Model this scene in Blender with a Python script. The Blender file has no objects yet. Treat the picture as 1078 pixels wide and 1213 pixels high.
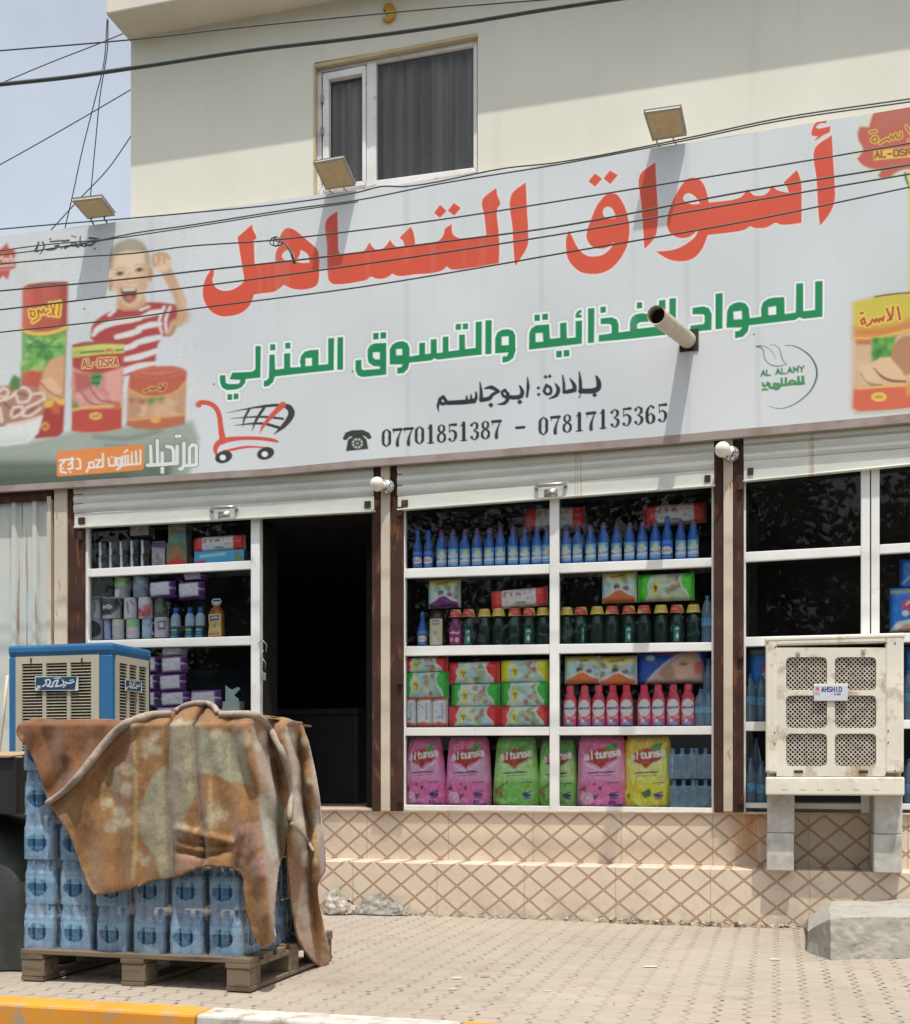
import bpy, math, random
import numpy as np
from mathutils import Vector, Matrix, noise
from mathutils.geometry import delaunay_2d_cdt
random.seed(7); rng = np.random.default_rng(7)
SC = bpy.context.scene
COL = SC.collection
# ------------------------------------------------------------------ camera
PW, PH, FOC, X0, YH = 1078.0, 1213.0, 1400.0, 539.0, 920.0
YAW = math.atan(FOC / 5148.0)
EYE = 0.963
AX = FOC / 165.0
CAMP = Vector((0.0, -AX * math.cos(YAW), EYE))
FWD = Vector((-math.sin(YAW), math.cos(YAW), 0)); RGT = Vector((math.cos(YAW), math.sin(YAW), 0))
cd = bpy.data.cameras.new("camera"); cam = bpy.data.objects.new("camera", cd); COL.objects.link(cam)
cam.location = CAMP; cam.rotation_euler = (math.radians(90), 0, YAW)
cd.sensor_fit = 'HORIZONTAL'; cd.sensor_width = 36.0; cd.lens = 36.0 * FOC / PW
cd.shift_x = 0.0; cd.shift_y = (YH - PH / 2) / PW
cd.clip_start = 0.05; cd.clip_end = 2000
SC.camera = cam
# ------------------------------------------------------------------ sky, sun, exposure
SUND = Vector((-0.45, 1.0, -3.26)).normalized()          # the way the sunlight travels
wd = bpy.data.worlds.new("World"); SC.world = wd; wd.use_nodes = True
nt = wd.node_tree; bg = nt.nodes["Background"]
sky = nt.nodes.new("ShaderNodeTexSky"); sky.sky_type = 'NISHITA'; sky.sun_disc = False
sky.sun_elevation = math.asin(-SUND.z); sky.sun_rotation = math.atan2(-SUND.x, -SUND.y)
sky.air_density = 1.0; sky.dust_density = 3.0; sky.ozone_density = 1.0
hs = nt.nodes.new('ShaderNodeHueSaturation'); hs.inputs['Saturation'].default_value = 0.45; hs.inputs['Value'].default_value = 1.18
nt.links.new(sky.outputs[0], hs.inputs['Color']); tcs = nt.nodes.new('ShaderNodeTexCoord'); cn = nt.nodes.new('ShaderNodeTexNoise'); cn.inputs['Scale'].default_value = 3.2; cn.inputs['Detail'].default_value = 6; nt.links.new(tcs.outputs['Generated'], cn.inputs['Vector'])
cr = nt.nodes.new('ShaderNodeMapRange'); cr.inputs[1].default_value = 0.42; cr.inputs[2].default_value = 0.72; cr.inputs[4].default_value = 0.55; nt.links.new(cn.outputs['Fac'], cr.inputs[0])
cm = nt.nodes.new('ShaderNodeMix'); cm.data_type = 'RGBA'; cm.inputs[7].default_value = (4.7, 5.25, 5.5, 1); nt.links.new(cr.outputs[0], cm.inputs[0]); nt.links.new(hs.outputs[0], cm.inputs[6])
nt.links.new(cm.outputs[2], bg.inputs[0]); bg.inputs[1].default_value = 0.14
sl = bpy.data.lights.new("sun", 'SUN'); so = bpy.data.objects.new("sun", sl); COL.objects.link(so)
so.rotation_euler = SUND.to_track_quat('-Z', 'Y').to_euler(); so.location = (3, -6, 12)
sl.energy = 3.15; sl.angle = math.radians(0.53); sl.color = (1.0, 0.965, 0.90)
SC.view_settings.view_transform = 'Standard'; SC.view_settings.look = 'None'
SC.view_settings.gamma = 1.0; SC.view_settings.exposure = 0.37
SC.cycles.max_bounces = 8; SC.cycles.transparent_max_bounces = 24; SC.cycles.use_denoising = True
# ------------------------------------------------------------------ pixel -> place
def ray(px, py): return FWD + RGT * ((px - X0) / FOC) + Vector((0, 0, 1)) * ((YH - py) / FOC)
def at(px, py, Y):
    d = ray(px, py); return CAMP + d * ((Y - CAMP.y) / d.y)
def at_z(px, py, z):
    d = ray(px, py); return CAMP + d * ((z - CAMP.z) / d.z)
def scale_at(px, Y):                                     # photo pixels per metre of height there
    return FOC / ((at(px, 700, Y) - CAMP).dot(FWD))
def xof(px, Y): return at(px, YH, Y).x
# ------------------------------------------------------------------ colours
def lin(c): c = c / 255.0; return c / 12.92 if c <= 0.04045 else ((c + 0.055) / 1.055) ** 2.4
def S(r, g, b, k=1.0): return tuple(min(0.92, lin(v) * k) for v in (r, g, b))
# ------------------------------------------------------------------ node materials
class NB:
    def __init__(s, name):
        s.m = bpy.data.materials.new(name); s.m.use_nodes = True; s.t = s.m.node_tree
        s.b = s.t.nodes["Principled BSDF"]; s.out = s.t.nodes["Material Output"]
    def n(s, typ, **kw):
        x = s.t.nodes.new(typ)
        for k, v in kw.items(): setattr(x, k, v)
        return x
    def L(s, a, b): s.t.links.new(a, b)
    def put(s, inp, v):
        if isinstance(v, bpy.types.NodeSocket): s.L(v, inp)
        else: inp.default_value = v
    def math(s, op, a, b=None, c=None, clamp=False):
        x = s.n("ShaderNodeMath", operation=op); x.use_clamp = clamp; s.put(x.inputs[0], a)
        if b is not None: s.put(x.inputs[1], b)
        if c is not None: s.put(x.inputs[2], c)
        return x.outputs[0]
    def pos(s):
        g = s.n("ShaderNodeNewGeometry"); x = s.n("ShaderNodeSeparateXYZ"); s.L(g.outputs["Position"], x.inputs[0])
        return g.outputs["Position"], x.outputs
    def noise(s, scale, detail=4.0, rough=0.55, vec=None, stretch=None):
        if vec is None: vec = s.pos()[0]
        if stretch:
            mp = s.n("ShaderNodeMapping"); mp.inputs["Scale"].default_value = stretch; s.L(vec, mp.inputs[0]); vec = mp.outputs[0]
        x = s.n("ShaderNodeTexNoise"); x.inputs["Scale"].default_value = scale
        x.inputs["Detail"].default_value = detail; x.inputs["Roughness"].default_value = rough
        s.L(vec, x.inputs["Vector"]); return x.outputs["Fac"]
    def ramp(s, fac, lo, hi):
        x = s.n("ShaderNodeMapRange"); x.clamp = True
        s.L(fac, x.inputs[0]); x.inputs[1].default_value = lo; x.inputs[2].default_value = hi
        return x.outputs[0]
    def mix(s, fac, a, b):
        x = s.n("ShaderNodeMix", data_type='RGBA'); s.put(x.inputs[0], fac)
        for i, v in ((6, a), (7, b)):
            if isinstance(v, tuple): x.inputs[i].default_value = (*v[:3], 1)
            else: s.L(v, x.inputs[i])
        return x.outputs[2]
    def bump(s, h, strength=0.3, dist=0.01):
        x = s.n("ShaderNodeBump"); x.inputs["Strength"].default_value = strength; x.inputs["Distance"].default_value = dist
        s.L(h, x.inputs["Height"]); s.L(x.outputs[0], s.b.inputs["Normal"])
    def base(s, v):
        if isinstance(v, tuple): s.b.inputs["Base Color"].default_value = (*v[:3], 1)
        else: s.L(v, s.b.inputs["Base Color"])
    def set(s, rough=0.6, metal=0.0, spec=0.5):
        s.b.inputs["Roughness"].default_value = rough; s.b.inputs["Metallic"].default_value = metal
        s.b.inputs["Specular IOR Level"].default_value = spec; return s.m
def plain(name, c, rough=0.6, metal=0.0, var=0.12, sc=9.0, spec=0.4, bump=0.0):
    b = NB(name); f = b.noise(sc, 5.0)
    b.base(b.mix(b.ramp(f, 0.3, 0.7), tuple(x * (1 - var) for x in c), tuple(min(1, x * (1 + var)) for x in c)))
    if bump: b.bump(b.noise(sc * 8, 4.0), bump, 0.004)
    return b.set(rough, metal, spec)
def worn(name, c, d, lo=0.55, hi=0.7, sc=6.0, rough=0.6, stretch=None, metal=0.0, bump=0.15, c2=None):
    b = NB(name); f = b.noise(sc, 8.0, 0.62, stretch=stretch); v = b.noise(2.5, 3.0)
    c2 = c2 or tuple(x * 0.82 for x in c)
    b.base(b.mix(b.ramp(f, lo, hi), b.mix(b.ramp(v, 0.3, 0.7), c, c2), d))
    b.bump(f, bump, 0.004); return b.set(rough, metal, 0.35)
def vmat(name, rough=0.5, spec=0.4, coat=0.0, bump=0.0, bsc=60.0, noisy=0.0, sheen=0.0):
    b = NB(name); a = b.n("ShaderNodeVertexColor"); a.layer_name = "Col"
    if noisy:
        f = b.noise(bsc, 5.0); b.base(b.mix(b.math('MULTIPLY', b.ramp(f, 0.35, 0.75), noisy), a.outputs[0], (0.12, 0.10, 0.08)))
    else: b.base(a.outputs[0])
    b.b.inputs["Coat Weight"].default_value = coat; b.b.inputs["Coat Roughness"].default_value = 0.15
    if sheen: b.b.inputs["Sheen Weight"].default_value = sheen
    if bump: b.bump(b.noise(bsc, 4.0), bump, 0.004)
    return b.set(rough, 0.0, spec)
def glassmat(name, tint=(0.9, 0.95, 0.94), ior=1.5, dirt=0.04, gloss=1.0):
    b = NB(name); t = b.n("ShaderNodeBsdfTransparent"); t.inputs[0].default_value = (*tint, 1)
    g = b.n("ShaderNodeBsdfGlossy"); g.inputs["Roughness"].default_value = 0.01; g.inputs[0].default_value = (gloss, gloss, gloss, 1)
    fr = b.n("ShaderNodeFresnel"); fr.inputs[0].default_value = ior
    m1 = b.n("ShaderNodeMixShader"); b.L(fr.outputs[0], m1.inputs[0]); b.L(t.outputs[0], m1.inputs[1]); b.L(g.outputs[0], m1.inputs[2])
    d = b.n("ShaderNodeBsdfDiffuse"); d.inputs[0].default_value = (0.55, 0.52, 0.46, 1)
    m2 = b.n("ShaderNodeMixShader"); f = b.ramp(b.noise(3.0, 6.0, 0.65, stretch=(1, 1, 0.4)), 0.45, 0.8)
    b.L(b.math('MULTIPLY', f, dirt), m2.inputs[0]); b.L(m1.outputs[0], m2.inputs[1]); b.L(d.outputs[0], m2.inputs[2])
    b.L(m2.outputs[0], b.out.inputs[0]); return b.m
# ------------------------------------------------------------------ meshes
class MB:
    def __init__(s): s.v = []; s.f = []; s.c = []; s.sm = False
    def add(s, vs, fs, col=None):
        o = len(s.v); s.v += [tuple(p) for p in vs]; s.f += [tuple(i + o for i in f) for f in fs]
        if col is not None: s.c += ([tuple(col)] * len(vs) if not isinstance(col, list) else [tuple(q) for q in col])
        return s
    def box(s, x0, x1, y0, y1, z0, z1, col=None):
        return s.add([(x0,y0,z0),(x1,y0,z0),(x1,y1,z0),(x0,y1,z0),(x0,y0,z1),(x1,y0,z1),(x1,y1,z1),(x0,y1,z1)],
                     [(0,3,2,1),(4,5,6,7),(0,1,5,4),(1,2,6,5),(2,3,7,6),(3,0,4,7)], col)
    def pxq(s, quad, Y0, Y1, col=None):                 # quad of photo points on plane Y0, straight back to Y1
        a = [at(x, y, Y0) for x, y in quad]; n = len(a)
        b = [Vector((p.x, Y1, p.z)) for p in a]
        return s.add(a + b, [tuple(range(n))[::-1], tuple(range(n, 2*n))] + [(i, (i+1) % n, n + (i+1) % n, n + i) for i in range(n)], col)
    def tube(s, pts, r, n=8, cap=True, col=None):
        pts = [Vector(p) for p in pts]; m = len(pts); rr = r if isinstance(r, (list, tuple)) else [r] * m
        vs = []; up = None
        for i, p in enumerate(pts):
            t = (pts[min(i+1, m-1)] - pts[max(i-1, 0)]).normalized()
            if up is None: up = Vector((0,0,1)) if abs(t.z) < 0.9 else Vector((1,0,0))
            x = t.cross(up).normalized(); y = x.cross(t).normalized(); up = y
            vs += [p + (x * math.cos(2*math.pi*k/n) + y * math.sin(2*math.pi*k/n)) * rr[i] for k in range(n)]
        fs = [(i*n+k, i*n+(k+1) % n, (i+1)*n+(k+1) % n, (i+1)*n+k) for i in range(m-1) for k in range(n)]
        if cap: fs += [tuple(range(n))[::-1], tuple(range((m-1)*n, m*n))]
        return s.add(vs, fs, col)
    def lathe(s, prof, n=16, c=(0,0,0), sy=1.0, cap=True, axis='z', colf=None):
        vs = []; cl = []
        for (r, z) in prof:
            for k in range(n):
                a = 2*math.pi*k/n; p = (r*math.cos(a), r*math.sin(a)*sy, z)
                if axis == 'y': p = (p[0], -p[2], p[1])
                if axis == 'x': p = (p[2], p[0], p[1])
                vs.append((c[0]+p[0], c[1]+p[1], c[2]+p[2]))
                if colf: cl.append(colf(a, z))
        m = len(prof)
        fs = [(i*n+k, i*n+(k+1) % n, (i+1)*n+(k+1) % n, (i+1)*n+k) for i in range(m-1) for k in range(n)]
        if cap: fs += [tuple(range(n))[::-1], tuple(range((m-1)*n, m*n))]
        return s.add(vs, fs, cl if colf else None)
    def grid(s, nu, nv, fn, colf=None):
        vs = []; cl = []
        for j in range(nv+1):
            for i in range(nu+1):
                u, v = i/nu, j/nv; vs.append(fn(u, v))
                if colf is not None: cl.append(colf[j][i] if not callable(colf) else colf(u, v))
        w = nu+1
        return s.add(vs, [(j*w+i, (j+1)*w+i, (j+1)*w+i+1, j*w+i+1) for j in range(nv) for i in range(nu)], cl if colf is not None else None)
def tag(o, label=None, cat=None, group=None, kind=None):
    if label: o["label"] = label
    if cat: o["category"] = cat
    if group: o["group"] = group
    if kind: o["kind"] = kind
    return o
def wloc(o):
    v = Vector((0,0,0))
    while o: v = v + Vector(o.location); o = o.parent
    return v
def thing(name, label, cat, loc=(0,0,0), group=None):
    o = bpy.data.objects.new(name, None); COL.objects.link(o); o.location = loc; o.empty_display_size = 0.1
    return tag(o, label, cat, group)
def obj(name, mb, mat, parent=None, smooth=False, bevel=0.0, label=None, solid=0.0, loc=None, world=True):
    off = wloc(parent) if (parent and world) else (Vector(loc) if loc else Vector((0,0,0)))
    me = bpy.data.meshes.new(name)
    me.from_pydata([(p[0]-off.x, p[1]-off.y, p[2]-off.z) for p in mb.v], [], mb.f)
    if mb.c and len(mb.c) == len(mb.v):
        a = me.color_attributes.new("Col", 'FLOAT_COLOR', 'POINT')
        arr = np.ones((len(mb.v), 4), dtype=np.float32); arr[:, :3] = np.array(mb.c, dtype=np.float32)[:, :3]; a.data.foreach_set("color", arr.ravel())
    for m in (mat if isinstance(mat, list) else [mat]): me.materials.append(m)
    if smooth: me.polygons.foreach_set("use_smooth", [True] * len(me.polygons))
    me.validate(); me.update()
    o = bpy.data.objects.new(name, me); COL.objects.link(o)
    if parent: o.parent = parent
    elif loc: o.location = loc
    if bevel:
        b = o.modifiers.new("bevel", 'BEVEL'); b.width = bevel; b.segments = 2; b.limit_method = 'ANGLE'
    if solid:
        b = o.modifiers.new("solid", 'SOLIDIFY'); b.thickness = solid; b.offset = 0
    if label: o["label"] = label
    return o
def boxes(name, mb, mat, parent, **k):                    # each box of the builder becomes a part of its own
    for i in range(len(mb.v)//8):
        q = MB(); q.add(mb.v[8*i:8*i+8], [tuple(j-8*i for j in f) for f in mb.f[6*i:6*i+6]]); obj(name, q, mat, parent, **k)
def dup(src, loc, label, rotz=None, sc=None):
    def cp(o, par):
        c = o.copy(); COL.objects.link(c); c.parent = par
        for ch in list(o.children): cp(ch, c)
        return c
    r = cp(src, None); r.location = loc; r["label"] = label
    if rotz is not None: r.rotation_euler = (0, 0, rotz)
    if sc: r.scale = sc
    return r
ORD = ["first","second","third","fourth","fifth","sixth","seventh","eighth","ninth","tenth","eleventh","twelfth"]
# ------------------------------------------------------------------ printing: colours laid on the vertices of a fine sheet
def catmull(pts, closed=False, per=5, corner=0.55):
    P = [np.array(p, float) for p in pts]; n = len(P); out = []
    def tang(i):
        if not closed and i in (0, n-1): return np.zeros(2)
        a, b, c = P[(i-1) % n], P[i], P[(i+1) % n]; d1, d2 = b-a, c-b; l1, l2 = np.hypot(*d1), np.hypot(*d2)
        if l1 < 1e-9 or l2 < 1e-9: return np.zeros(2)
        if d1.dot(d2)/(l1*l2) < corner: return None
        return (d1/l1 + d2/l2) / 2
    T = [tang(i) for i in range(n)]
    for i in range(n if closed else n-1):
        a, b = P[i], P[(i+1) % n]; L = np.hypot(*(b-a)); ch = (b-a)
        ta = T[i] * L if T[i] is not None and np.any(T[i]) else ch; tb = T[(i+1) % n] * L if T[(i+1) % n] is not None and np.any(T[(i+1) % n]) else ch
        for k in range(per):
            t = k/per; t2, t3 = t*t, t*t*t
            out.append(a*(2*t3-3*t2+1) + ta*(t3-2*t2+t) + b*(-2*t3+3*t2) + tb*(t3-t2))
    if not closed: out.append(P[-1])
    return [tuple(p) for p in out]
class Canvas:
    def __init__(s, X, Y, bgc=(0.8,0.8,0.8), unit=1.0):
        s.X, s.Y = X, Y; s.C = np.empty(X.shape + (3,)); s.C[:] = bgc; s.u = unit
    def sel(s, x0, x1, y0, y1): return np.nonzero((s.X >= x0) & (s.X <= x1) & (s.Y >= y0) & (s.Y <= y1))
    def blend(s, ix, a, col):
        a = a[:, None]; s.C[ix] = s.C[ix] * (1-a) + np.array(col) * a
    def poly(s, loops, col, grow=0.0, soft=None, alpha=1.0, smooth=0):
        if not isinstance(loops[0][0], (tuple, list, np.ndarray)): loops = [loops]
        if smooth: loops = [catmull(l, True, smooth) for l in loops]
        soft = soft or 0.8 * s.u; a = np.array([p for l in loops for p in l]); g = grow + soft + s.u
        ix = s.sel(a[:,0].min()-g, a[:,0].max()+g, a[:,1].min()-g, a[:,1].max()+g)
        x, y = s.X[ix], s.Y[ix]; d = np.full(x.shape, 1e9); ins = np.zeros(x.shape, bool)
        for l in loops:
            for i in range(len(l)):
                (ax, ay), (bx, by) = l[i-1], l[i]; ex, ey = bx-ax, by-ay; L2 = ex*ex+ey*ey
                if L2 < 1e-12: continue
                t = np.clip(((x-ax)*ex+(y-ay)*ey)/L2, 0, 1); d = np.minimum(d, (x-ax-t*ex)**2+(y-ay-t*ey)**2)
                c = (ay > y) != (by > y)
                if ey != 0: ins ^= c & (x < ex*(y-ay)/ey + ax)
        sd = np.where(ins, np.sqrt(d), -np.sqrt(d)) + grow
        s.blend(ix, np.clip(0.5 + sd/soft, 0, 1)*alpha, col); return s
    def line(s, pts, w, col, soft=None, alpha=1.0, smooth=4):
        soft = soft or 0.8*s.u; n = len(pts); ws = list(w) if isinstance(w, (list, tuple)) else [w]*n
        if smooth and n > 2:
            q = catmull(pts, False, smooth, 0.2); ws = list(np.interp(np.linspace(0, n-1, len(q)), range(n), ws)); pts = q
        a = np.array(pts); g = max(ws)/2 + soft + s.u
        ix = s.sel(a[:,0].min()-g, a[:,0].max()+g, a[:,1].min()-g, a[:,1].max()+g); x, y = s.X[ix], s.Y[ix]
        sd = np.full(x.shape, -1e9)
        for i in range(len(pts)-1):
            (ax, ay), (bx, by) = pts[i], pts[i+1]; ex, ey = bx-ax, by-ay; L2 = max(ex*ex+ey*ey, 1e-12)
            t = np.clip(((x-ax)*ex+(y-ay)*ey)/L2, 0, 1)
            sd = np.maximum(sd, (ws[i]*(1-t)+ws[i+1]*t)/2 - np.hypot(x-ax-t*ex, y-ay-t*ey))
        s.blend(ix, np.clip(0.5+sd/soft, 0, 1)*alpha, col); return s
    def ell(s, cx, cy, rx, ry, col, rot=0.0, soft=None, alpha=1.0, inner=0.0):
        soft = soft or 0.8*s.u; R = max(rx, ry)+soft+s.u
        ix = s.sel(cx-R, cx+R, cy-R, cy+R); x, y = s.X[ix]-cx, s.Y[ix]-cy; c, q = math.cos(rot), math.sin(rot)
        r = np.hypot((x*c+y*q)/rx, (-x*q+y*c)/ry); m = min(rx, ry)
        al = np.clip(0.5+(1-r)*m/soft, 0, 1)
        if inner: al = al*np.clip(0.5+(r-inner)*m/soft, 0, 1)
        s.blend(ix, al*alpha, col); return s
    def dot(s, x, y, r, col): return s.poly([(x-r, y), (x, y-r), (x+r, y), (x, y+r)], col)
    def mottle(s, cols, n, x0, x1, y0, y1, r0, r1, alpha=0.8, soft=None, seed=1):
        g = random.Random(seed)
        for _ in range(n):
            s.ell(g.uniform(x0,x1), g.uniform(y0,y1), g.uniform(r0,r1), g.uniform(r0,r1), g.choice(cols), g.uniform(0,3), soft, alpha)
    def text(s, t, x, y, h, col, w, dx=0.0, slope=0.0, wid=0.62, gap=0.22, font=None):
        for ch in t:
            for st in FONT.get(ch, []):
                s.line([(x+px*h*wid/0.6, y+py*h+slope*(px*h*wid/0.6)) for px, py in st], w, col, smooth=0)
            adv = (wid+gap)*h if ch != ' ' else 0.45*h
            x += adv; y += slope*adv
FONT = {'A':[[(0,1),(.3,0),(.6,1)],[(.12,.65),(.48,.65)]],'L':[[(0,0),(0,1),(.55,1)]],'M':[[(0,1),(0,0),(.3,.7),(.6,0),(.6,1)]],
 'Y':[[(0,0),(.3,.5),(.6,0)],[(.3,.5),(.3,1)]],'-':[[(.05,.55),(.5,.55)]],'O':[[(0,.1),(.1,0),(.5,0),(.6,.1),(.6,.9),(.5,1),(.1,1),(0,.9),(0,.1)]],
 'S':[[(.58,.08),(.45,0),(.1,0),(0,.12),(.03,.4),(.55,.58),(.6,.88),(.5,1),(.1,1),(0,.92)]],'R':[[(0,1),(0,0),(.5,0),(.6,.12),(.6,.4),(.5,.5),(0,.5)],[(.3,.5),(.6,1)]],
 'H':[[(0,0),(0,1)],[(.6,0),(.6,1)],[(0,.5),(.6,.5)]],'I':[[(.3,0),(.3,1)]],'D':[[(0,0),(0,1),(.4,1),(.6,.75),(.6,.25),(.4,0),(0,0)]],
 'P':[[(0,1),(0,0),(.5,0),(.6,.12),(.6,.4),(.5,.5),(0,.5)]],'T':[[(0,0),(.6,0)],[(.3,0),(.3,1)]],'E':[[(.55,0),(0,0),(0,1),(.55,1)],[(0,.5),(.45,.5)]],
 'G':[[(.6,.1),(.5,0),(.1,0),(0,.12),(0,.88),(.1,1),(.6,1),(.6,.55),(.35,.55)]],'N':[[(0,1),(0,0),(.6,1),(.6,0)]],'W':[[(0,0),(.15,1),(.3,.4),(.45,1),(.6,0)]],
 '9':[[(.6,.35),(.55,.5),(.1,.5),(0,.4),(0,.12),(.1,0),(.5,0),(.6,.12),(.6,.85),(.45,1),(.1,1)]],
 'a':[[(.08,.36),(.45,.34),(.55,.45),(.55,1)],[(.55,.65),(.12,.65),(0,.75),(0,.92),(.12,1),(.55,.95)]],'l':[[(.3,0),(.3,1)]],
 't':[[(.25,.08),(.25,.9),(.35,1),(.55,1)],[(.05,.36),(.5,.36)]],'u':[[(0,.35),(0,.88),(.12,1),(.55,.98)],[(.55,.35),(.55,1)]],
 'n':[[(0,.35),(0,1)],[(0,.5),(.15,.36),(.45,.36),(.55,.5),(.55,1)]],'s':[[(.55,.4),(.1,.36),(0,.5),(.1,.65),(.5,.7),(.55,.88),(.4,1),(0,.98)]],
 'k':[[(0,0),(0,1)],[(.5,.4),(0,.72),(.55,1)]],'g':[[(.55,.4),(.1,.36),(0,.5),(0,.85),(.1,.95),(.55,.95)],[(.55,.36),(.55,1.2),(.4,1.32),(.05,1.3)]],
 'r':[[(0,.36),(0,1)],[(0,.55),(.2,.38),(.5,.4)]],'i':[[(.3,.4),(.3,1)],[(.3,.15),(.3,.2)]]}
def T(ox, oy, sw, n=1078.0):
    k = sw/n
    def f(p):
        if isinstance(p, tuple) and not isinstance(p[0], (tuple, list)): return (ox+p[0]*k, oy+p[1]*k)
        return [f(q) for q in p]
    f.k = k; return f
GK = 1.0
def labelgrid(nu, nv, paint, bgc, W=1.0, H=1.0):
    u, v = np.meshgrid(np.linspace(0,W,nu+1), np.linspace(0,H,nv+1)); c = Canvas(u, v, bgc, max(W/nu, H/nv)); paint(c); return np.clip(c.C*GK, 0, .88).tolist()
# ================================================================== materials of the setting
def wall_mat():
    b = NB("cream_render"); f = b.noise(1.2, 6.0, 0.6); g = b.noise(40.0, 4.0)
    st = b.ramp(b.noise(3.0, 5.0, 0.6, stretch=(1.5, 1, 0.12)), 0.55, 0.8)
    c = b.mix(b.ramp(f, 0.3, 0.7), (0.77, 0.755, 0.645), (0.71, 0.69, 0.58)); c = b.mix(b.math('MULTIPLY', st, 0.26), c, (0.48, 0.45, 0.37))
    b.base(c); b.bump(g, 0.15, 0.004); return b.set(0.85, 0, 0.2)
def tile_mat():
    b = NB("lattice_tile"); _, p = b.pos(); u = b.math('DIVIDE', p[0], 0.203); v = b.math('DIVIDE', b.math('SUBTRACT', p[2], 0.036), 0.168)
    def tri(x): return b.math('ABSOLUTE', b.math('SUBTRACT', b.math('FRACT', x), 0.5))
    a = tri(b.math('ADD', u, v)); c = tri(b.math('SUBTRACT', u, v)); m = b.math('MINIMUM', a, c); mx = b.math('MAXIMUM', a, c)
    line = b.ramp(m, 0.075, 0.045); core = b.ramp(m, 0.022, 0.008); stud = b.ramp(mx, 0.075, 0.05)
    n1 = b.noise(2.2, 5.0); n2 = b.noise(14.0, 5.0, 0.6)
    base = b.mix(b.ramp(n1, 0.3, 0.7), (0.66, 0.555, 0.43), (0.58, 0.48, 0.37)); base = b.mix(b.math('MULTIPLY', b.ramp(n2, 0.5, 0.8), 0.35), base, (0.42, 0.32, 0.23))
    col = b.mix(b.math('MULTIPLY', line, 0.85), base, (0.30, 0.185, 0.115)); col = b.mix(b.math('MULTIPLY', core, 0.6), col, (0.50, 0.33, 0.24))
    col = b.mix(stud, col, (0.34, 0.17, 0.09)); col = b.mix(b.ramp(mx, 0.03, 0.018), col, (0.75, 0.65, 0.52))
    jn = b.ramp(tri(b.math('ADD', b.math('DIVIDE', p[0], 0.62), 0.17)), 0.008, 0.004); col = b.mix(b.math('MULTIPLY', jn, 0.5), col, (0.25, 0.19, 0.14))
    col = b.mix(b.math('MULTIPLY', b.ramp(b.noise(1.7, 6.0, 0.65), 0.54, 0.70), 0.33), col, (0.36, 0.29, 0.21)); col = b.mix(b.ramp(b.noise(11.0, 4.0, 0.7), 0.71, 0.745), col, (0.26, 0.22, 0.18))
    # splashed dirt and rust runs that belong to the tiles
    low = b.math('MULTIPLY', b.ramp(p[2], 0.16, 0.0), b.ramp(b.noise(7.0, 6.0, 0.65), 0.45, 0.62)); col = b.mix(b.math('MULTIPLY', low, 0.6), col, (0.30, 0.26, 0.21))
    rx = b.ramp(b.math('ABSOLUTE', b.math('SUBTRACT', p[0], RUSTX)), 0.20, 0.0); rz = b.ramp(p[2], 0.34, 0.5)
    rust = b.math('MULTIPLY', b.math('MULTIPLY', rx, rz), b.ramp(b.noise(5.0, 5.0, 0.6, stretch=(2, 1, 0.3)), 0.30, 0.52)); col = b.mix(b.math('MULTIPLY', rust, 0.95), col, (0.36, 0.15, 0.04))
    b.base(col); b.bump(b.math('ADD', b.math('MULTIPLY', line, -1.0), b.math('MULTIPLY', n2, 0.3)), 0.35, 0.006); return b.set(0.45, 0, 0.4)
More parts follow.
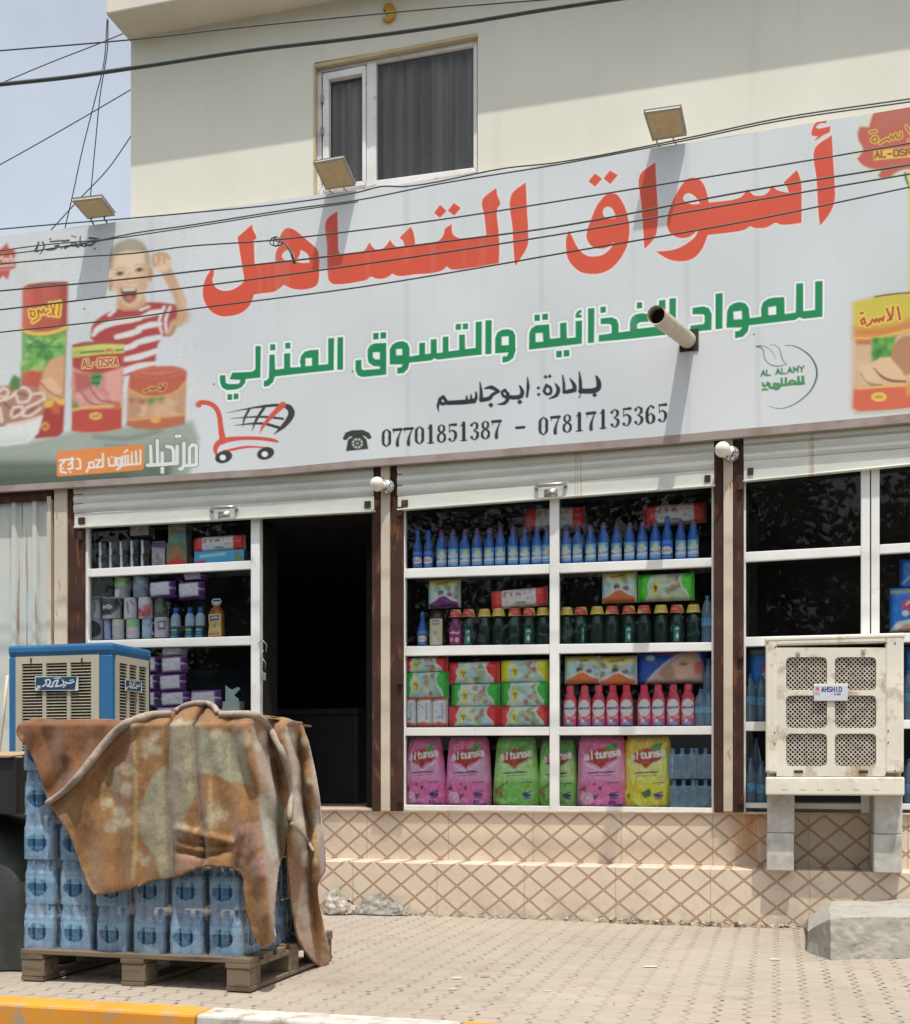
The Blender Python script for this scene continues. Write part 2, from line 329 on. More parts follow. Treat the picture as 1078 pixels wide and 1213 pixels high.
def paver_mat():
    b = NB("pavers"); _, p = b.pos()
    def tri(x): return b.math('ABSOLUTE', b.math('SUBTRACT', b.math('FRACT', x), 0.5))
    w = b.math('MULTIPLY', b.math('SUBTRACT', tri(b.math('DIVIDE', p[1], 0.112)), 0.25), 0.055)
    xs = b.math('DIVIDE', b.math('ADD', p[0], w), 0.118); dx = tri(b.math('ADD', xs, 0.5)); dx = b.math('SUBTRACT', 0.5, dx); 
    colid = b.math('FLOOR', xs); off = b.math('MULTIPLY', b.math('MODULO', colid, 2.0), 0.5)
    dy = b.math('SUBTRACT', 0.5, tri(b.math('ADD', b.math('DIVIDE', p[1], 0.224), off)))
    dxe = b.math('MULTIPLY', b.math('SUBTRACT', 0.5, tri(xs)), 1.0)
    gx = b.ramp(dxe, 0.095, 0.04); gy = b.ramp(dy, 0.030, 0.012)
    patch = b.noise(0.9, 3.0); fine = b.noise(16.0, 3.0, 0.7); zig = b.ramp(tri(b.math('DIVIDE', p[1], 0.056)), 0.20, 0.36)
    right = b.math('MULTIPLY', b.ramp(p[0], -1.2, 1.6), 0.11); keep = b.math('MULTIPLY', b.ramp(b.math('ADD', right, b.math('ADD', b.math('MULTIPLY', patch, 0.5), b.math('MULTIPLY', fine, 0.6))), 0.53, 0.66), zig)
    gap = b.math('MULTIPLY', gx, keep); gap2 = b.math('MULTIPLY', gy, b.ramp(b.math('ADD', b.math('MULTIPLY', patch, 0.5), b.math('MULTIPLY', fine, 0.5)), 0.52, 0.66))
    soft = b.math('MULTIPLY', b.math('MAXIMUM', gx, gy), 0.24)
    n1 = b.noise(0.7, 6.0, 0.6); n2 = b.noise(5.0, 8.0, 0.7)
    c = b.mix(b.ramp(n1, 0.3, 0.7), (0.385, 0.328, 0.262), (0.315, 0.27, 0.218)); c = b.mix(b.math('MULTIPLY', b.ramp(n2, 0.45, 0.75), 0.4), c, (0.25, 0.21, 0.17))
    c = b.mix(b.math('MULTIPLY', b.ramp(b.noise(0.8, 4.0, 0.6, stretch=(0.6, 1.3, 1)), 0.58, 0.72), 0.45), c, (0.42, 0.27, 0.17))
    c = b.mix(b.math('MULTIPLY', b.ramp(b.noise(2.3, 7.0, 0.7), 0.56, 0.70), 0.42), c, (0.20, 0.155, 0.12)); c = b.mix(b.math('MULTIPLY', b.ramp(b.noise(28.0, 3.0, 0.6), 0.66, 0.74), 0.35), c, (0.14, 0.11, 0.09))
    c = b.mix(soft, c, (0.16, 0.13, 0.10)); c = b.mix(gap, c, (0.055, 0.04, 0.03)); c = b.mix(b.math('MULTIPLY', gap2, 0.8), c, (0.08, 0.065, 0.05))
    b.base(c); b.bump(b.math('SUBTRACT', b.math('MULTIPLY', n2, 0.5), b.math('MAXIMUM', gx, gy)), 0.3, 0.006); return b.set(0.9, 0, 0.15)
def corr_mat():
    b = NB("weathered_tin"); f = b.noise(3.0, 7.0, 0.65, stretch=(3.0, 1, 0.25)); h = b.noise(9.0, 6.0, 0.6, stretch=(2.5, 1, 0.06))
    c = b.mix(b.ramp(b.noise(1.8, 4.0), 0.35, 0.65), (0.50, 0.57, 0.55), (0.60, 0.59, 0.51)); c = b.mix(b.math('MULTIPLY', b.ramp(f, 0.55, 0.72), 0.5), c, (0.42, 0.37, 0.28))
    c = b.mix(b.ramp(h, 0.60, 0.70), c, (0.27, 0.12, 0.045)); b.base(c); return b.set(0.55, 0.1, 0.4)
def shutter_mat():
    b = NB("shutter_paint"); _, p = b.pos(); f = b.noise(4.0, 7.0, 0.65, stretch=(0.5, 1, 2.5)); h = b.noise(2.2, 4.0, 0.6, stretch=(3.2, 1, 0.05))
    c = b.mix(b.ramp(f, 0.4, 0.7), (0.70, 0.71, 0.63), (0.55, 0.56, 0.50)); c = b.mix(b.math('MULTIPLY', b.ramp(h, 0.64, 0.72), 0.8), c, (0.33, 0.17, 0.06))
    b.base(c); return b.set(0.34, 0.15, 0.5)
def curtain_mat():
    b = NB("net_curtain"); _, p = b.pos(); n = b.noise(3.0, 3.0, 0.5, stretch=(5, 1, 0.08)); lace = b.noise(70, 3.0)
    low = b.math('MULTIPLY', b.ramp(p[2], 5.75, 5.45), b.ramp(lace, 0.45, 0.6)); c = b.mix(b.ramp(n, 0.35, 0.7), (0.30, 0.298, 0.28), (0.62, 0.605, 0.57)); c = b.mix(b.math('MULTIPLY', low, 0.5), c, (0.55, 0.53, 0.46))
    b.base(c); return b.set(0.9, 0, 0.1)
# ================================================================== the setting
YS = -0.12                                                # front of the signboard
RUSTX = at(893, 990, 0).x
M = dict(
 wall=wall_mat(), tile=tile_mat(), paver=paver_mat(), tin=corr_mat(), shutter=shutter_mat(),
 eave=plain("eave_plaster", (0.70, 0.66, 0.55), 0.85, var=0.06, sc=2), asphalt=plain("asphalt", (0.055, 0.053, 0.05), 0.95, var=0.3, sc=6, bump=0.3),
 orange=worn("orange_kerb_paint", (0.72, 0.30, 0.03), (0.36, 0.29, 0.21), 0.52, 0.68, 11, 0.75, c2=(0.62, 0.25, 0.03)), whitek=worn("white_kerb_paint", (0.62, 0.57, 0.50), (0.30, 0.26, 0.21), 0.46, 0.66, 11, 0.85),
 rust=worn("rusted_steel", (0.058, 0.024, 0.016), (0.20, 0.075, 0.03), 0.55, 0.72, 14, 0.85, stretch=(1.5,1,0.4)), cream=worn("cream_strip_paint", (0.62, 0.54, 0.42), (0.30, 0.13, 0.05), 0.62, 0.70, 7, 0.6, stretch=(2,1,0.5)),
 alu=worn("white_aluminium", (0.82, 0.82, 0.78), (0.45, 0.40, 0.33), 0.64, 0.80, 8, 0.45, bump=0.05), pvc=worn("upvc", (0.84, 0.82, 0.79), (0.52, 0.36, 0.36), 0.60, 0.75, 22, 0.4, bump=0.03),
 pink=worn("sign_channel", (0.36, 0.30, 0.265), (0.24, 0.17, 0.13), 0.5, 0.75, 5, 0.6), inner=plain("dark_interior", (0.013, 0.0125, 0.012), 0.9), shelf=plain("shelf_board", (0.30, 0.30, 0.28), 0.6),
 maroon=plain("maroon_board", (0.06, 0.022, 0.026), 0.7), conc=plain("block_concrete", (0.43, 0.41, 0.37), 0.95, var=0.25, sc=14, bump=0.6), glass=glassmat("shop_glass", (0.97, 0.985, 0.98), 1.24, dirt=0.006), glass2=glassmat("upper_glass", (0.80, 0.80, 0.79), 1.3, dirt=0.03),
 chrome=plain("dull_chrome", (0.42, 0.42, 0.40), 0.35, 0.8), curtain=curtain_mat(), black=plain("black_rubber", (0.018, 0.018, 0.018), 0.6), wire=plain("cable_sheath", (0.060, 0.075, 0.068), 0.5),
 steel=plain("grey_steel", (0.25, 0.25, 0.24), 0.5, 0.6), yrim=plain("mustard_trim", (0.56, 0.45, 0.26), 0.7), concl=worn("old_concrete", (0.38, 0.355, 0.305), (0.22, 0.21, 0.185), 0.52, 0.72, 8, 0.95, bump=0.7, c2=(0.31, 0.295, 0.255)),
)
# ground
g = MB(); g.grid(40, 40, lambda u, v: (-400+800*u, -420+800*v*1.0, -0.16)); tag(obj("road", g, M['asphalt']), kind='structure')
YK1 = at_z(0, 1179.5, 0.0).y; YK0 = at_z(0, 1189.5, 0.0).y                # back and front of the kerb
g = MB()
def pav(u, v):
    x = -14+28*u; y = YK1+(0.6-YK1)*v
    return (x, y, 0.012*noise.noise(Vector((x*0.7, y*0.7, 0))) - 0.006)
g.grid(90, 24, pav); g.box(-40, -14, YK1, 0.6, -0.5, -0.004); g.box(14, 40, YK1, 0.6, -0.5, -0.004)
tag(obj("pavement", g, M['paver'], smooth=True), kind='structure')
k0 = thing("kerb", "kerb of concrete stones painted orange and white along the pavement edge", "kerb")
xa = at_z(255, 1193, 0).x; xb = at_z(548, 1211, 0).x; L = xb-xa; x = xa - 14*L; i = 0
ks = {0: MB(), 1: MB()}
for i in range(-9, 9):
    x0 = xa + i*L; bx = MB(); bx.box(x0+0.003, x0+L-0.003, YK0, YK1, -0.3, 0.004)
    if -3 <= i <= 2: obj("kerb_stone", bx, M['whitek'] if i % 2 == 0 else M['orange'], k0, bevel=0.012)
    else: ks[i % 2].add(bx.v, bx.f)
# ------------------------------------------------------------------ the building
B = thing("shop_building", "cream rendered two storey building with shop windows at street level", "building")
XL = at(155, 150, 0).x; XR = at(1500, 600, 0).x
zs_top = 3.05; ztop = at(155, 46, 0).z
def wq(quad): return [at(x, y, 0) for x, y in quad]
wo = [at(372.3, 77, 0), at(566, 38.5, 0), at(566, 212, 0), at(372.3, 243, 0)]
wx0, wx1 = wo[0].x, wo[1].x; wz1 = (wo[0].z + wo[1].z)/2; wz0 = (wo[2].z + wo[3].z)/2
w = MB(); TH = 0.22
w.box(XL, wx0, 0, TH, 3.0, ztop+1.2); w.box(wx1, XR, 0, TH, 3.0, ztop+1.2); w.box(wx0, wx1, 0, TH, 3.0, wz0); w.box(wx0, wx1, 0, TH, wz1, ztop+1.2)
w.box(XL, XL+TH, TH, 6.0, 3.0, ztop+1.2)
obj("wall", w, M['wall'], B)
e = MB(); e.box(XL-0.03, XR, -0.31, 6.2, ztop, ztop+0.62); obj("roof_eave", e, M['eave'], B, bevel=0.015)
# upper window
W = thing("x", None, None); W.name = "window"; W.parent = B
for k in ("label", "category"): 
    if k in W: del W[k]
def wp(px, py, y): return at(px, py, y)
f = MB(); YF = 0.035
def frame_rect(mb, o, i, Y0, Y1):                       # picture-frame between two photo quads
    for k in range(4):
        mb.pxq([o[k], o[(k+1) % 4], i[(k+1) % 4], i[k]], Y0, Y1)
O = [(373.2, 79), (565.4, 42), (565.4, 204), (373.2, 236)]
frame_rect(f, O, [(381, 85.5), (560.7, 54), (560.7, 198.1), (381, 222)], YF, 0.10)
f.pxq([(434, 72), (445.4, 70), (445.4, 219), (434, 222)], YF-0.004, 0.102); obj("frame", f, M['pvc'], W, bevel=0.006)
f = MB(); frame_rect(f, [(382, 87), (433, 77), (433, 219.5), (382, 227)], [(389.3, 94), (428.8, 86.5), (428.8, 214), (389.3, 220)], YF-0.016, 0.08); obj("sash", f, M['pvc'], W, bevel=0.006)
f = MB(); f.pxq([(387, 93), (430, 84), (430, 216), (387, 224)], 0.062, 0.066); f.pxq([(444, 72), (562, 52), (562, 200), (444, 217)], 0.062, 0.066); obj("pane", f, M['glass2'], W)
f = MB(); f.pxq([(371.2, 76), (566.2, 38.6), (566.2, 42.5), (371.2, 80)], -0.006, 0.03); f.pxq([(371.2, 80), (373.4, 79.6), (373.4, 240), (371.2, 240)], -0.006, 0.03); obj("trim", f, M['yrim'], W)
f = MB(); cx0, cx1 = wx0-0.05, wx1+0.05
f.grid(150, 6, lambda u, v: (cx0+(cx1-cx0)*u, 0.125+0.020*math.sin(u*52+0.8*math.sin(u*17)) + 0.012*math.sin(u*131+2), wz0-0.05+(wz1-wz0+0.1)*(1-v))); obj("curtain", f, M['curtain'], W, smooth=True)
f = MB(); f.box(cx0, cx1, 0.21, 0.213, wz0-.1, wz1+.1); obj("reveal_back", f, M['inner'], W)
f = MB()
for yy in (112, 150, 188): f.pxq([(379.6, yy), (382.6, yy-.5), (382.6, yy+9), (379.6, yy+9.5)], YF-0.03, YF)
boxes("hinge", f, M['steel'], W)
# plinth and step, faced with lattice tiles
ZT = 0.362; ZW = at(540, 959.5, 0).z; XP0 = at(60, 960, 0).x
t = MB(); t.box(XP0, XR, 0.0, 3.4, -0.3, ZW-0.012); obj("tiled_plinth", t, M['tile'], B)
t = MB(); t.box(XP0-0.6, XR, -0.30, 0.0, -0.3, ZT); obj("tiled_step", t, M['tile'], B, bevel=0.006)
t = MB(); t.box(XP0, XR, -0.028, 3.3, ZW-0.012, ZW+0.003); obj("threshold", t, plain("threshold_stone", (0.52, 0.42, 0.32), 0.7, var=0.2), B, bevel=0.004)
# dark room behind the windows
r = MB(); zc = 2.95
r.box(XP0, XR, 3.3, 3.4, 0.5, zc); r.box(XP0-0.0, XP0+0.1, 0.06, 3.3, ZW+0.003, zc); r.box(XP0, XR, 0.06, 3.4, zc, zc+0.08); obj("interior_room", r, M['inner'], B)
# posts
def post(rl, rr, cs, ytop, ybot):
    p = MB()
    for a, b in rl: p.pxq([(a, ytop-30), (b, ytop-30), (b, ybot), (a, ybot)], -0.055, 0.06)
    o = obj("steel_post", p, M['rust'], B, bevel=0.004)
    s = MB(); s.pxq([(cs[0], ytop-30), (cs[1], ytop-30), (cs[1], ybot-0.5), (cs[0], ybot-0.5)], -0.072, -0.02)
    obj("cover_strip", s, M['cream'], o, bevel=0.003)
    bl = MB()
    for yy in (ytop+50, ytop+250, ybot-15):
        c = at(rl[-1][1]-3, yy, -0.058); bl.box(c.x-.018, c.x+.018, c.y-.02, c.y+.006, c.z-.03, c.z+.03)
    boxes("shutter_bracket", bl, M['rust'], o)
post([(79.5, 99)], None, (64, 79), 585, 961)
post([(440.5, 451), (461.5, 477)], None, (451, 461.5), 556, 961)
post([(845.5, 857), (868, 881)], None, (857, 868), 525, 962)
b = MB(); b.box(XP0+0.02, XR, 0.0, 0.05, at(540, 556, 0).z, 3.1); obj("lintel", b, M['rust'], B)
# shop windows
def bar(mb, x0, y0a, y0b, x1, y1a, y1b, Y0=-0.02, Y1=0.03): mb.pxq([(x0, y0a), (x1, y1a), (x1, y1b), (x0, y0b)], Y0, Y1)
def shopwin(bars, posts, panes):
    W = bpy.data.objects.new("shop_window", None); COL.objects.link(W); W.parent = B
    m = MB()
    for p in posts: m.pxq(p, -0.026, 0.034)
    for q in bars: bar(m, *q)
    obj("frame", m, M['alu'], W, bevel=0.004)
    for q in panes:
        m = MB(); m.pxq(q, 0.004, 0.009); obj("pane", m, M['glass'], W)
    return W
def V(x0, x1, ya, yb, yc=None, yd=None): return [(x0, ya), (x1, yc or ya), (x1, yd or yb), (x0, yb)]
shopwin([(104, 674, 683.5, 297, 664, 674), (104, 759, 768, 297, 753.3, 764), (104, 852, 862, 297, 850, 860), (104, 951, 960, 297, 951, 960)],
        [V(99, 104, 600, 961), V(297, 307.5, 590, 961)],
        [[(103, 612), (298, 590), (298, 665), (103, 675)], [(103, 683), (298, 673), (298, 754), (103, 760)], [(103, 767), (298, 763), (298, 851), (103, 853)], [(103, 861), (298, 859), (298, 952), (103, 952)]])
shopwin([(479.5, 673.6, 684.7, 651, 668, 679.2), (662, 667.6, 678.8, 843, 660.6, 671), (479.5, 765.6, 777, 651, 763.2, 774.5), (662, 763, 774.2, 843, 760.8, 770.8), (479.5, 862, 871.5, 651, 861, 871), (662, 861, 871, 843, 860, 870), (479.5, 953.5, 962, 651, 954.8, 963), (662, 955, 963, 843, 957, 964)],
        [V(475.5, 479.5, 590, 962), V(651, 662, 580, 963), V(843, 846.5, 560, 964)],
        [[(478, 585), (652, 575), (652, 669), (478, 675)], [(661, 575), (844, 560), (844, 661), (661, 669)], [(478, 683), (652, 678), (652, 764), (478, 767)], [(661, 678), (844, 669), (844, 762), (661, 764)], [(478, 776), (652, 773), (652, 862), (478, 863)], [(661, 773), (844, 769), (844, 861), (661, 862)], [(478, 870), (652, 870), (652, 956), (478, 956)], [(661, 870), (844, 869), (844, 958), (661, 957)]])
shopwin([(883, 654, 665.5, 1020, 646.5, 657.5), (1042, 645, 656, 1300, 630, 641), (883, 754.6, 766, 1020, 751, 762), (1042, 750.5, 761.5, 1300, 744, 755), (883, 855, 866, 1020, 853.5, 864), (1042, 853, 863.5, 1300, 850, 861), (883, 951, 957, 1020, 952, 959), (1042, 952, 959, 1300, 953, 960)],
        [V(879, 883.5, 560, 962), V(1020, 1030.5, 545, 963), V(1032, 1042, 545, 963), V(1300, 1310, 500, 963)],
        [[(882, 560), (1021, 545), (1021, 647), (882, 655)], [(1041, 545), (1302, 510), (1302, 632), (1041, 646)], [(882, 664), (1021, 656), (1021, 752), (882, 756)], [(1041, 655), (1302, 640), (1302, 745), (1041, 751)], [(882, 765), (1021, 761), (1021, 855), (882, 856)], [(1041, 760), (1302, 754), (1302, 851), (1041, 854)], [(882, 865), (1021, 863), (1021, 953), (882, 953)], [(1041, 863), (1302, 860), (1302, 954), (1041, 953)]])
# roller shutters, let down a hand's breadth
def shutter(x0, x1, top, rail, bot, hx, hy):
    R = bpy.data.objects.new("roller_shutter", None); COL.objects.link(R); R.parent = B
    a0, a1 = at(x0, top[0]-16, -0.05), at(x1, top[1]-16, -0.05); b0, b1 = at(x0, rail[0], -0.05), at(x1, rail[1], -0.05)
    m = MB(); n = max(4, round((a0.z-b0.z)/0.075)); N = n*8
    def fn(u, v):
        p = a0.lerp(a1, u).lerp(b0.lerp(b1, u), v); ph = (v*n) % 1.0
        return (p.x, -0.05 - 0.014*math.sin(math.pi*ph)**0.7 - (0.004 if ph < 0.08 else 0), p.z)
    m.grid(12, N, fn); obj("slat_curtain", m, M['shutter'], R, smooth=False)
    m = MB(); m.pxq([(x0, rail[0]), (x1, rail[1]), (x1, bot[1]-2), (x0, bot[0]-2)], -0.062, -0.042)
    m.pxq([(x0-1, bot[0]-2), (x1+1, bot[1]-2), (x1+1, bot[1]), (x0-1, bot[0])], -0.082, -0.038); obj("bottom_rail", m, M['shutter'], R, bevel=0.003)
    h = MB(); k = (hx[1]-hx[0]); sl = (bot[1]-bot[0])/(x1-x0)
    pts = [at(hx[0], hy+3, -0.066), at(hx[0]+2, hy, -0.10), at(hx[0]+k*.3, hy+sl*k*.3, -0.115), at(hx[1]-k*.3, hy+sl*k*.7, -0.115), at(hx[1]-2, hy+sl*k, -0.10), at(hx[1], hy+sl*k+3, -0.066)]
    h.tube(pts, 0.015, 8); h.pxq([(hx[0]+k*.28, hy+4), (hx[1]-k*.28, hy+4+sl*k*.4), (hx[1]-k*.28, hy+13+sl*k*.4), (hx[0]+k*.28, hy+13)], -0.075, -0.062); obj("handle", h, M['chrome'], R, smooth=True)
    l = MB()
    for xx in (x0+8, x1-8):
        u = (xx-x0)/(x1-x0); yy = (rail[0]+bot[0])/2*(1-u)+(rail[1]+bot[1])/2*u
        l.pxq([(xx-3.5, yy-3.5), (xx+3.5, yy-4), (xx+3.5, yy+3.5), (xx-3.5, yy+4)], -0.078, -0.062)
    boxes("lock_bolt", l, M['rust'], R)
shutter(88, 443, (580, 557), (608.5, 587.5), (625.5, 606), (250, 280), 602)
shutter(471, 846, (552, 526), (588.5, 556), (604.5, 575.5), (635, 670), 575.5)
shutter(881, 1320, (522, 484), (546.5, 512), (570.5, 526), (1150, 1190), 535)
# tin sheeting left of the shop
F = thing("tin_fence", "rust streaked whitish tin sheeting left of the blue cooler", "fence")
p0, p1 = at(-260, 700, -0.02), at(63, 700, -0.02); zt = at(30, 592, -0.02).z
m = MB(); n = 120
def tin(u, v):
    x = p0.x+(p1.x-p0.x)*u; q = (x/0.19) % 1.0
    return (x, -0.02 - 0.028*min(1, max(0, min(q-0.05, 0.35-q)*14)), -0.02+(zt+0.05)*v)
m.grid(420, 2, tin); obj("sheet", m, M['tin'], F)
m = MB(); m.box(p0.x, p1.x+0.02, -0.07, 0.03, zt-0.02, zt+0.075); obj("top_rail", m, M['rust'], F)
m = MB(); m.box(p1.x-0.02, p1.x+0.015, -0.075, -0.02, 0, zt); obj("side_trim", m, M['cream'], F)
# ------------------------------------------------------------------ shelves (boards carry the goods)
SH = {}
def board(key, x0, y0, x1, y1, depth=0.42):
    a, b = at(x0, y0, -0.02), at(x1, y1, -0.02)
    SH[key] = (a, b)
    m = MB(); zA, zB = a.z, b.z; t = 0.03; A, Bx = at(x0, y0, 0.03).x, at(x1, y1, 0.03).x
    m.add([(A,0.032,zA-t),(Bx,0.032,zB-t),(Bx,depth,zB-t),(A,depth,zA-t),(A,0.032,zA-.002),(Bx,0.032,zB-.002),(Bx,depth,zB-.002),(A,depth,zA-.002)], [(0,3,2,1),(4,5,6,7),(0,1,5,4),(1,2,6,5),(2,3,7,6),(3,0,4,7)])
    return m
def zshelf(key, x):
    a, b = SH[key]; return a.z + (b.z-a.z)*(x-a.x)/(b.x-a.x)
SHELF = [("a1", 102, 674, 300, 664), ("a2", 102, 759, 300, 753.3), ("a3", 102, 852, 300, 850), ("b1", 478, 673.6, 846, 660.6), ("b2", 478, 765.6, 846, 760.8), ("b3", 478, 862, 846, 860),
         ("c2", 880, 754.6, 1300, 744), ("c3", 880, 855, 1300, 850)]
where = {"a1": "upper shelf of the left window", "a2": "middle shelf of the left window", "a3": "lower shelf of the left window", "b1": "top shelf of the middle window", "b2": "second shelf down in the middle window", "b3": "third shelf down in the middle window", "c2": "upper shelf of the right window", "c3": "lower shelf of the right window"}
for k, *q in SHELF:
    o = obj("shelf_board", board(k, *q), M['shelf'], B)
for k, x0, x1 in (("a4", 102, 300), ("b4", 478, 846), ("c4", 880, 1300)):
    a, b = at(x0, 960, -0.02), at(x1, 960, -0.02); a.z = b.z = ZW+0.005; SH[k] = (a, b)
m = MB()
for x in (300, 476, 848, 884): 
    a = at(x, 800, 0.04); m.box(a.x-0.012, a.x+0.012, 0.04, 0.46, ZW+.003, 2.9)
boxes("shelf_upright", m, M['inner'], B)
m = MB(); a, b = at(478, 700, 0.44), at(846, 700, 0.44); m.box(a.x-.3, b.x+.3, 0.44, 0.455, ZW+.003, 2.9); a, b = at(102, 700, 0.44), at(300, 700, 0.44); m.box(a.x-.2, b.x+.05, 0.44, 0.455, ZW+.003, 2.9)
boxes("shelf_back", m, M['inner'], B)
# ================================================================== the signboard
TOPL = [(-160, 299), (0, 280), (96.5, 268), (220, 252.6), (375, 231), (660, 194), (802, 171), (1018, 137), (1078, 126.5), (1360, 80)]
BOTL = [(-160, 584), (0, 575.5), (320, 555), (420, 545.5), (700, 523.5), (780, 517), (1078, 490), (1360, 464)]
def interp(L, x): return np.interp(x, [p[0] for p in L], [p[1] for p in L])
xs = np.concatenate([np.arange(-160, -4, 12.0), np.arange(-4, 1082, 1.0), np.arange(1083, 1361, 9.0)])
NR = 372
tt = np.linspace(0, 1, NR+1)[:, None]
SX = np.repeat(xs[None, :], NR+1, 0); tp = interp(TOPL, xs)[None, :]; bt = interp(BOTL, xs)[None, :]; SY = tp + (bt-tp)*tt
cv = Canvas(SX, SY, S(207, 211, 212), 1.0)
# weathering of the vinyl
cv.mottle([S(196, 203, 204), S(214, 216, 216), S(203, 208, 214)], 60, -100, 1300, 150, 560, 30, 110, 0.35, 60, 3)
for x in (178, 480, 640, 812, 895): cv.line([(x, 120), (x+4, 580)], 5, S(188, 193, 192), 6, 0.55, 0)
RED = S(212, 84, 58, 0.98); GRN = S(22, 136, 84, 0.95); BLK = S(42, 46, 48); HALO = S(232, 238, 234)
r1, r2, r3, r4, r5, r6 = T(230,240,160), T(370,210,160), T(490,190,160), T(660,180,160), T(770,180,160), T(850,130,160)
reds = [
 [r1([(462,172),(470,215),(498,280),(495,290),(478,297),(478,330),(484,492),(560,482),(648,470),(648,420),(662,370),(688,330),(680,290),(690,262),(715,220),(745,203),(790,212),(850,255),(920,315),(975,365),(992,400),(997,520),(992,620),(975,660),(920,685),(840,693),(780,685),(740,668),(712,655),(680,685),(640,710),(560,722),(478,735),(465,780),(430,840),(370,885),(290,907),(220,908),(150,880),(100,825),(72,750),(72,680),(95,600),(135,535),(158,538),(160,575),(148,610),(158,655),(190,690),(240,705),(300,698),(360,665),(395,630),(398,615),(385,520),(365,400),(345,275)]),
  r1([(700,425),(722,390),(752,378),(778,388),(800,440),(785,458),(735,462),(708,445)]), r1([(850,377),(895,402),(915,432),(917,478),(860,480),(810,468),(838,425)])],
 [r2([(200,268),(205,450),(210,585),(218,605),(240,610),(330,600),(405,592),(430,565),(455,518),(485,560),(510,578),(545,578),(585,550),(622,497),(640,530),(675,555),(735,560),(725,510),(695,482),(785,392),(810,450),(822,540),(900,530)]) +
  r3([(120,658),(190,645),(225,615),(242,580),(248,548),(308,507),(303,545),(315,590),(350,615),(400,622),(580,595),(565,450),(548,318),(660,218),(668,275),(692,350),(670,380),(678,560),(684,700),(680,820),(500,850),(340,870),(295,868),(262,845),(235,872),(190,890),(60,907)]) +
  r2([(850,772),(700,790),(670,785),(640,770),(605,798),(560,812),(510,810),(470,795),(435,820),(380,833),(190,855),(155,848),(128,815),(122,780),(118,560),(110,345)])],
 [r3([(212,355),(265,405),(210,458),(162,420)])], [r3([(322,340),(378,380),(325,442),(272,402)])],
 [r3([(895,172),(905,380),(916,600),(915,660),(895,720),(860,775),(812,845),(805,800),(790,550),(778,275)])],
 [r4([(95,628),(118,670),(150,740),(190,795),(240,828),(300,833),(360,820),(410,785),(440,745),(455,715),(430,745),(390,765),(340,772),(295,764),(255,730),(235,685),(240,620),(270,540),(310,440),(360,370),(400,335),(440,330),(475,338),(510,380),(545,450),(565,520),(578,610),(565,720),(540,790),(490,870),(430,930),(360,965),(280,975),(190,960),(120,905),(85,850),(72,770),(72,690)]),
  r4([(365,490),(372,455),(400,438),(432,445),(455,480),(466,525),(440,530),(400,528),(375,512)])],
 [r4([(302,170),(360,215),(303,278),(248,235)])], [r4([(422,148),(485,187),(425,258),(370,212)])],
 [r4([(785,82),(792,250),(805,500),(800,600),(785,670),(750,720),(695,775),(688,650),(670,400),(658,188)])],
 [r5([(470,405),(458,340),(430,260),(390,215),(340,203),(295,215),(255,260),(200,350),(165,430),(140,510),(138,600),(160,645),(200,675),(260,688),(310,680),(350,655),(385,620),(358,680),(320,712),(270,745),(200,775),(130,788),(45,792),(100,830),(160,860),(240,873),(300,868),(360,840),(410,785),(440,725),(462,665),(600,650),(740,628),(775,612),(800,595),(830,607),(880,610),(930,603),(975,580),(1000,565)]) +
  r6([(500,915),(545,918),(670,902),(672,700),(668,590),(655,530),(632,480),(527,580),(555,620),(568,662),(530,655),(480,642),(455,625),(435,600),(405,655),(370,680),(330,686),(290,682),(265,660),(238,628),(205,680),(180,700)]),
  r5([(265,370),(280,340),(310,330),(345,345),(380,380),(398,413),(345,418),(300,405),(272,388)])],
 [r6([(913,203),(922,380),(936,600),(936,720),(915,790),(880,850),(818,925),(808,850),(790,550),(775,312)])],
 [r6([(876,80),(830,85),(790,100),(762,140),(748,190),(755,212),(800,215),(765,255),(800,238),(845,205),(895,180),(902,133),(850,145),(800,152),(785,140),(810,118),(840,110),(866,112)])]]
for l in reds: cv.poly(l, S(228, 218, 212), 1.5, 1.2, 0.8, 4)
for l in reds: cv.poly(l, RED, 0, 0.9, 1.0, 4)
g1, g2, g3, g4 = T(250,370,180), T(410,350,210), T(610,330,200), T(800,310,200)
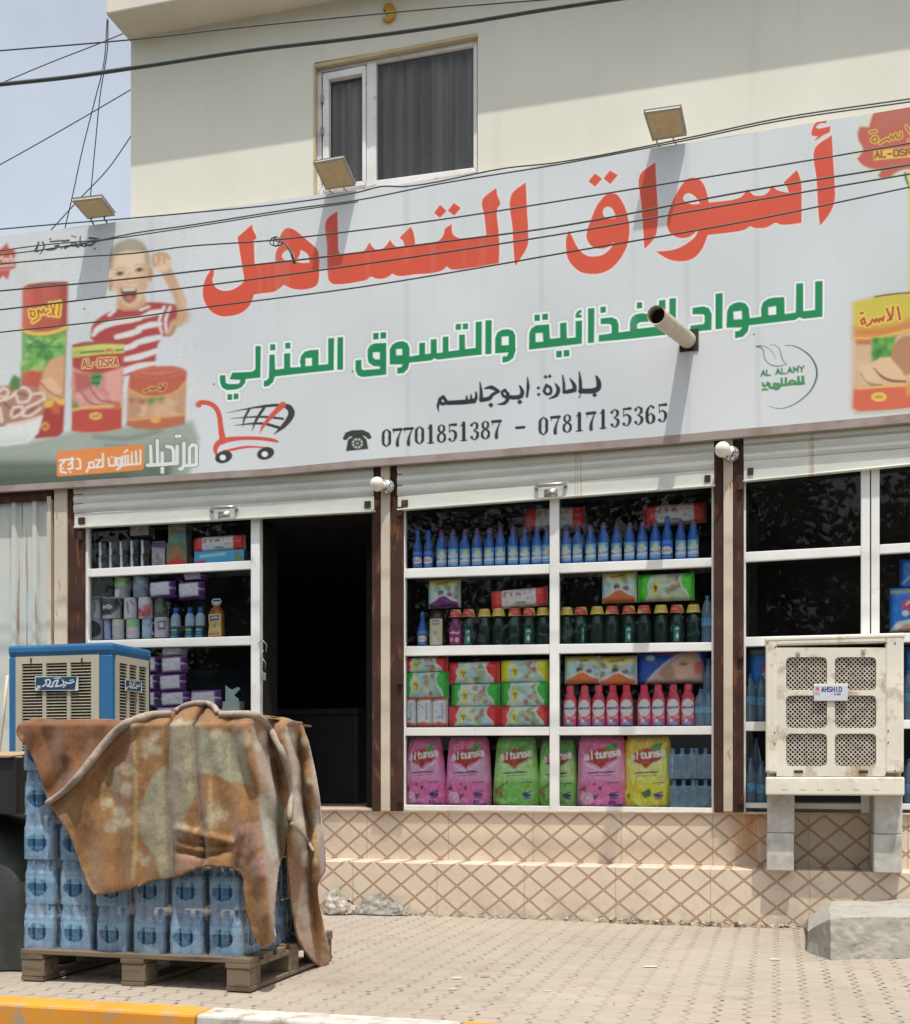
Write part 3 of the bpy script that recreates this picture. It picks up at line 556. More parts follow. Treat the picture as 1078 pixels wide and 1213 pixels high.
greens = [
 [g1([(315,240),(353,240),(350,462),(245,472),(240,500),(215,530),(180,545),(110,550),(75,530),(62,490),(62,447),(100,445),(102,495),(115,508),(190,508),(205,495),(205,478),(130,473),(150,428),(290,422),(308,410),(315,400)])],
 [g1([(115,580),(148,580),(148,618),(115,620)])], [g1([(160,577),(192,575),(192,612),(160,616)])],
 [g1([(415,302),(452,300),(455,408),(520,400),(520,293),(562,290),(562,393),(640,388),(632,350),(640,310),(665,280),(700,270),(763,265),(763,375),(832,368),(832,185),(873,182),(870,410),(455,455),(440,495),(410,522),(375,528),(375,488),(400,480),(412,460)]), g1([(670,325),(718,322),(718,380),(670,383)])],
 [g1([(420,228),(455,226),(455,268),(420,270)])], [g1([(527,218),(562,215),(562,256),(527,258)])], [g1([(898,178),(937,175),(935,405),(897,408)])],
 [g2([(57,395),(92,390),(92,445),(102,454),(205,445),(205,430),(165,428),(135,405),(130,370),(130,330),(145,305),(170,292),(243,288),(242,480),(100,495),(70,485),(57,455)]), g2([(162,345),(205,343),(205,388),(175,388),(162,375)])],
 [g2([(165,230),(198,228),(197,265),(165,267)])], [g2([(210,226),(242,224),(242,260),(210,262)])],
 [g2([(265,418),(265,330),(280,300),(310,282),(345,278),(372,290),(385,320),(385,372),(445,362),(445,290),(480,287),(480,358),(515,352),(515,268),(550,265),(552,352),(588,347),(588,253),(622,250),(622,342),(688,332),(688,240),(722,238),(724,328),(788,320),(788,162),(825,158),(825,360),(560,390),(535,382),(520,395),(385,408),(375,445),(350,470),(310,475),(310,440),(335,435),(345,418)]), g2([(303,325),(340,322),(342,362),(303,365)])],
 [g2([(667,175),(698,172),(698,208),(667,210)])], [g2([(710,172),(740,170),(740,205),(710,206)])], [g2([(848,152),(885,150),(883,355),(847,358)])],
 [g2([(907,352),(907,260),(920,225),(950,208),(985,205),(1015,215),(1028,245),(1028,340),(1015,380),(985,402),(950,407),(952,372),(980,368),(988,346)]), g2([(945,250),(990,247),(990,302),(945,305)])],
 [g3([(90,452),(92,350),(105,318),(135,298),(218,292),(222,385),(288,378),(288,285),(328,280),(330,382),(388,375),(388,272),(428,268),(426,415)]), g3([(130,348),(178,345),(180,402),(130,405)])],
 [g3([(125,232),(158,230),(158,268),(125,270)])], [g3([(175,227),(210,224),(210,262),(175,264)])], [g3([(264,462),(298,460),(298,500),(264,503)])], [g3([(312,457),(346,455),(346,494),(312,497)])],
 [g3([(388,250),(388,228),(400,208),(425,198),(425,215),(410,225),(410,232),(425,232),(425,248)])], [g3([(468,192),(507,188),(505,408),(466,412)])], [g3([(546,182),(580,178),(580,215),(546,220)])],
 [g3([(535,403),(535,362),(610,352),(618,345),(618,300),(610,290),(548,290),(548,255),(620,248),(650,262),(662,295),(662,345),(735,335),(735,280),(748,245),(775,228),(810,222),(845,226),(860,245),(860,275),(800,278),(780,292),(780,322),(920,305),(920,140),(960,135),(960,360),(740,385)])],
 [g3([(778,153),(812,150),(812,188),(778,192)])], [g3([(987,128),(1028,124),(1027,350),(986,354)])],
 [g4([(110,296),(180,285),(215,298),(232,335),(230,435),(97,447),(97,408),(180,398),(188,385),(188,345),(180,335),(110,335)])], [g4([(258,205),(302,200),(300,425),(257,430)])],
 [g4([(327,420),(330,320),(345,285),(375,265),(410,258),(445,265),(468,295),(475,360),(550,350),(548,300),(560,260),(590,238),(625,230),(695,226),(697,335),(770,325),(772,140),(815,136),(816,318),(892,308),(894,126),(940,122),(938,352),(820,365),(790,355),(765,372),(470,405),(462,445),(430,478),(382,487),(382,445),(410,440),(428,418)]), g4([(370,318),(425,312),(427,365),(372,370)]), g4([(592,290),(645,282),(645,338),(593,342)])]]
for l in greens: cv.poly([l[0]], S(186, 192, 194), 4.2, 2.5, 0.55)
for l in greens: cv.poly([l[0]], HALO, 2.6, 1.0)
for l in greens: cv.poly(l, GRN, 0.2, 0.8)
# owner line
b5 = T(500, 430, 230); K5 = b5.k
def st(tf, pts, w, col, **kw): cv.line(tf(pts), [q*tf.k for q in w] if isinstance(w, list) else w*tf.k, col, **kw)
for p, w in (([(968,75),(980,105),(978,140),(960,152),(880,156)], [14,28,31,31,29]), ([(873,50),(878,100),(880,156)], [8,20,22]), ([(822,88),(845,125),(846,150),(803,160)], [10,24,26,24]), ([(780,68),(787,120),(787,163)], [8,18,18]),
    ([(740,115),(756,145),(745,178),(706,198)], [10,24,22,8]), ([(678,150),(690,122),(714,140),(712,168),(690,172),(676,155)], 17), ([(585,80),(588,130),(582,186)], [8,19,14]), ([(543,128),(556,160),(548,184),(470,190)], [12,24,26,25]),
    ([(472,168),(460,150),(444,162),(455,186),(476,182)], 17), ([(476,170),(474,205),(455,224),(420,230)], [20,22,20,7]), ([(350,142),(385,136),(425,158),(392,176),(375,196),(330,206)], [10,24,18,20,24,26]), ([(322,108),(328,160),(328,206)], [8,19,22]),
    ([(300,162),(300,196),(285,214)], [10,20,22]), ([(272,178),(275,212)], [9,20]), ([(248,184),(250,216)], [9,20]), ([(290,212),(230,218),(145,222)], [26,28,26]), ([(140,222),(118,188),(98,206),(108,226),(140,222)], 20), ([(100,205),(88,240),(92,270)], [20,16,5])): st(b5, p, w, BLK)
for x, y, rr in ((958,178,13),(685,76,11),(708,73,11),(645,138,10),(647,174,10),(542,216,14),(382,234,14)): cv.dot(*b5((x, y)), rr*K5*1.15, BLK)
st(b5, [(884,172),(872,180),(880,188),(868,192)], 5, BLK)
# telephone numbers, heavy serif figures
DG = {'0':[([(.5,.03),(.2,.3),(.17,.8),(.2,1.3),(.5,1.57),(.8,1.3),(.83,.8),(.8,.3),(.5,.03)],[.07,.22,.26,.22,.07,.22,.26,.22,.07])],
 '1':[([(.52,.05),(.52,1.5)],.27),([(.22,1.54),(.82,1.54)],.09),([(.5,.1),(.22,.27)],[.12,.07])],
 '7':[([(.12,.14),(.9,.14)],.24),([(.1,.08),(.12,.45)],[.07,.05]),([(.88,.2),(.6,.8),(.5,1.2),(.5,1.52)],[.08,.16,.26,.28])],
 '8':[([(.5,.04),(.25,.22),(.25,.52),(.5,.72),(.75,.52),(.75,.22),(.5,.04)],[.07,.18,.2,.12,.2,.18,.07]),([(.5,.72),(.2,.95),(.2,1.35),(.5,1.56),(.8,1.35),(.8,.95),(.5,.72)],[.12,.2,.22,.07,.22,.2,.12])],
 '5':[([(.22,.12),(.84,.12)],[.16,.24]),([(.2,.1),(.2,.75)],.07),([(.2,.72),(.5,.6),(.8,.85),(.8,1.2),(.55,1.55),(.25,1.45)],[.06,.12,.24,.24,.08,.1]),([(.22,1.36),(.23,1.37)],.24)],
 '3':[([(.22,.25),(.48,.05),(.76,.25),(.74,.55),(.42,.76)],[.16,.08,.22,.2,.06]),([(.42,.76),(.8,.98),(.8,1.3),(.5,1.56),(.22,1.4)],[.06,.22,.24,.08,.1]),([(.2,.28),(.21,.29)],.22),([(.22,1.33),(.23,1.34)],.24)],
 '6':[([(.78,.25),(.55,.04),(.22,.4),(.17,.9),(.25,1.4),(.5,1.57),(.78,1.38),(.8,1.0),(.55,.7),(.25,.95)],[.2,.08,.22,.26,.24,.07,.24,.24,.08,.06])]}
def digits(t, x0, y0, x1, y1, h0, h1):
    n = len(t)
    for i, ch in enumerate(t):
        f = i/(n-1); X = x0+(x1-x0)*f; Y = y0+(y1-y0)*f; h = h0+(h1-h0)*f; w = h*0.54; sl = (y1-y0)/(x1-x0)
        for pts, wd_ in DG[ch]:
            q = [(X+px*w, Y-h+py/1.6*h+sl*px*w) for px, py in pts]; cv.line(q, [z*w*1.22+.25 for z in wd_] if isinstance(wd_, list) else wd_*w*1.22+.25, BLK, 0.7)
d6 = T(390, 470, 410)
a = d6((160,158)); b = d6((502,131)); digits("07701851387", a[0]+1.2, a[1], b[0]+1.2, b[1], 21.5, 22)
a = d6((650,122)); b = d6((1020,82)); digits("07817135365", a[0]+.6, a[1], b[0]+.6, b[1], 22, 22.5)
st(d6, [(583,97),(607,95)], 9, BLK, smooth=0)
cv.poly(d6([(42,130),(50,112),(70,104),(105,103),(125,112),(133,128),(122,133),(110,122),(65,124),(55,134),(45,135)]), S(52,60,50)); cv.poly(d6([(58,134),(75,122),(102,120),(116,132),(122,163),(52,170)]), S(52,60,50))
cv.ell(*d6((88,145)), 17*d6.k, 16*d6.k, S(190,200,190)); cv.ell(*d6((88,145)), 11*d6.k, 10*d6.k, S(52,60,50)); cv.ell(*d6((88,145)), 4*d6.k, 4*d6.k, S(160,170,160))
for k in range(8): cv.ell(*d6((88+14*math.cos(k*.785), 145+13*math.sin(k*.785))), 1.0, 1.0, S(70,80,70))
# trolley
c8 = T(225, 465, 140); CR = S(205, 88, 70); CB = S(58, 58, 56)
for p, w, c in (([(78,108),(85,95),(150,92),(205,112),(245,155),(268,220),(280,320),(300,440)], [60,44,44,44,46,46,50,62], CR), ([(240,565),(232,510),(268,455),(350,430),(480,417),(640,420),(760,436),(800,447)], [24,46,56,48,36,34,34,20], CR), ([(300,535),(380,522),(470,503),(560,495),(720,505)], [16,26,26,20,12], CR)): st(c8, p, w, c)
st(c8, [(285,530),(360,480),(460,455),(560,448)], [4,16,22,10], S(205,211,213))
for (x, y), (u, v) in (((308,588),(300,593)), ((690,555),(682,562))): cv.ell(*c8((x,y)), 80*c8.k, 56*c8.k, CB, -0.3); cv.ell(*c8((u,v)), 28*c8.k, 26*c8.k, S(228,228,222))
for p, w in (([(340,182),(520,148),(680,125),(830,118),(905,138),(928,185),(905,245),(850,310),(765,382)], [4,14,25,30,55,62,55,42,6]), ([(370,237),(520,225),(680,222),(850,240)], [4,14,22,22]), ([(405,300),(540,285),(680,285),(810,320)], [5,18,26,28]), ([(540,150),(495,240),(480,315)], [25,22,4]), ([(685,125),(600,260),(567,350)], [30,26,5])): st(c8, p, w, CB)
st(c8, [(850,112),(740,220),(660,320),(638,375)], [56,42,26,4], CR)
# round leaf emblem
l7 = T(860, 390, 140); LG = S(52, 100, 78); L2 = S(84, 100, 96)
st(l7, [(540,148),(600,150),(660,170),(760,240),(820,340),(828,430),(780,550),(690,640),(580,705),(480,724),(380,700)], [6,8,11,14,17,17,14,12,9,7,3], LG)
st(l7, [(160,640),(110,500),(110,360),(200,200),(330,100),(520,65),(700,100)], 3, S(190,202,196), alpha=.7); st(l7, [(200,720),(330,790),(500,805),(700,750),(860,600),(920,400)], 3, S(190,200,198), alpha=.7)
for p, w in (([(278,158),(318,165),(342,200),(350,260),(380,305),(430,332),(500,335),(552,320)], [14,11,10,9,9,10,9,5]), ([(278,156),(330,150),(395,180),(435,225),(455,270)], [12,8,6,5,2]), ([(400,142),(450,148),(490,185),(505,240),(520,285),(552,320)], [4,6,8,9,9,7])): st(l7, p, w, L2)
cv.text("AL", *l7((322,378)), 50*l7.k, S(58,128,86), 15*l7.k, slope=-.11, wid=.72, gap=.25); cv.text("ALAMY", *l7((455,364)), 50*l7.k, S(58,128,86), 15*l7.k, slope=-.11, wid=.78, gap=.30)
EG = S(74, 142, 92)
for p, w in (([(335,492),(340,515),(372,510),(378,488)], 22), ([(332,553),(378,550)], 20), ([(352,515),(352,548)], 12), ([(395,498),(400,528),(440,535),(500,515)], 28), ([(440,500),(480,500),(482,535),(455,548),(438,525),(442,500)], 26), ([(500,512),(640,498),(710,490)], 26), ([(575,488),(600,470),(630,480)], 24)): st(l7, p, w, EG)
cv.poly(l7([(497,445),(518,441),(520,500),(534,498),(534,440),(557,437),(557,515),(497,524)]), EG); cv.poly(l7([(647,430),(672,427),(674,480),(686,478),(686,425),(715,421),(715,508),(647,514)]), EG)
# ---------------- printed picture at the left end
A = T(0, 270, 240); kA = A.k
def P(pts, col, **kw): cv.poly(A(pts), col, **kw)
def Ln(pts, w, col, **kw): st(A, pts, w, col, **kw)
def El(x, y, rx, ry, col, rot=0, **kw): cv.ell(*A((x, y)), rx*kA, ry*kA, col, rot, **kw)
TB = S(158,168,154)
cv.poly([(-200,530),(0,528),(45,521),(85,511),(228,499),(236,520),(215,600),(-200,620)], TB, soft=7)
cv.poly([(-200,545),(20,543),(75,540),(150,530),(222,520),(212,600),(-200,620)], S(140,150,136), soft=12, alpha=.8)
cv.poly([(-200,548),(65,547),(150,552),(205,549),(195,600),(-200,620)], S(98,114,98), soft=9); cv.poly([(-200,566),(150,560),(180,600),(-200,620)], S(78,90,76), soft=8, alpha=.8)
cv.line([(112,517),(150,520),(190,510)], 5, S(122,136,124), 5, .8); cv.line([(125,527),(160,531)], 5, S(128,140,126), 4, .7)
P([(-60,110),(0,115),(20,100),(40,80),(50,112),(82,115),(85,150),(70,170),(88,185),(82,215),(55,225),(50,252),(38,276),(18,255),(0,272),(-60,260)], S(196,82,62), soft=1.5)
for p in ([(-10,180),(12,150),(20,180),(35,160),(42,182),(60,150),(66,185)], [(-10,205),(70,198)]): Ln(p, 10, S(222,190,178))
Ln([(0,225),(70,218)], 5, S(215,160,148))
cv.mottle([S(205,210,190), S(214,216,206)], 10, 26, 45, 280, 340, 4, 10, .35, 8, 9)
# tall can
P([(120,318),(150,300),(240,288),(362,285),(358,560),(335,1085),(310,1108),(190,1120),(112,1095),(114,700)], S(190,84,60))
P([(120,318),(150,300),(240,288),(362,285),(360,305),(240,310),(140,325)], S(164,62,48))
P([(120,330),(175,320),(172,548),(116,545)], S(216,100,74), soft=8, alpha=.6); P([(318,310),(361,300),(357,540),(325,550)], S(160,62,46), soft=6, alpha=.7)
P([(116,545),(180,568),(260,566),(356,530),(345,770),(330,930),(112,930)], S(112,172,84))
g_ = [S(92,160,70), S(142,196,92), S(74,140,66), S(168,206,104), S(120,182,80)]; x0, y0 = A((120,570)); x1, y1 = A((345,770)); cv.mottle(g_, 90, x0, x1, y0, y1, 1.5, 6, .75, 2, 5)
for p in ([(150,640),(200,600),(240,625),(300,590)], [(160,630),(330,635)], [(200,690),(230,640),(250,690)]): Ln(p, 12, S(58,118,72), alpha=.7)
P([(114,770),(170,755),(235,765),(240,900),(112,930)], S(196,84,62), soft=4); P([(235,750),(270,700),(345,680),(335,900),(290,925),(200,880)], S(214,160,116), soft=3); P([(215,815),(270,790),(330,860),(300,905)], S(226,180,140), soft=3); Ln([(215,820),(260,870),(320,900)], 9, S(168,112,76))
P([(195,940),(345,920),(335,1085),(310,1108),(190,1120)], S(170,58,44), soft=2); P([(200,930),(345,905),(345,940),(200,965)], S(226,178,70), soft=2); El(240,1055,22,24,S(214,150,60)); El(240,1055,12,14,S(190,100,50)); P([(270,960),(290,920),(320,940),(315,990),(280,985)], S(196,96,44), soft=3)
Ln([(116,540),(160,558),(240,562),(310,548),(357,528)], 20, S(228,186,66)); Ln([(116,553),(160,572),(240,576),(310,562),(356,543)], 5, S(120,130,50))
YL = S(232,196,78)
for w, c in ((26, YL), (8, S(190,96,52))):
    for p in ([(318,395),(312,468)], [(295,400),(280,455),(262,462)], [(268,402),(290,465)], [(258,440),(240,455),(232,430),(222,455),(208,435),(205,460)], [(200,440),(205,475),(175,498)], [(165,470),(160,440),(182,445),(184,470),(165,472)]): Ln(p, w, c)
# bowl of sliced meat
P([(-60,850),(30,838),(120,835),(200,850),(240,905),(226,1010),(0,1068),(-60,1068)], S(176,126,104), soft=3)
for p, w in (([(0,870),(20,850),(45,870),(30,900),(0,895)], 14), ([(-40,930),(60,900),(95,860),(130,850),(165,880),(150,920),(100,930),(85,890)], 15), ([(60,1000),(70,960),(120,950),(110,990),(70,1010)], 14), ([(120,995),(140,960),(200,930),(235,905)], 15), ([(120,1000),(160,1000),(215,960)], 14), ([(180,885),(225,880),(240,915)], 13), ([(0,960),(10,1030)], 20), ([(40,1050),(140,1030),(220,1005)], 17)): Ln(p, w, S(224,200,182)); 
for p in ([(100,880),(140,890)], [(80,985),(110,970)], [(140,985),(190,955)], [(20,930),(60,960)]): Ln(p, 12, S(128,84,66), alpha=.8)
P([(60,800),(75,780),(95,792),(110,800),(108,860),(60,870),(50,830)], S(90,132,64), soft=3)
P([(-80,1070),(0,1060),(120,1045),(225,1008),(205,1090),(150,1145),(30,1160),(-80,1150)], S(218,223,219)); P([(-80,1100),(30,1120),(160,1100),(150,1145),(30,1160),(-80,1150)], S(196,204,198), soft=8, alpha=.6)
# boy in a striped shirt, laughing, one arm up
SK, SK2, SK3 = S(224,192,156), S(200,160,120), S(176,136,98)
Ln([(935,480),(962,400),(930,320),(885,230),(865,190)], [95,60,56,60,70], SK2, soft=3); Ln([(965,470),(975,400),(945,320)], [40,20,10], SK, soft=6, alpha=.7); P([(900,470),(960,420),(1010,450),(1000,500),(930,525),(900,500)], SK2, soft=8)
El(860,185,48,52,SK,soft=3); 
for p in ([(820,200),(815,150),(840,140)], [(840,170),(850,135),(870,140)], [(870,165),(885,140),(900,160)]): Ln(p, 18, SK2)
for p in ([(818,205),(835,185)], [(845,195),(850,165)], [(872,190),(880,165)]): Ln(p, 6, SK3)
P([(482,590),(490,520),(540,470),(610,435),(660,420),(770,395),(850,395),(930,405),(945,440),(905,560),(870,580),(840,620),(828,760),(660,790),(650,900),(560,900),(560,640)], S(176,64,58), soft=1.5, smooth=2)
WT = S(216,212,208)
for p, w in (([(498,570),(520,540),(600,505),(690,490),(745,480)], [20,32,32,30,22]), ([(580,465),(610,440)], 16), ([(620,580),(700,560),(740,545)], [26,32,28]), ([(735,535),(800,515),(850,510)], [26,32,26]), ([(740,480),(800,455),(850,445)], [14,34,28]), ([(745,435),(790,418)], 14), ([(660,640),(700,630),(720,620)], 30), ([(715,615),(780,595),(855,580)], [26,34,26]), ([(660,700),(740,685),(830,655)], [26,34,28]), ([(655,765),(740,735),(828,720)], [34,32,20]), ([(650,850),(665,850)], 44), ([(872,420),(845,500),(862,560)], [16,14,12]), ([(905,420),(880,490),(885,555)], [14,16,14])): Ln(p, w, WT, smooth=2)
P([(885,560),(905,500),(935,480),(950,510),(920,570),(895,582)], SK2, soft=4); Ln([(890,575),(915,560),(930,520)], 8, S(150,90,70))
P([(625,350),(765,345),(780,400),(730,435),(660,440),(618,420)], SK2, soft=3)
cv.poly(A([(590,150),(600,110),(640,80),(700,68),(760,90),(785,140),(795,230),(785,310),(755,375),(700,420),(665,410),(625,360),(590,290),(582,210)]), SK, soft=1.6, smooth=4)
P([(760,150),(790,150),(795,230),(780,320),(745,385),(765,280)], SK2, soft=5, alpha=.7); El(700,170,70,45,S(232,206,174),soft=10,alpha=.7)
El(588,300,14,38,SK2); El(800,245,15,40,SK2); El(590,300,7,22,SK3,soft=3); El(800,248,7,24,SK3,soft=3)
cv.poly(A([(584,220),(586,140),(605,95),(650,68),(705,58),(760,78),(790,130),(800,220),(785,200),(770,130),(720,120),(650,128),(612,150),(598,220)]), S(160,152,130), soft=4, smooth=3); P([(640,80),(700,68),(755,95),(720,112),(650,115)], S(166,160,140), soft=5)
El(635,305,34,30,S(206,160,124),soft=9,alpha=.55); El(752,290,26,34,S(196,148,112),soft=9,alpha=.6); El(690,395,40,22,S(206,164,128),soft=6,alpha=.6)
for x, y in ((638,242),(742,222)): El(x,y,22,11,S(120,84,62),-.2,soft=2.5); El(x,y,9,9,S(62,46,40)); 
Ln([(612,225),(640,212),(668,216)], 8, S(150,112,80), alpha=.45); Ln([(715,202),(745,190),(770,200)], 8, S(150,112,80), alpha=.45)
Ln([(690,235),(670,280),(690,295),(720,285)], [5,7,9,8], SK3, alpha=.55)
cv.poly(A([(640,320),(690,315),(725,318),(728,345),(712,385),(685,400),(660,385),(645,350)]), S(112,56,48), soft=2, smooth=3); P([(650,322),(690,318),(720,320),(716,332),(655,336)], S(228,222,212), soft=1.5); El(688,375,26,18,S(188,104,92),soft=3)
Ln([(620,310),(635,350),(650,390)], 7, SK3, alpha=.5); Ln([(745,305),(738,350),(720,395)], 7, SK3, alpha=.5)
# middle can
P([(385,622),(440,608),(560,600),(660,604),(655,850),(648,1068),(560,1082),(450,1088),(378,1078)], S(188,70,54)); P([(385,622),(440,608),(560,600),(660,604),(660,618),(540,614),(400,634)], S(164,84,56))
P([(386,638),(540,618),(660,620),(660,665),(540,672),(386,692)], S(204,206,96)); P([(386,650),(430,640),(430,685),(386,690)], S(168,190,80), soft=5)
Ln([(432,664),(470,660)], 11, S(88,112,60)); Ln([(480,660),(555,655)], 11, S(88,112,60)); Ln([(570,645),(572,660),(585,645),(600,660)], 9, S(190,70,50)); Ln([(615,652),(655,648)], 10, S(88,112,60))
P([(386,692),(540,672),(660,665),(660,735),(600,765),(500,770),(386,735)], S(178,68,52)); cv.text("AL-OSRA", *A((440,702)), 40*kA, S(222,176,120), 15*kA, slope=-.06, wid=.46, gap=.2); cv.text("AL-OSRA", *A((440,702)), 40*kA, S(150,56,46), 5*kA, slope=-.06, wid=.46, gap=.2)
P([(384,738),(440,765),(520,775),(600,765),(658,735),(655,850),(650,960),(382,975)], S(206,142,128)); cv.mottle([S(196,110,100), S(222,164,150), S(212,150,136)], 24, *A((400,640))[:1], A((640,0))[0], A((0,790))[1], A((0,940))[1], 3, 9, .6, 5, 4)
P([(395,770),(480,775),(490,840),(400,880)], S(186,96,84), soft=4); P([(560,770),(650,745),(648,930),(600,925),(560,850)], S(222,158,144), soft=4); P([(480,775),(540,770),(545,800),(520,850),(485,830)], S(82,146,78), soft=3); Ln([(490,800),(535,790)], 8, S(40,96,80)); Ln([(485,825),(530,825)], 8, S(40,96,80))
for p in ([(430,870),(480,930),(560,945)], [(480,850),(530,915),(610,928)]): Ln(p, 9, S(160,92,84)); 
El(400,945,18,22,S(110,140,80),soft=5); Ln([(384,968),(450,955),(560,948),(650,950)], 13, S(226,176,80)); P([(382,975),(450,964),(650,960),(648,1068),(560,1082),(450,1088),(378,1078)], S(192,70,52)); El(508,1000,34,20,S(226,180,84)); Ln([(492,1002),(524,998)], 8, S(140,100,50)); El(625,945,20,22,S(190,110,56),soft=4); Ln([(378,1080),(450,1090),(560,1084),(648,1070)], 6, S(186,150,120))
# low can
cv.poly(A([(690,790),(720,760),(790,742),(870,735),(960,742),(994,765),(992,850),(985,1040),(920,1058),(830,1070),(730,1066),(672,1045),(678,900)]), S(196,150,112), soft=1.3, smooth=2)
cv.poly(A([(690,790),(720,760),(790,742),(870,735),(960,742),(994,765),(990,810),(950,860),(860,890),(770,890),(688,860)]), S(190,92,62), soft=1.5, smooth=2); El(850,770,130,26,S(204,112,80),-.05,soft=3); Ln([(740,780),(850,790),(960,768)], 5, S(150,66,50)); Ln([(780,765),(850,755),(930,758)], 5, S(160,76,56))
Ln([(686,858),(770,898),(860,897),(940,870),(988,815)], 10, S(222,158,80)); P([(690,905),(780,915),(760,950),(700,945)], S(172,92,62), soft=5); P([(790,905),(880,900),(860,940),(790,940)], S(92,140,70), soft=4); cv.mottle([S(214,170,130), S(184,134,98), S(222,180,142)], 18, A((700,0))[0], A((970,0))[0], A((0,930))[1], A((0,1000))[1], 3, 8, .6, 5, 6)
for w, c in ((18, S(222,176,84)), (6, S(150,66,48))):
    for p in ([(880,830),(872,858)], [(855,835),(870,862),(845,862)], [(835,858),(820,850),(812,862),(800,852)], [(790,862),(770,870)]): Ln(p, w, c)
Ln([(685,1025),(760,1015),(880,1005),(985,990)], 9, S(222,164,84)); P([(676,1030),(760,1022),(985,1000),(985,1040),(920,1058),(830,1070),(730,1066),(672,1048)], S(192,104,64), soft=2); El(830,1025,26,14,S(224,170,80)); Ln([(672,1050),(730,1068),(830,1072),(985,1042)], 6, S(150,130,104))
jj = np.nonzero((xs > -3) & (xs < 236))[0]; blk = cv.C[:, jj[0]:jj[-1]+1]
gq = np.random.default_rng(3); blk *= 1+.07*gq.standard_normal(blk.shape[:2])[..., None]
for _ in range(2):
    blk[:, 1:-1] = (blk[:, :-2]+2*blk[:, 1:-1]+blk[:, 2:])/4; blk[1:-1] = (blk[:-2]+2*blk[1:-1]+blk[2:])/4
g_l = cv.C[:, jj[0]:jj[-1]+1]; g_l[:] = g_l*.88 + g_l.mean(-1, keepdims=True)*.12
for w, c in ((24, YL), (8, S(176,84,48))):
    for p in ([(318,395),(312,468)], [(295,400),(280,455),(262,462)], [(268,402),(290,465)], [(258,440),(240,455),(232,430),(222,455),(208,435),(205,460)], [(200,440),(205,475),(175,498)], [(165,470),(160,440),(182,445),(184,470),(165,472)]): Ln(p, w, c)
cv.text("AL-OSRA", *A((440,702)), 42*kA, S(226,186,130), 17*kA, slope=-.06, wid=.46, gap=.2); cv.text("AL-OSRA", *A((440,702)), 42*kA, S(140,50,42), 6*kA, slope=-.06, wid=.46, gap=.2)
for p in ([(880,830),(872,858)], [(855,835),(870,862),(845,862)], [(835,858),(820,850),(812,862),(800,852)], [(790,862),(770,870)]): Ln(p, 7, S(150,66,48))
El(638,242,7,6,S(84,62,52)); El(742,222,7,6,S(84,62,52)); P([(652,323),(690,319),(720,321),(716,331),(655,335)], S(208,192,178), soft=1.4, alpha=.8)
# small black heading top left
k2 = T(0, 240, 160); KB = S(46, 50, 52)
for p, w in (([(712,282),(745,285),(800,296),(750,318),(735,335),(690,338)], 17), ([(690,338),(668,322),(650,338),(668,348),(690,338)], 15), ([(650,340),(640,320),(640,268)], [16,14,10]), ([(640,342),(610,345)], 15), ([(602,345),(570,345),(572,318),(598,318),(604,345)], 14), ([(500,308),(548,300)], 16), ([(400,312),(500,302)], 13), ([(555,345),(530,355),(512,362)], [15,13,8]), ([(545,345),(520,350),(505,352)], 14), ([(470,340),(440,345),(448,365)], 14), ([(462,350),(420,375),(372,378)], [14,15,12]), ([(340,315),(352,350),(335,385),(318,415)], [13,14,12,6]), ([(310,315),(300,345),(288,372),(272,388)], [13,15,15,9]), ([(300,360),(278,385),(302,392)], 14)): st(k2, p, w, KB)
for x, y in ((575,265),(598,272),(400,290),(755,368),(490,362),(520,365),(620,355)): cv.dot(*k2((x,y)), 10*k2.k, KB)
# captions under the picture
m4 = T(50, 505, 200)
cv.poly(m4([(94,170),(105,160),(640,116),(652,124),(648,268),(638,278),(105,322),(93,314)]), S(222,138,72)); GW = S(222,226,220)
for w, c in ((32, S(110,120,108)), (22, GW)):
    for p in ([(984,246),(942,250),(940,140),(960,116),(984,124),(984,246)], [(945,250),(905,250)], [(905,108),(905,250),(890,272),(878,272)], [(862,128),(862,236),(790,240)], [(795,128),(828,134),(838,160),(838,236)], [(766,170),(766,242)], [(790,242),(672,248)], [(736,92),(737,244)], [(692,126),(696,240)]): st(m4, p, w, c, smooth=0)
    for x, y in ((858,64),(878,62),(766,270),(766,290)): cv.ell(*m4((x,y)), (w*.55)*m4.k, (w*.55)*m4.k, c)
for p in ([(628,152),(626,238),(585,243)], [(598,160),(600,240)], [(572,182),(572,243)], [(548,186),(548,246)], [(530,188),(530,247)], [(512,190),(512,249),(580,243)], [(500,250),(480,250),(478,205),(500,202),(502,260),(478,275)], [(466,200),(464,250),(428,252),(424,205)], [(388,176),(388,258),(345,262)], [(340,216),(372,214),(350,250)], [(335,262),(300,266),(300,232),(325,228),(335,262)], [(300,255),(284,290)], [(225,206),(242,216),(244,268),(220,272)], [(192,200),(194,268),(165,274)], [(160,212),(200,208),(170,245)], [(112,218),(150,212),(118,248),(118,292),(152,296)]): st(m4, p, 12, GW, smooth=0)
for x, y in ((572,168),(535,158),(545,152),(526,166),(445,196),(180,292),(135,270)): cv.dot(*m4((x,y)), 8*m4.k, GW)
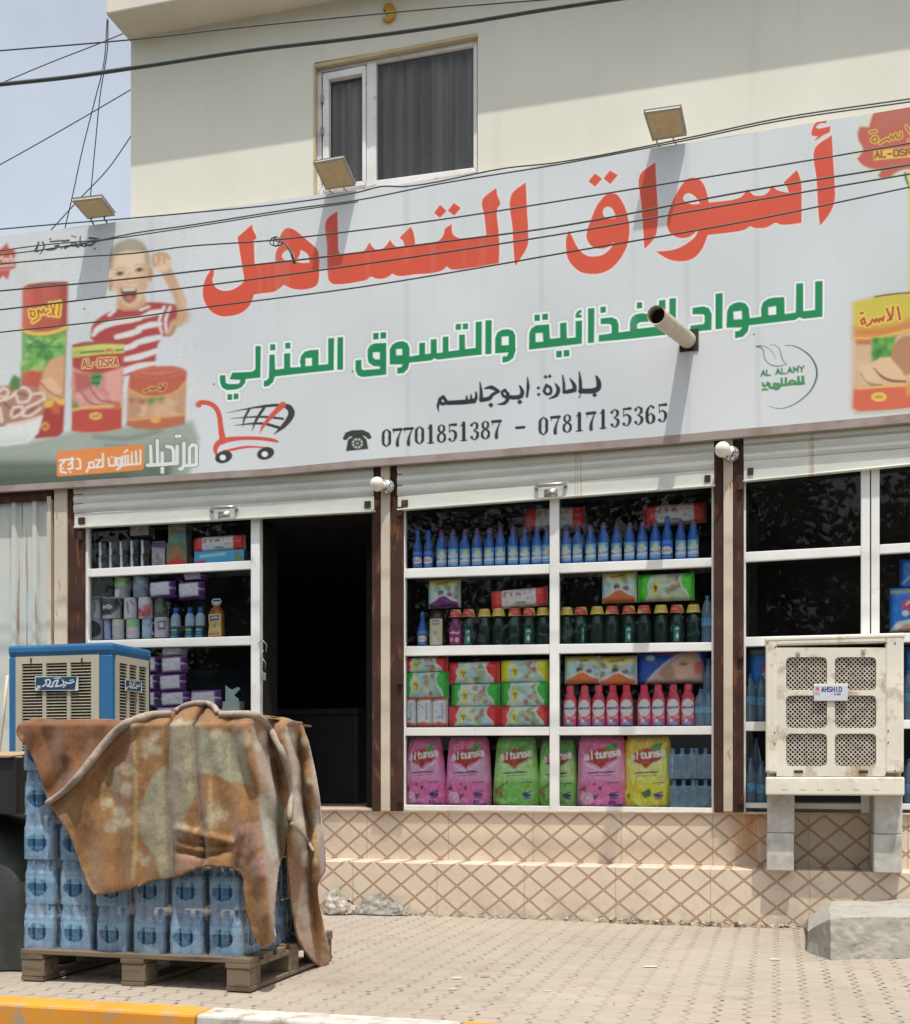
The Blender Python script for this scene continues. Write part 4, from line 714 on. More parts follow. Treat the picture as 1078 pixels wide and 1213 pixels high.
# ---------------- printed picture at the right end
R5 = T(998, 120, 80, 693.0)
cv.poly(R5([(300,60),(693,40),(1800,-60),(1800,800),(640,760),(470,800),(330,780),(150,640),(130,560),(180,420),(140,330),(200,230)]), S(206,214,176), soft=16, alpha=.85)
cv.poly(R5([(320,115),(693,45),(1500,-40),(1500,690),(640,700),(540,740),(480,785),(400,795),(365,760),(400,700),(290,690),(200,650),(150,590),(190,540),(210,490),(165,400),(155,320),(180,260),(270,265),(290,190)]), S(186,96,78), soft=3, smooth=3)
cv.poly(R5([(400,110),(693,60),(900,200),(500,260),(330,300)]), S(174,112,90), soft=10, alpha=.6); cv.poly(R5([(180,560),(330,560),(400,690),(250,670)]), S(196,92,74), soft=6, alpha=.6)
RG = S(222,188,84)
for w, c in ((40, RG), (20, S(150,98,52))):
    for p in ([(310,375),(300,405),(330,420),(360,395),(345,365),(312,372)], [(385,430),(420,405),(455,385)], [(455,385),(480,400),(500,350),(520,385),(545,335),(565,380),(600,360),(600,320)], [(285,318),(345,305)], [(655,255),(693,310),(740,380)], [(760,230),(720,380),(680,400)], [(800,215),(800,350)]): st(R5, p, w, c)
cv.poly(R5([(320,510),(1000,430),(1000,545),(320,605)]), RG, soft=1.5); cv.text("AL-OSRA", *R5((335,518)), 62*R5.k, S(150,90,58), 22*R5.k, slope=-.09, wid=.72, gap=.32)
cv.poly(R5([(650,720),(1500,640),(1500,1300),(700,1300),(672,900)]), S(196,206,104), soft=5); cv.line(R5([(640,740),(660,820),(700,900)]), 3, S(110,120,60))
cv.poly(R5([(676,850),(690,860),(690,2100),(674,2100)]), S(206,200,80), soft=3)
Q6 = T(990, 330, 88, 628.0)
cv.poly(Q6([(140,205),(330,155),(470,130),(1500,90),(1500,1080),(400,1130),(200,1135),(135,1100)]), S(206,176,140), soft=9)
cv.poly(Q6([(150,205),(330,155),(470,130),(1500,70),(1500,330),(628,420),(400,492),(160,500)]), S(200,186,74), soft=4); cv.poly(Q6([(160,420),(400,410),(628,350),(1500,260),(1500,400),(628,425),(400,490),(160,500)]), S(204,118,74), soft=12)
cv.line(Q6([(330,155),(470,132),(640,118),(900,100)]), 2, S(110,110,50)); cv.line(Q6([(150,505),(300,505),(400,490),(520,462),(700,410)]), 3, S(224,176,88))
for w, c in ((44, S(226,196,92)), (20, S(176,78,58))):
    for p in ([(525,240),(545,345)], [(485,240),(470,330),(440,355)], [(430,255),(470,345)], [(405,320),(400,355),(375,335),(365,365),(345,340),(335,370),(315,345)], [(310,350),(290,385),(262,400)], [(240,335),(215,355),(220,385),(250,375),(240,340)], [(210,295),(230,290)]): st(Q6, p, w, c)
cv.poly(Q6([(300,510),(515,480),(470,660),(380,680),(305,700)]), S(92,154,66), soft=4); cv.mottle([S(60,124,54), S(120,180,80)], 12, *[Q6((q,0))[0] for q in (320,480)], *[Q6((0,q))[1] for q in (510,670)], 2, 5, .7, 3, 8)
cv.poly(Q6([(170,520),(300,515),(300,560),(180,560)]), S(190,112,86), soft=4); cv.ell(*Q6((590,650)), 120*Q6.k, 170*Q6.k, S(176,130,94), .2, soft=3); cv.poly(Q6([(310,720),(370,670),(460,665),(560,780),(590,850),(480,870),(380,820)]), S(220,184,148), soft=3)
cv.line(Q6([(325,760),(380,820),(460,860),(590,870)]), [2,3,4,3], S(150,112,72)); cv.line(Q6([(210,800),(260,870),(310,895),(390,900)]), [2,3,4,2], S(160,122,82)); cv.poly(Q6([(180,700),(300,720),(380,880),(240,880)]), S(224,194,160), soft=8, alpha=.7)
cv.poly(Q6([(150,935),(400,915),(628,905),(1500,880),(1500,1080),(400,1118),(190,1128),(140,1090)]), S(208,104,78), soft=5); cv.line(Q6([(190,930),(400,912),(628,895)]), 2.5, S(226,178,96)); cv.ell(*Q6((365,1000)), 66*Q6.k, 40*Q6.k, S(224,188,86)); cv.ell(*Q6((365,1000)), 40*Q6.k, 14*Q6.k, S(196,150,70)); cv.poly(Q6([(590,900),(640,860),(700,980),(600,985)]), S(212,150,70), soft=4)
cv.line(Q6([(160,1140),(400,1128),(700,1095)]), 3, S(180,196,180))
# long rain streaks and specks on the vinyl
gq = random.Random(4)
for _ in range(26):
    x = gq.uniform(10, 1070); y = float(interp(TOPL, x)) + gq.uniform(0, 60); cv.line([(x, y), (x+1, y+gq.uniform(40, 160))], gq.uniform(2, 7), S(176,180,172), 5, gq.uniform(.05, .12), 0)
for x, y in ((610,414),(646,410),(253,455),(100,366),(418,440),(893,396)): cv.ell(x, y, 1.1, 1.1, S(70,72,72))
SG = thing("shop_sign", "wide white shop signboard with big red and green Arabic lettering above the shutters", "sign", (0, YS, at(540, 536, YS).z))
nx = len(xs)
D = np.array(FWD)[None, None] + ((SX-X0)/FOC)[..., None]*np.array(RGT) + ((YH-SY)/FOC)[..., None]*np.array([0,0,1.0])
tq = (YS-CAMP.y)/D[..., 1]; PT = np.array(CAMP) + D*tq[..., None]
sag = 0.004*np.sin(PT[..., 0]*5.1)*np.sin(PT[..., 2]*4.3+1) ; PT[..., 1] += sag
idx = np.arange(nx*(NR+1)).reshape(NR+1, nx)
Fq = np.stack([idx[:-1, :-1], idx[1:, :-1], idx[1:, 1:], idx[:-1, 1:]], -1).reshape(-1, 4)
me = bpy.data.meshes.new("banner"); ov = np.array(SG.location); vv = (PT.reshape(-1, 3)-ov).astype(np.float32)
me.vertices.add(len(vv)); me.vertices.foreach_set("co", vv.ravel()); me.loops.add(Fq.size); me.loops.foreach_set("vertex_index", Fq.ravel().astype(np.int32))
me.polygons.add(len(Fq)); me.polygons.foreach_set("loop_start", np.arange(0, Fq.size, 4, dtype=np.int32)); me.polygons.foreach_set("loop_total", np.full(len(Fq), 4, dtype=np.int32)); me.update(calc_edges=True)
me.polygons.foreach_set("use_smooth", np.ones(len(Fq), dtype=bool))
ca = me.color_attributes.new("Col", 'FLOAT_COLOR', 'POINT'); cc = np.ones((len(vv), 4), np.float32); cc[:, :3] = cv.C.reshape(-1, 3); ca.data.foreach_set("color", cc.ravel())
me.materials.append(vmat("printed_vinyl", 0.42, 0.35)); bo = bpy.data.objects.new("banner", me); COL.objects.link(bo); bo.parent = SG
m = MB()
for (xa_, xb_) in zip(range(-160, 1360, 40), range(-120, 1400, 40)):
    ta, tb, ba, bb = (float(interp(L_, q)) for L_, q in ((TOPL, xa_), (TOPL, xb_), (BOTL, xa_), (BOTL, xb_)))
    A0, B0, C0, D0 = at(xa_, ta, YS), at(xb_, tb, YS), at(xb_, bb, YS), at(xa_, ba, YS)
    for P0, P1, sgn in ((A0, B0, 1), (D0, C0, -1)):
        m.add([(P0.x, YS+0.003, P0.z), (P1.x, YS+0.003, P1.z), (P1.x, -0.001, P1.z), (P0.x, -0.001, P0.z)], [(0, 1, 2, 3)])
a0, d0 = at(-160, 299, YS), at(-160, 584, YS); m.add([(a0.x, YS+.003, a0.z), (a0.x, -.001, a0.z), (d0.x, -.001, d0.z), (d0.x, YS+.003, d0.z)], [(0,1,2,3)])
obj("frame_box", m, M['pink'], SG)
m = MB()
for (xa_, xb_) in zip(range(-160, 1360, 20), range(-140, 1380, 20)):
    ba, bb = float(interp(BOTL, xa_)), float(interp(BOTL, xb_)); ea, eb = 7+3*xa_/1078, 7+3*xb_/1078
    m.pxq([(xa_, ba), (xb_, bb), (xb_, bb+eb), (xa_, ba+ea)], YS-0.006, YS+0.035)
obj("bottom_channel", m, M['pink'], SG)
# ================================================================== fittings on and in front of the facade
from mathutils.geometry import tessellate_polygon
def at_x(px, py, X):
    d = ray(px, py); return CAMP + d * ((X - CAMP.x) / d.x)
def proj(p):
    q = Vector(p) - CAMP; z = q.dot(FWD); return (X0 + FOC*q.dot(RGT)/z, YH - FOC*q.z/z)
def rrect(x0, y0, x1, y1, r, n=4):
    out = []
    for cx, cy, a0 in ((x1-r, y0+r, -90), (x1-r, y1-r, 0), (x0+r, y1-r, 90), (x0+r, y0+r, 180)):
        out += [(cx+r*math.cos(math.radians(a0+90*k/n)), cy+r*math.sin(math.radians(a0+90*k/n))) for k in range(n+1)]
    return out
def plate(mb, outer, holes, fn, back):                   # fn: photo point -> place; back: vector through the thickness
    loops = [outer] + holes; flat = [p for l in loops for p in l]; n = len(flat)
    tri = tessellate_polygon([[Vector((p[0], -p[1], 0)) for p in l] for l in loops])
    F = [fn(*p) for p in flat]; fs = [tuple(t) for t in tri] + [tuple(i+n for i in t[::-1]) for t in tri]; o = 0
    for l in loops:
        k = len(l); fs += [(o+i, o+(i+1) % k, n+o+(i+1) % k, n+o+i) for i in range(k)]; o += k
    mb.add(F + [p+back for p in F], fs); return mb
# ---- floodlights on the top of the sign
FM = plain("floodlight_lens", (0.62, 0.50, 0.28), 0.5, var=0.1, sc=20); FB = plain("floodlight_case", (0.42, 0.40, 0.36), 0.5)
for n_, (o0, o1, i1, i0) in enumerate([((86,238.5),(120,234.5),(135.5,255),(104,259)), ((371.8,193.5),(406.3,187.3),(420.3,219.3),(386.3,224.2)), ((763.4,134),(806,128),(812.5,160),(773.5,166))]):
    Yo, Yi = YS-0.20, YS-0.03
    q = [at(*o0, Yo), at(*o1, Yo), at(*i1, Yi), at(*i0, Yi)]; nn = (q[1]-q[0]).cross(q[2]-q[0]).normalized()
    if nn.z < 0: nn = -nn
    t = thing("floodlight", ["square floodlight on the left end of the sign, seen against the sky", "square floodlight on the sign in front of the upper window", "square floodlight on the sign in front of the bare cream wall"][n_], "floodlight", q[3])
    def sh(p, f): c = sum(q, Vector())/4; return c+(p-c)*f
    m = MB(); a = q; b = [p+nn*0.028 for p in a]; m.add(a+b, [(0,1,2,3),(7,6,5,4)]+[(i,(i+1)%4,4+(i+1)%4,4+i) for i in range(4)]); obj("case", m, FB, t, bevel=0.006)
    m = MB(); a = [sh(p, .90)-nn*0.002 for p in q]; b = [sh(p, .90)+nn*0.004 for p in q]; m.add(a+b, [(0,1,2,3),(7,6,5,4)]+[(i,(i+1)%4,4+(i+1)%4,4+i) for i in range(4)]); obj("lens", m, FM, t)
    for f in (0.12, 0.62):
        s = q[3].lerp(q[2], f); tx = proj(s)[0]; e = at(tx+3, float(interp(TOPL, tx+3))+1, YS+0.03); m = MB(); m.tube([s+nn*.012, s+Vector((0,0.0,-0.02)), e+Vector((0,0,.015)), e], 0.006, 6); obj("bracket", m, M['black'] if n_ == 0 else FB, t)
# ---- rain pipe through the sign
bp = at(815, 403, YS); tp_ = bp + Vector((-0.115, -1.0, -0.195)); m = MB()
dirv = (tp_-bp).normalized(); 
PP = thing("drain_pipe", "cream plastic drain pipe sticking out through the sign over the green lettering", "pipe", bp)
m.tube([bp+(-dirv)*-0.0, bp+dirv*0.5, tp_], 0.054, 20, cap=False); m.tube([tp_, tp_-dirv*0.012], [0.054, 0.047], 20, cap=False); m.tube([tp_-dirv*.01, bp], 0.047, 20, cap=False); obj("tube", m, worn("cream_pvc", (0.60,0.50,0.38), (0.40,0.31,0.2), .55,.7, 8, .45), PP, smooth=True)
m = MB(); s_ = tp_-dirv*0.10; m.tube([s_, s_-dirv*0.02], 0.0465, 20); obj("dark_inside", m, M['black'], PP)
m = MB(); m.box(bp.x-0.055, bp.x+0.07, YS-0.006, YS+0.05, bp.z-0.075, bp.z+0.07); obj("sleeve", m, M['black'], PP)
# ---- globe lamps on the posts
GL = plain("opal_globe", (0.78, 0.74, 0.64), 0.25, var=0.04, spec=0.5); gb = NB("glitter_base"); f = gb.noise(90, 2, 0.5); gb.base(gb.mix(gb.ramp(f, .42, .6), (0.12,0.12,0.12), (0.8,0.8,0.78))); GB = gb.set(0.3, 0.5)
for k, (bx, by, gx, gy) in enumerate([(459, 577, 446.7, 573.5), (866, 538, 856, 532.5)]):
    c = at(bx, by, -0.075); g_ = at(gx, gy, -0.15)
    t = thing("wall_lamp", ["round white globe lamp on the post beside the open doorway", "round white globe lamp on the post between the middle and right windows"][k], "lamp", c)
    m = MB(); m.lathe([(0.0,-.002),(0.052,0.0),(0.055,0.012),(0.050,0.03),(0.035,0.05),(0.0,0.056)], 20, (c.x, c.y, c.z), axis='y', cap=False); obj("base", m, GB, t, smooth=True)
    m = MB(); m.lathe([(0.052*math.sin(a), -0.052*math.cos(a)) for a in np.linspace(0, math.pi, 13)], 20, tuple(g_), cap=False); obj("globe", m, GL, t, smooth=True)
    m = MB(); m.tube([c+Vector((0,-0.045,0)), g_], 0.026, 12); obj("neck", m, GL, t)
# ---- gold crescent on the upper wall
c = at(460, 15, -0.02); s_ = 1/scale_at(460, 0); out = [(9*math.cos(a)*s_, -10.5*math.sin(a)*s_) for a in np.linspace(-2.2, 2.55, 22)] + [((3.0*math.cos(a)-2.6)*s_*1.35, -5.2*math.sin(a)*s_-0.012) for a in np.linspace(2.2, -2.2, 14)]
t = thing("crescent_ornament", "small gold crescent moon ornament on the cream wall above the window", "ornament", c)
m = MB(); plate(m, out, [], lambda x, y: Vector((c.x+x, -0.03, c.z+y)), Vector((0, 0.03, 0))); obj("crescent", m, plain("gold_paint", (0.55, 0.30, 0.03), 0.35, 0.3), t, bevel=0.004)
m = MB(); m.lathe([(0.014*math.sin(a), -0.014*math.cos(a)) for a in np.linspace(0, math.pi, 7)], 10, (c.x-0.004, -0.03, c.z-0.002), cap=False); obj("star", m, plain("gold_knob", (0.6,0.36,0.06), .4), t, smooth=True)
# ---- cables
def cable(label, px, Y, r, ext=True, Y2=None, name="overhead_cable", mat=None):
    px = list(px)
    if ext:
        (x0, y0), (x1, y1) = px[0], px[1]; k = (y1-y0)/(x1-x0); px = [(x0-420, y0-420*k), (x0-150, y0-150*k)] + px if x0 < 5 else px
        (x0, y0), (x1, y1) = px[-2], px[-1]; k = (y1-y0)/(x1-x0); px = px + [(x1+150, y1+150*k), (x1+420, y1+420*k)] if (x1 > 1070 or y1 < 5) else px
    q = catmull(px, False, 6, 0.0); n = len(q); pts = [at(x, y, Y+((Y2 if Y2 is not None else Y)-Y)*i/(n-1)) for i, (x, y) in enumerate(q)]
    m = MB(); m.tube(pts, r*(.80 if r < .01 else .95), 6); o = obj(name, m, mat or M['wire'], None, smooth=True, loc=pts[0], world=False); 
    return tag(o, label, "cable")
def cable_obj(*a, **k): return cable(*a, **k)
cable("thin black cable crossing the wall just under the roof edge", [(0,60),(150,47.5),(280,33),(400,21),(539,8),(640,0)], -1.3, 0.0058)
cable("thickest black cable, sweeping over the upper wall above the window", [(0,100),(80,91.5),(160,80),(300,59),(420,45),(539,28.5),(640,12),(720,0)], -1.5, 0.0135)
cable("highest cable along the top edge of the sign, sagging onto the floodlights", [(0,271.5),(56,266.5),(160,258),(220,252.6),(338,241),(425,227.5),(452,220.8),(480,221),(600,199),(660,192.5),(811,164),(924,140),(1078,117)], -0.9, 0.0056)
cable("black cable running close under the top edge cable along the sign", [(44,297),(118,284.5),(160,276),(220,267.5),(350,247),(424,237),(522,217.5),(660,195),(811,166.5),(924,143),(1078,120.5)], -0.8, 0.0056)
cable("short dark cable crossing the red leaf logo at the sign's left end, higher one", [(0,297),(44,291),(120,284)], -0.82, 0.005)
cable("dark cable twisted with another beside the black heading at the sign's left", [(0,302),(42,297),(119,285),(160,279),(220,270),(350,249.5),(424,239)], -0.86, 0.005)
cable("black cable crossing the tops of the red letters and carrying the coil", [(0,312.7),(92,304.5),(160,299.8),(220,292),(318,285),(452,269.5),(560,254.5),(660,238.5),(802,215.5),(940,193),(1078,169.5)], -1.0, 0.0058)
cable("black cable crossing the red letters, third from the bottom", [(0,344.6),(160,329.5),(220,322.5),(383,304.5),(520,287),(660,268.5),(884,226.5),(1078,195)], -1.05, 0.0068)
cable("black cable crossing the red letters, second from the bottom", [(0,367),(160,348),(220,341),(440,311.5),(660,278),(823,249.5),(1078,206)], -1.1, 0.0062)
cable("lowest cable crossing the sign between the red and green words", [(0,393.6),(160,375.8),(220,367),(424,340.5),(560,318.5),(660,301),(884,262),(1078,221.5)], -1.12, 0.0058)
cable("sky wire rising from the left picture edge to the wall corner, lower one", [(-60,226),(0,195),(80,150),(157,105)], 0.3, 0.0052, ext=False)
cable("sky wire rising to the roof corner, the shorter upper one", [(0,99),(60,74),(110,54.5),(150,38)], 0.1, 0.005, ext=False)
cable("wire hanging from the roof corner to the sign, nearest the wall", [(128,24),(127,60),(119,110),(113,170),(107,234)], -0.28, 0.005, ext=False, Y2=-0.1)
cable("wire hanging from the roof corner and bowing left towards the sign", [(127,22),(123,75),(112,120),(97,180),(85,236),(77,270)], -0.28, 0.005, ext=False, Y2=-0.1)
cable("slanting wire from the wall corner down to the top left of the sign", [(156,160),(128,200),(92,238),(60,273)], 0.02, 0.005, ext=False, Y2=-0.1)
q = [(334+9*math.cos(a)*(1-.03*k), 286+(5.5+.4*math.sin(k))*math.sin(a)) for k, a in enumerate(np.linspace(0, 12.5, 34))] + [(338,288),(345,299),(349,312)]
m = MB(); m.tube([at(x-7.5 if i < 34 else x, y, -1.01) for i, (x, y) in enumerate(q)], [0.0042]*34+[.006,.009,.010], 5); tag(obj("cable_coil", m, M['wire'], None, smooth=True, loc=at(327, 286, -1.01), world=False), "small coil of black wire tied to a cable over the red lettering", "cable coil")
# ---- the white air cooler by the right window
CW = worn("cooler_cream", (0.76, 0.72, 0.60), (0.42, 0.32, 0.21), 0.56, 0.72, 7, 0.5, bump=0.06); CD = worn("cooler_dirty", (0.50, 0.44, 0.34), (0.30, 0.20, 0.12), 0.42, 0.62, 12, 0.7)
K = T(860, 740, 218); YC = -0.50
def cp(x, y, Y=YC): return at(*K((x, y)), Y)
AC = thing("air_cooler", "worn cream air cooler with six grille windows, on concrete blocks before the right window", "air cooler", cp(630, 1000))
a0, a1 = cp(232, 95), cp(1042, 1000); zt_, zb_ = cp(630, 80).z, cp(630, 1000).z
m = MB(); YCF = YC+0.012
m.box(a0.x, cp(299, 0).x, YC-.004, YC+0.47, zb_+.14, zt_); m.box(cp(934, 0).x, a1.x, YC-.004, YC+0.47, zb_+.14, zt_); m.box(cp(240, 0).x+.05, cp(940, 0).x, YC-.004, YC+.47, cp(0, 132).z, zt_)
m.box(cp(240,0).x+.05, cp(940,0).x, YC+.43, YC+.47, zb_+.14, cp(0,132).z); m.box(a0.x+.01, a1.x-.01, YC+.06, YC+.43, zb_+.10, zb_+.15); obj("cabinet", m, CW, AC, bevel=0.012)
m = MB(); t_ = [cp(x, y) for x, y in ((236,96),(270,52),(1010,42),(1040,100))]; m.box(a0.x-.006, a1.x+.008, YC-.007, YC+.48, zt_-.012, zt_+.022); obj("top_cover", m, CW, AC, bevel=0.012)
holes = [rrect(x0, y0, x1, y1, 26) for y0, y1 in ((190,382),(415,605),(638,828)) for x0, x1 in ((352,592),(638,880))]
m = MB(); plate(m, [(296,134),(936,134),(936,888),(296,888)], holes, lambda x, y: cp(x, y, YC+.002), Vector((0, .012, 0))); obj("front_panel", m, worn("cooler_stained", (0.75, 0.71, 0.59), (0.42, 0.32, 0.21), 0.50, 0.66, 9, 0.5, bump=0.08), AC)
for h in holes:
    x0, x1 = min(p[0] for p in h)-4, max(p[0] for p in h)+4; y0, y1 = min(p[1] for p in h)-4, max(p[1] for p in h)+4
    m = MB()
    for s, dY in ((1, .016), (-1, .0176)):
        dx_, dy_ = .707, .707*s; nx_, ny_ = -dy_, dx_; mx_, my_ = (x0+x1)/2, (y0+y1)/2
        for k in range(-9, 10):
            ox, oy = mx_+nx_*k*19.0, my_+ny_*k*19.0; t0, t1 = -1e9, 1e9
            for o_, d_, lo_, hi_ in ((ox, dx_, x0, x1), (oy, dy_, y0, y1)):
                ta, tb = sorted(((lo_-o_)/d_, (hi_-o_)/d_)); t0, t1 = max(t0, ta), min(t1, tb)
            if t1-t0 > 8:
                A_, B_ = cp(ox+dx_*t0, oy+dy_*t0, YC+dY), cp(ox+dx_*t1, oy+dy_*t1, YC+dY); tn = (B_-A_).normalized(); nr = Vector((-tn.z, 0, tn.x))*0.0031
                m.add([A_+nr, B_+nr, B_-nr, A_-nr, *[p+Vector((0,.0014,0)) for p in (A_+nr, B_+nr, B_-nr, A_-nr)]], [(0,1,2,3),(7,6,5,4),(0,4,5,1),(1,5,6,2),(2,6,7,3),(3,7,4,0)])
    obj("grille", m, plain("grille_metal", (0.55, 0.50, 0.42), 0.5, 0.2, 0.35, 25), AC)
m = MB(); m.box(cp(300,0).x, cp(936,0).x, YC+.06, YC+.064, cp(0,880).z, cp(0,140).z); obj("cooling_pad", m, plain("wet_pad", (0.016, 0.013, 0.010), 0.95, var=.5, sc=30), AC)
m = MB(); m.box(a0.x, a1.x+.004, YC-.006, YC+0.472, zb_, cp(0, 892).z); obj("base_tray", m, CW, AC, bevel=0.01)
m = MB()
for x in (345, 450, 555, 655, 765, 880): p = cp(x, 915); m.box(p.x-.017, p.x+.017, YC-.008, YC-.005, p.z-.055, p.z+.0)
for i in range(6): bx = MB(); bx.add(m.v[8*i:8*i+8], [(0,3,2,1),(4,5,6,7),(0,1,5,4),(1,2,6,5),(2,3,7,6),(3,0,4,7)]); obj("tray_clip", bx, CW, AC, bevel=.002)
for x, y in ((422,168),(805,155)): p = cp(x, y); m = MB(); m.box(p.x-.012, p.x+.012, YC-.009, YC+.003, p.z-.016, p.z+.012); m.tube([p+Vector((0,-.012,-.0)), p+Vector((0,.0,0))], .006, 8); obj("panel_clip", m, CD, AC, bevel=.003)
for x, y in ((425,860),(805,860)): p = cp(x, y); m = MB(); m.tube([p+Vector((-.027,-.001,0)), p+Vector((.027,-.001,0))], .0085, 8); obj("handle_slot", m, M['black'], AC)
m = MB(); 
for x, y in ((286,632),(286,698),(950,622),(950,690),(246,108),(938,108),(990,108),(290,130),(246,860),(990,856),(935,880),(290,880)): p = cp(x, y); m.box(p.x-.004, p.x+.004, YC-.0075, YC-.003, p.z-.004, p.z+.004)
boxes("screw_head", m, M['black'], AC)
dq = cp(252,345).x
m = MB(); PL = [(516,358),(712,358),(712,445),(516,445)]
def paintp(c):
    c.poly([(4,2),(30,2),(36,60),(4,60)], S(196,178,190)); c.poly([(9,8),(17,6),(21,14),(27,7),(33,12),(24,32),(10,22)], S(196,90,110)); c.line([(8,44),(30,48)], 5, S(120,120,150))
    c.text("AHSHID", 44, 8, 27, S(44,62,118), 6.5, wid=.52, gap=.24); c.text("M", 120, 44, 12, S(60,72,110), 3); c.text("RM", 136, 44, 12, S(60,72,110), 3); c.line([(96,50),(110,50)], 3, S(120,130,160))
lg = labelgrid(90, 40, paintp, S(198,202,208), 196, 87)
m.grid(90, 40, lambda u, v: cp(516+196*u, 358+87*v, YC-.010), lg); obj("nameplate", m, vmat("printed_plate", .4), AC)
m = MB(); m.box(cp(515,0).x, cp(713,0).x, YC-.009, YC+.001, cp(0,446).z, cp(0,357).z); obj("plate_back", m, M['alu'], AC)
# the blocks it stands on
for sx, (x0, x1) in enumerate(((908, 940.5), (1035, 1068.5))):
    for lv, (yb, yt) in enumerate(((1031, 989), (987.6, 943.5))):
        Yb = -0.392; A_ = at(x0, yb, Yb); B_ = at(x1, yt, Yb); m = MB(); m.grid(1, 1, lambda u, v: (0,0,0)) if False else None
        z0_, z1_ = (ZT+0.0005, at(1000, 987.9, Yb).z) if lv == 0 else (at(1000, 987.5, Yb).z, zb_-.0005)
        m.box(A_.x+(.004 if lv else 0), B_.x+(.004 if lv else 0), Yb+(.006 if lv else 0), -0.012, z0_, z1_)
        o = obj("concrete_block", m, M['conc'], None, bevel=0.007, loc=(A_.x, Yb, z0_), world=False)
        tag(o, ("lower" if lv == 0 else "upper") + " grey concrete block under the " + ("left" if sx == 0 else "right") + " side of the cream cooler", "concrete block", "concrete blocks under the cooler")
# ---- the blue air cooler at the left
K2 = T(0, 740, 220); YB = -1.3
def bp2(x, y, Y=YB): return at(*K2((x, y)), Y)
xL, xR = bp2(50, 400).x, bp2(648, 400).x; ztb = bp2(350, 122).z; zbb = ztb-1.0
lo, hi = YB, 0.0
for _ in range(40):
    mid = (lo+hi)/2
    if proj((xR, mid, ztb))[0] < 178.6: lo = mid
    else: hi = mid
YBB = lo
BL = worn("cooler_blue", (0.030, 0.145, 0.31), (0.28, 0.36, 0.44), 0.64, 0.78, 10, 0.45, c2=(0.024,0.115,0.255)); BG = worn("cooler_panel", (0.46, 0.43, 0.33), (0.25,0.21,0.14), .6,.8, 8, .5)
BC = thing("air_cooler", "blue air cooler with beige louvred sides behind the covered pallet", "air cooler", (xL, YB, 0.0))
m = MB(); px0, px1 = bp2(92,0).x, bp2(575,0).x; zp = bp2(0,190).z
m.box(xL, px0, YB, YBB, zbb, zp); m.box(px1, xR, YB, YB+.03, zbb, zp); m.box(xL, xR, YB, YBB, zp, ztb-.0); m.box(px0, px1, YB, YB+.03, zbb, zbb+.12); m.box(xR-.03, xR, YB+.03, YB+.05, zbb, zp); m.box(xR-.03, xR, YBB-.03, YBB, zbb, zp); m.box(px0, xR, YBB-.03, YBB, zbb, zp); m.box(xL, xR, YB+.03, YBB-.03, zbb, zbb+.1)
obj("cabinet", m, BL, BC, bevel=0.012)
m = MB(); m.box(xL-.004, xR+.006, YB-.008, YBB+.006, ztb-.055, ztb+.012); obj("lid", m, BL, BC, bevel=0.02)
lz1, lz0 = bp2(0,232).z, zbb+.17
def louvres(X0_, X1_, side):
    cols = [(128,248),(268,390),(410,530)] if not side else [(683,735),(748,797),(808,857)]
    fx = (lambda x: bp2(x, 0).x) if not side else (lambda x: None)
    pan = MB()
    if not side:
        h = [[(fx(a), -lz1), (fx(b), -lz1), (fx(b), -lz0), (fx(a), -lz0)] for a, b in cols]
        plate(pan, [(px0, -zp), (px1, -zp), (px1, -zbb-.12), (px0, -zbb-.12)], h, lambda x, y: Vector((x, YB-.003, -y)), Vector((0, .02, 0)))
    else:
        ys = [[ (YB+.05)+(YBB-.03-YB-.05)*t for t in q] for q in ((.10,.33),(.40,.62),(.69,.92))]
        h = [[(a, -lz1), (b, -lz1), (b, -lz0), (a, -lz0)] for a, b in ys]
        plate(pan, [(YB+.05, -zp), (YBB-.03, -zp), (YBB-.03, -zbb-.1), (YB+.05, -zbb-.1)], h, lambda x, y: Vector((xR+.003, x, -y)), Vector((-.02, 0, 0)))
    pn = obj("louvre_panel", pan, BG, BC)
    for i in range(3):
        m = MB(); z = lz1-.004
        while z > lz0:
            if not side: a, b = fx(cols[i][0])-.003, fx(cols[i][1])+.003; m.add([(a,YB+.0,z-.011),(b,YB+.0,z-.011),(b,YB+.022,z),(a,YB+.022,z),(a,YB+.002,z-.014),(b,YB+.002,z-.014),(b,YB+.024,z-.003),(a,YB+.024,z-.003)], [(0,1,2,3),(7,6,5,4),(0,4,5,1),(3,2,6,7)])
            else: a, b = ys[i]; a -= .003; b += .003; m.add([(xR,a,z-.011),(xR,b,z-.011),(xR-.022,b,z),(xR-.022,a,z),(xR-.002,a,z-.014),(xR-.002,b,z-.014),(xR-.024,b,z-.003),(xR-.024,a,z-.003)], [(0,1,2,3),(7,6,5,4),(0,4,5,1),(3,2,6,7)])
            z -= .0205
        obj("louvre", m, BG, pn)
louvres(0, 0, False); louvres(0, 0, True)
m = MB(); m.box(px0, xR-.035, YB+.05, YBB-.05, zbb+.1, zp); obj("cooling_pad", m, plain("straw_pad", (0.10,0.075,0.045), .95, var=.5, sc=25), BC)
def paintl(c):
    c.poly([(6,6),(244,2),(232,78),(24,80),(2,60)], S(34,66,92))
    for w, col in ((9, S(206,214,216)),):
        c.line([(44,58),(66,40),(60,22),(84,20),(90,36),(70,56),(100,60)], w*.8, col); c.line([(100,60),(112,30),(134,22),(128,40),(118,58),(150,54)], w*.8, col); c.line([(150,54),(168,40),(160,22)], w*.7, col); c.line([(176,34),(196,40),(226,30)], w*.8, col); c.line([(180,46),(164,62)], w*.7, col); c.line([(200,24),(222,20)], 4, col)
    c.poly([(8,54),(30,52),(34,68),(16,72)], S(180,190,196)); c.line([(110,12),(150,10)], 4, S(206,214,216))
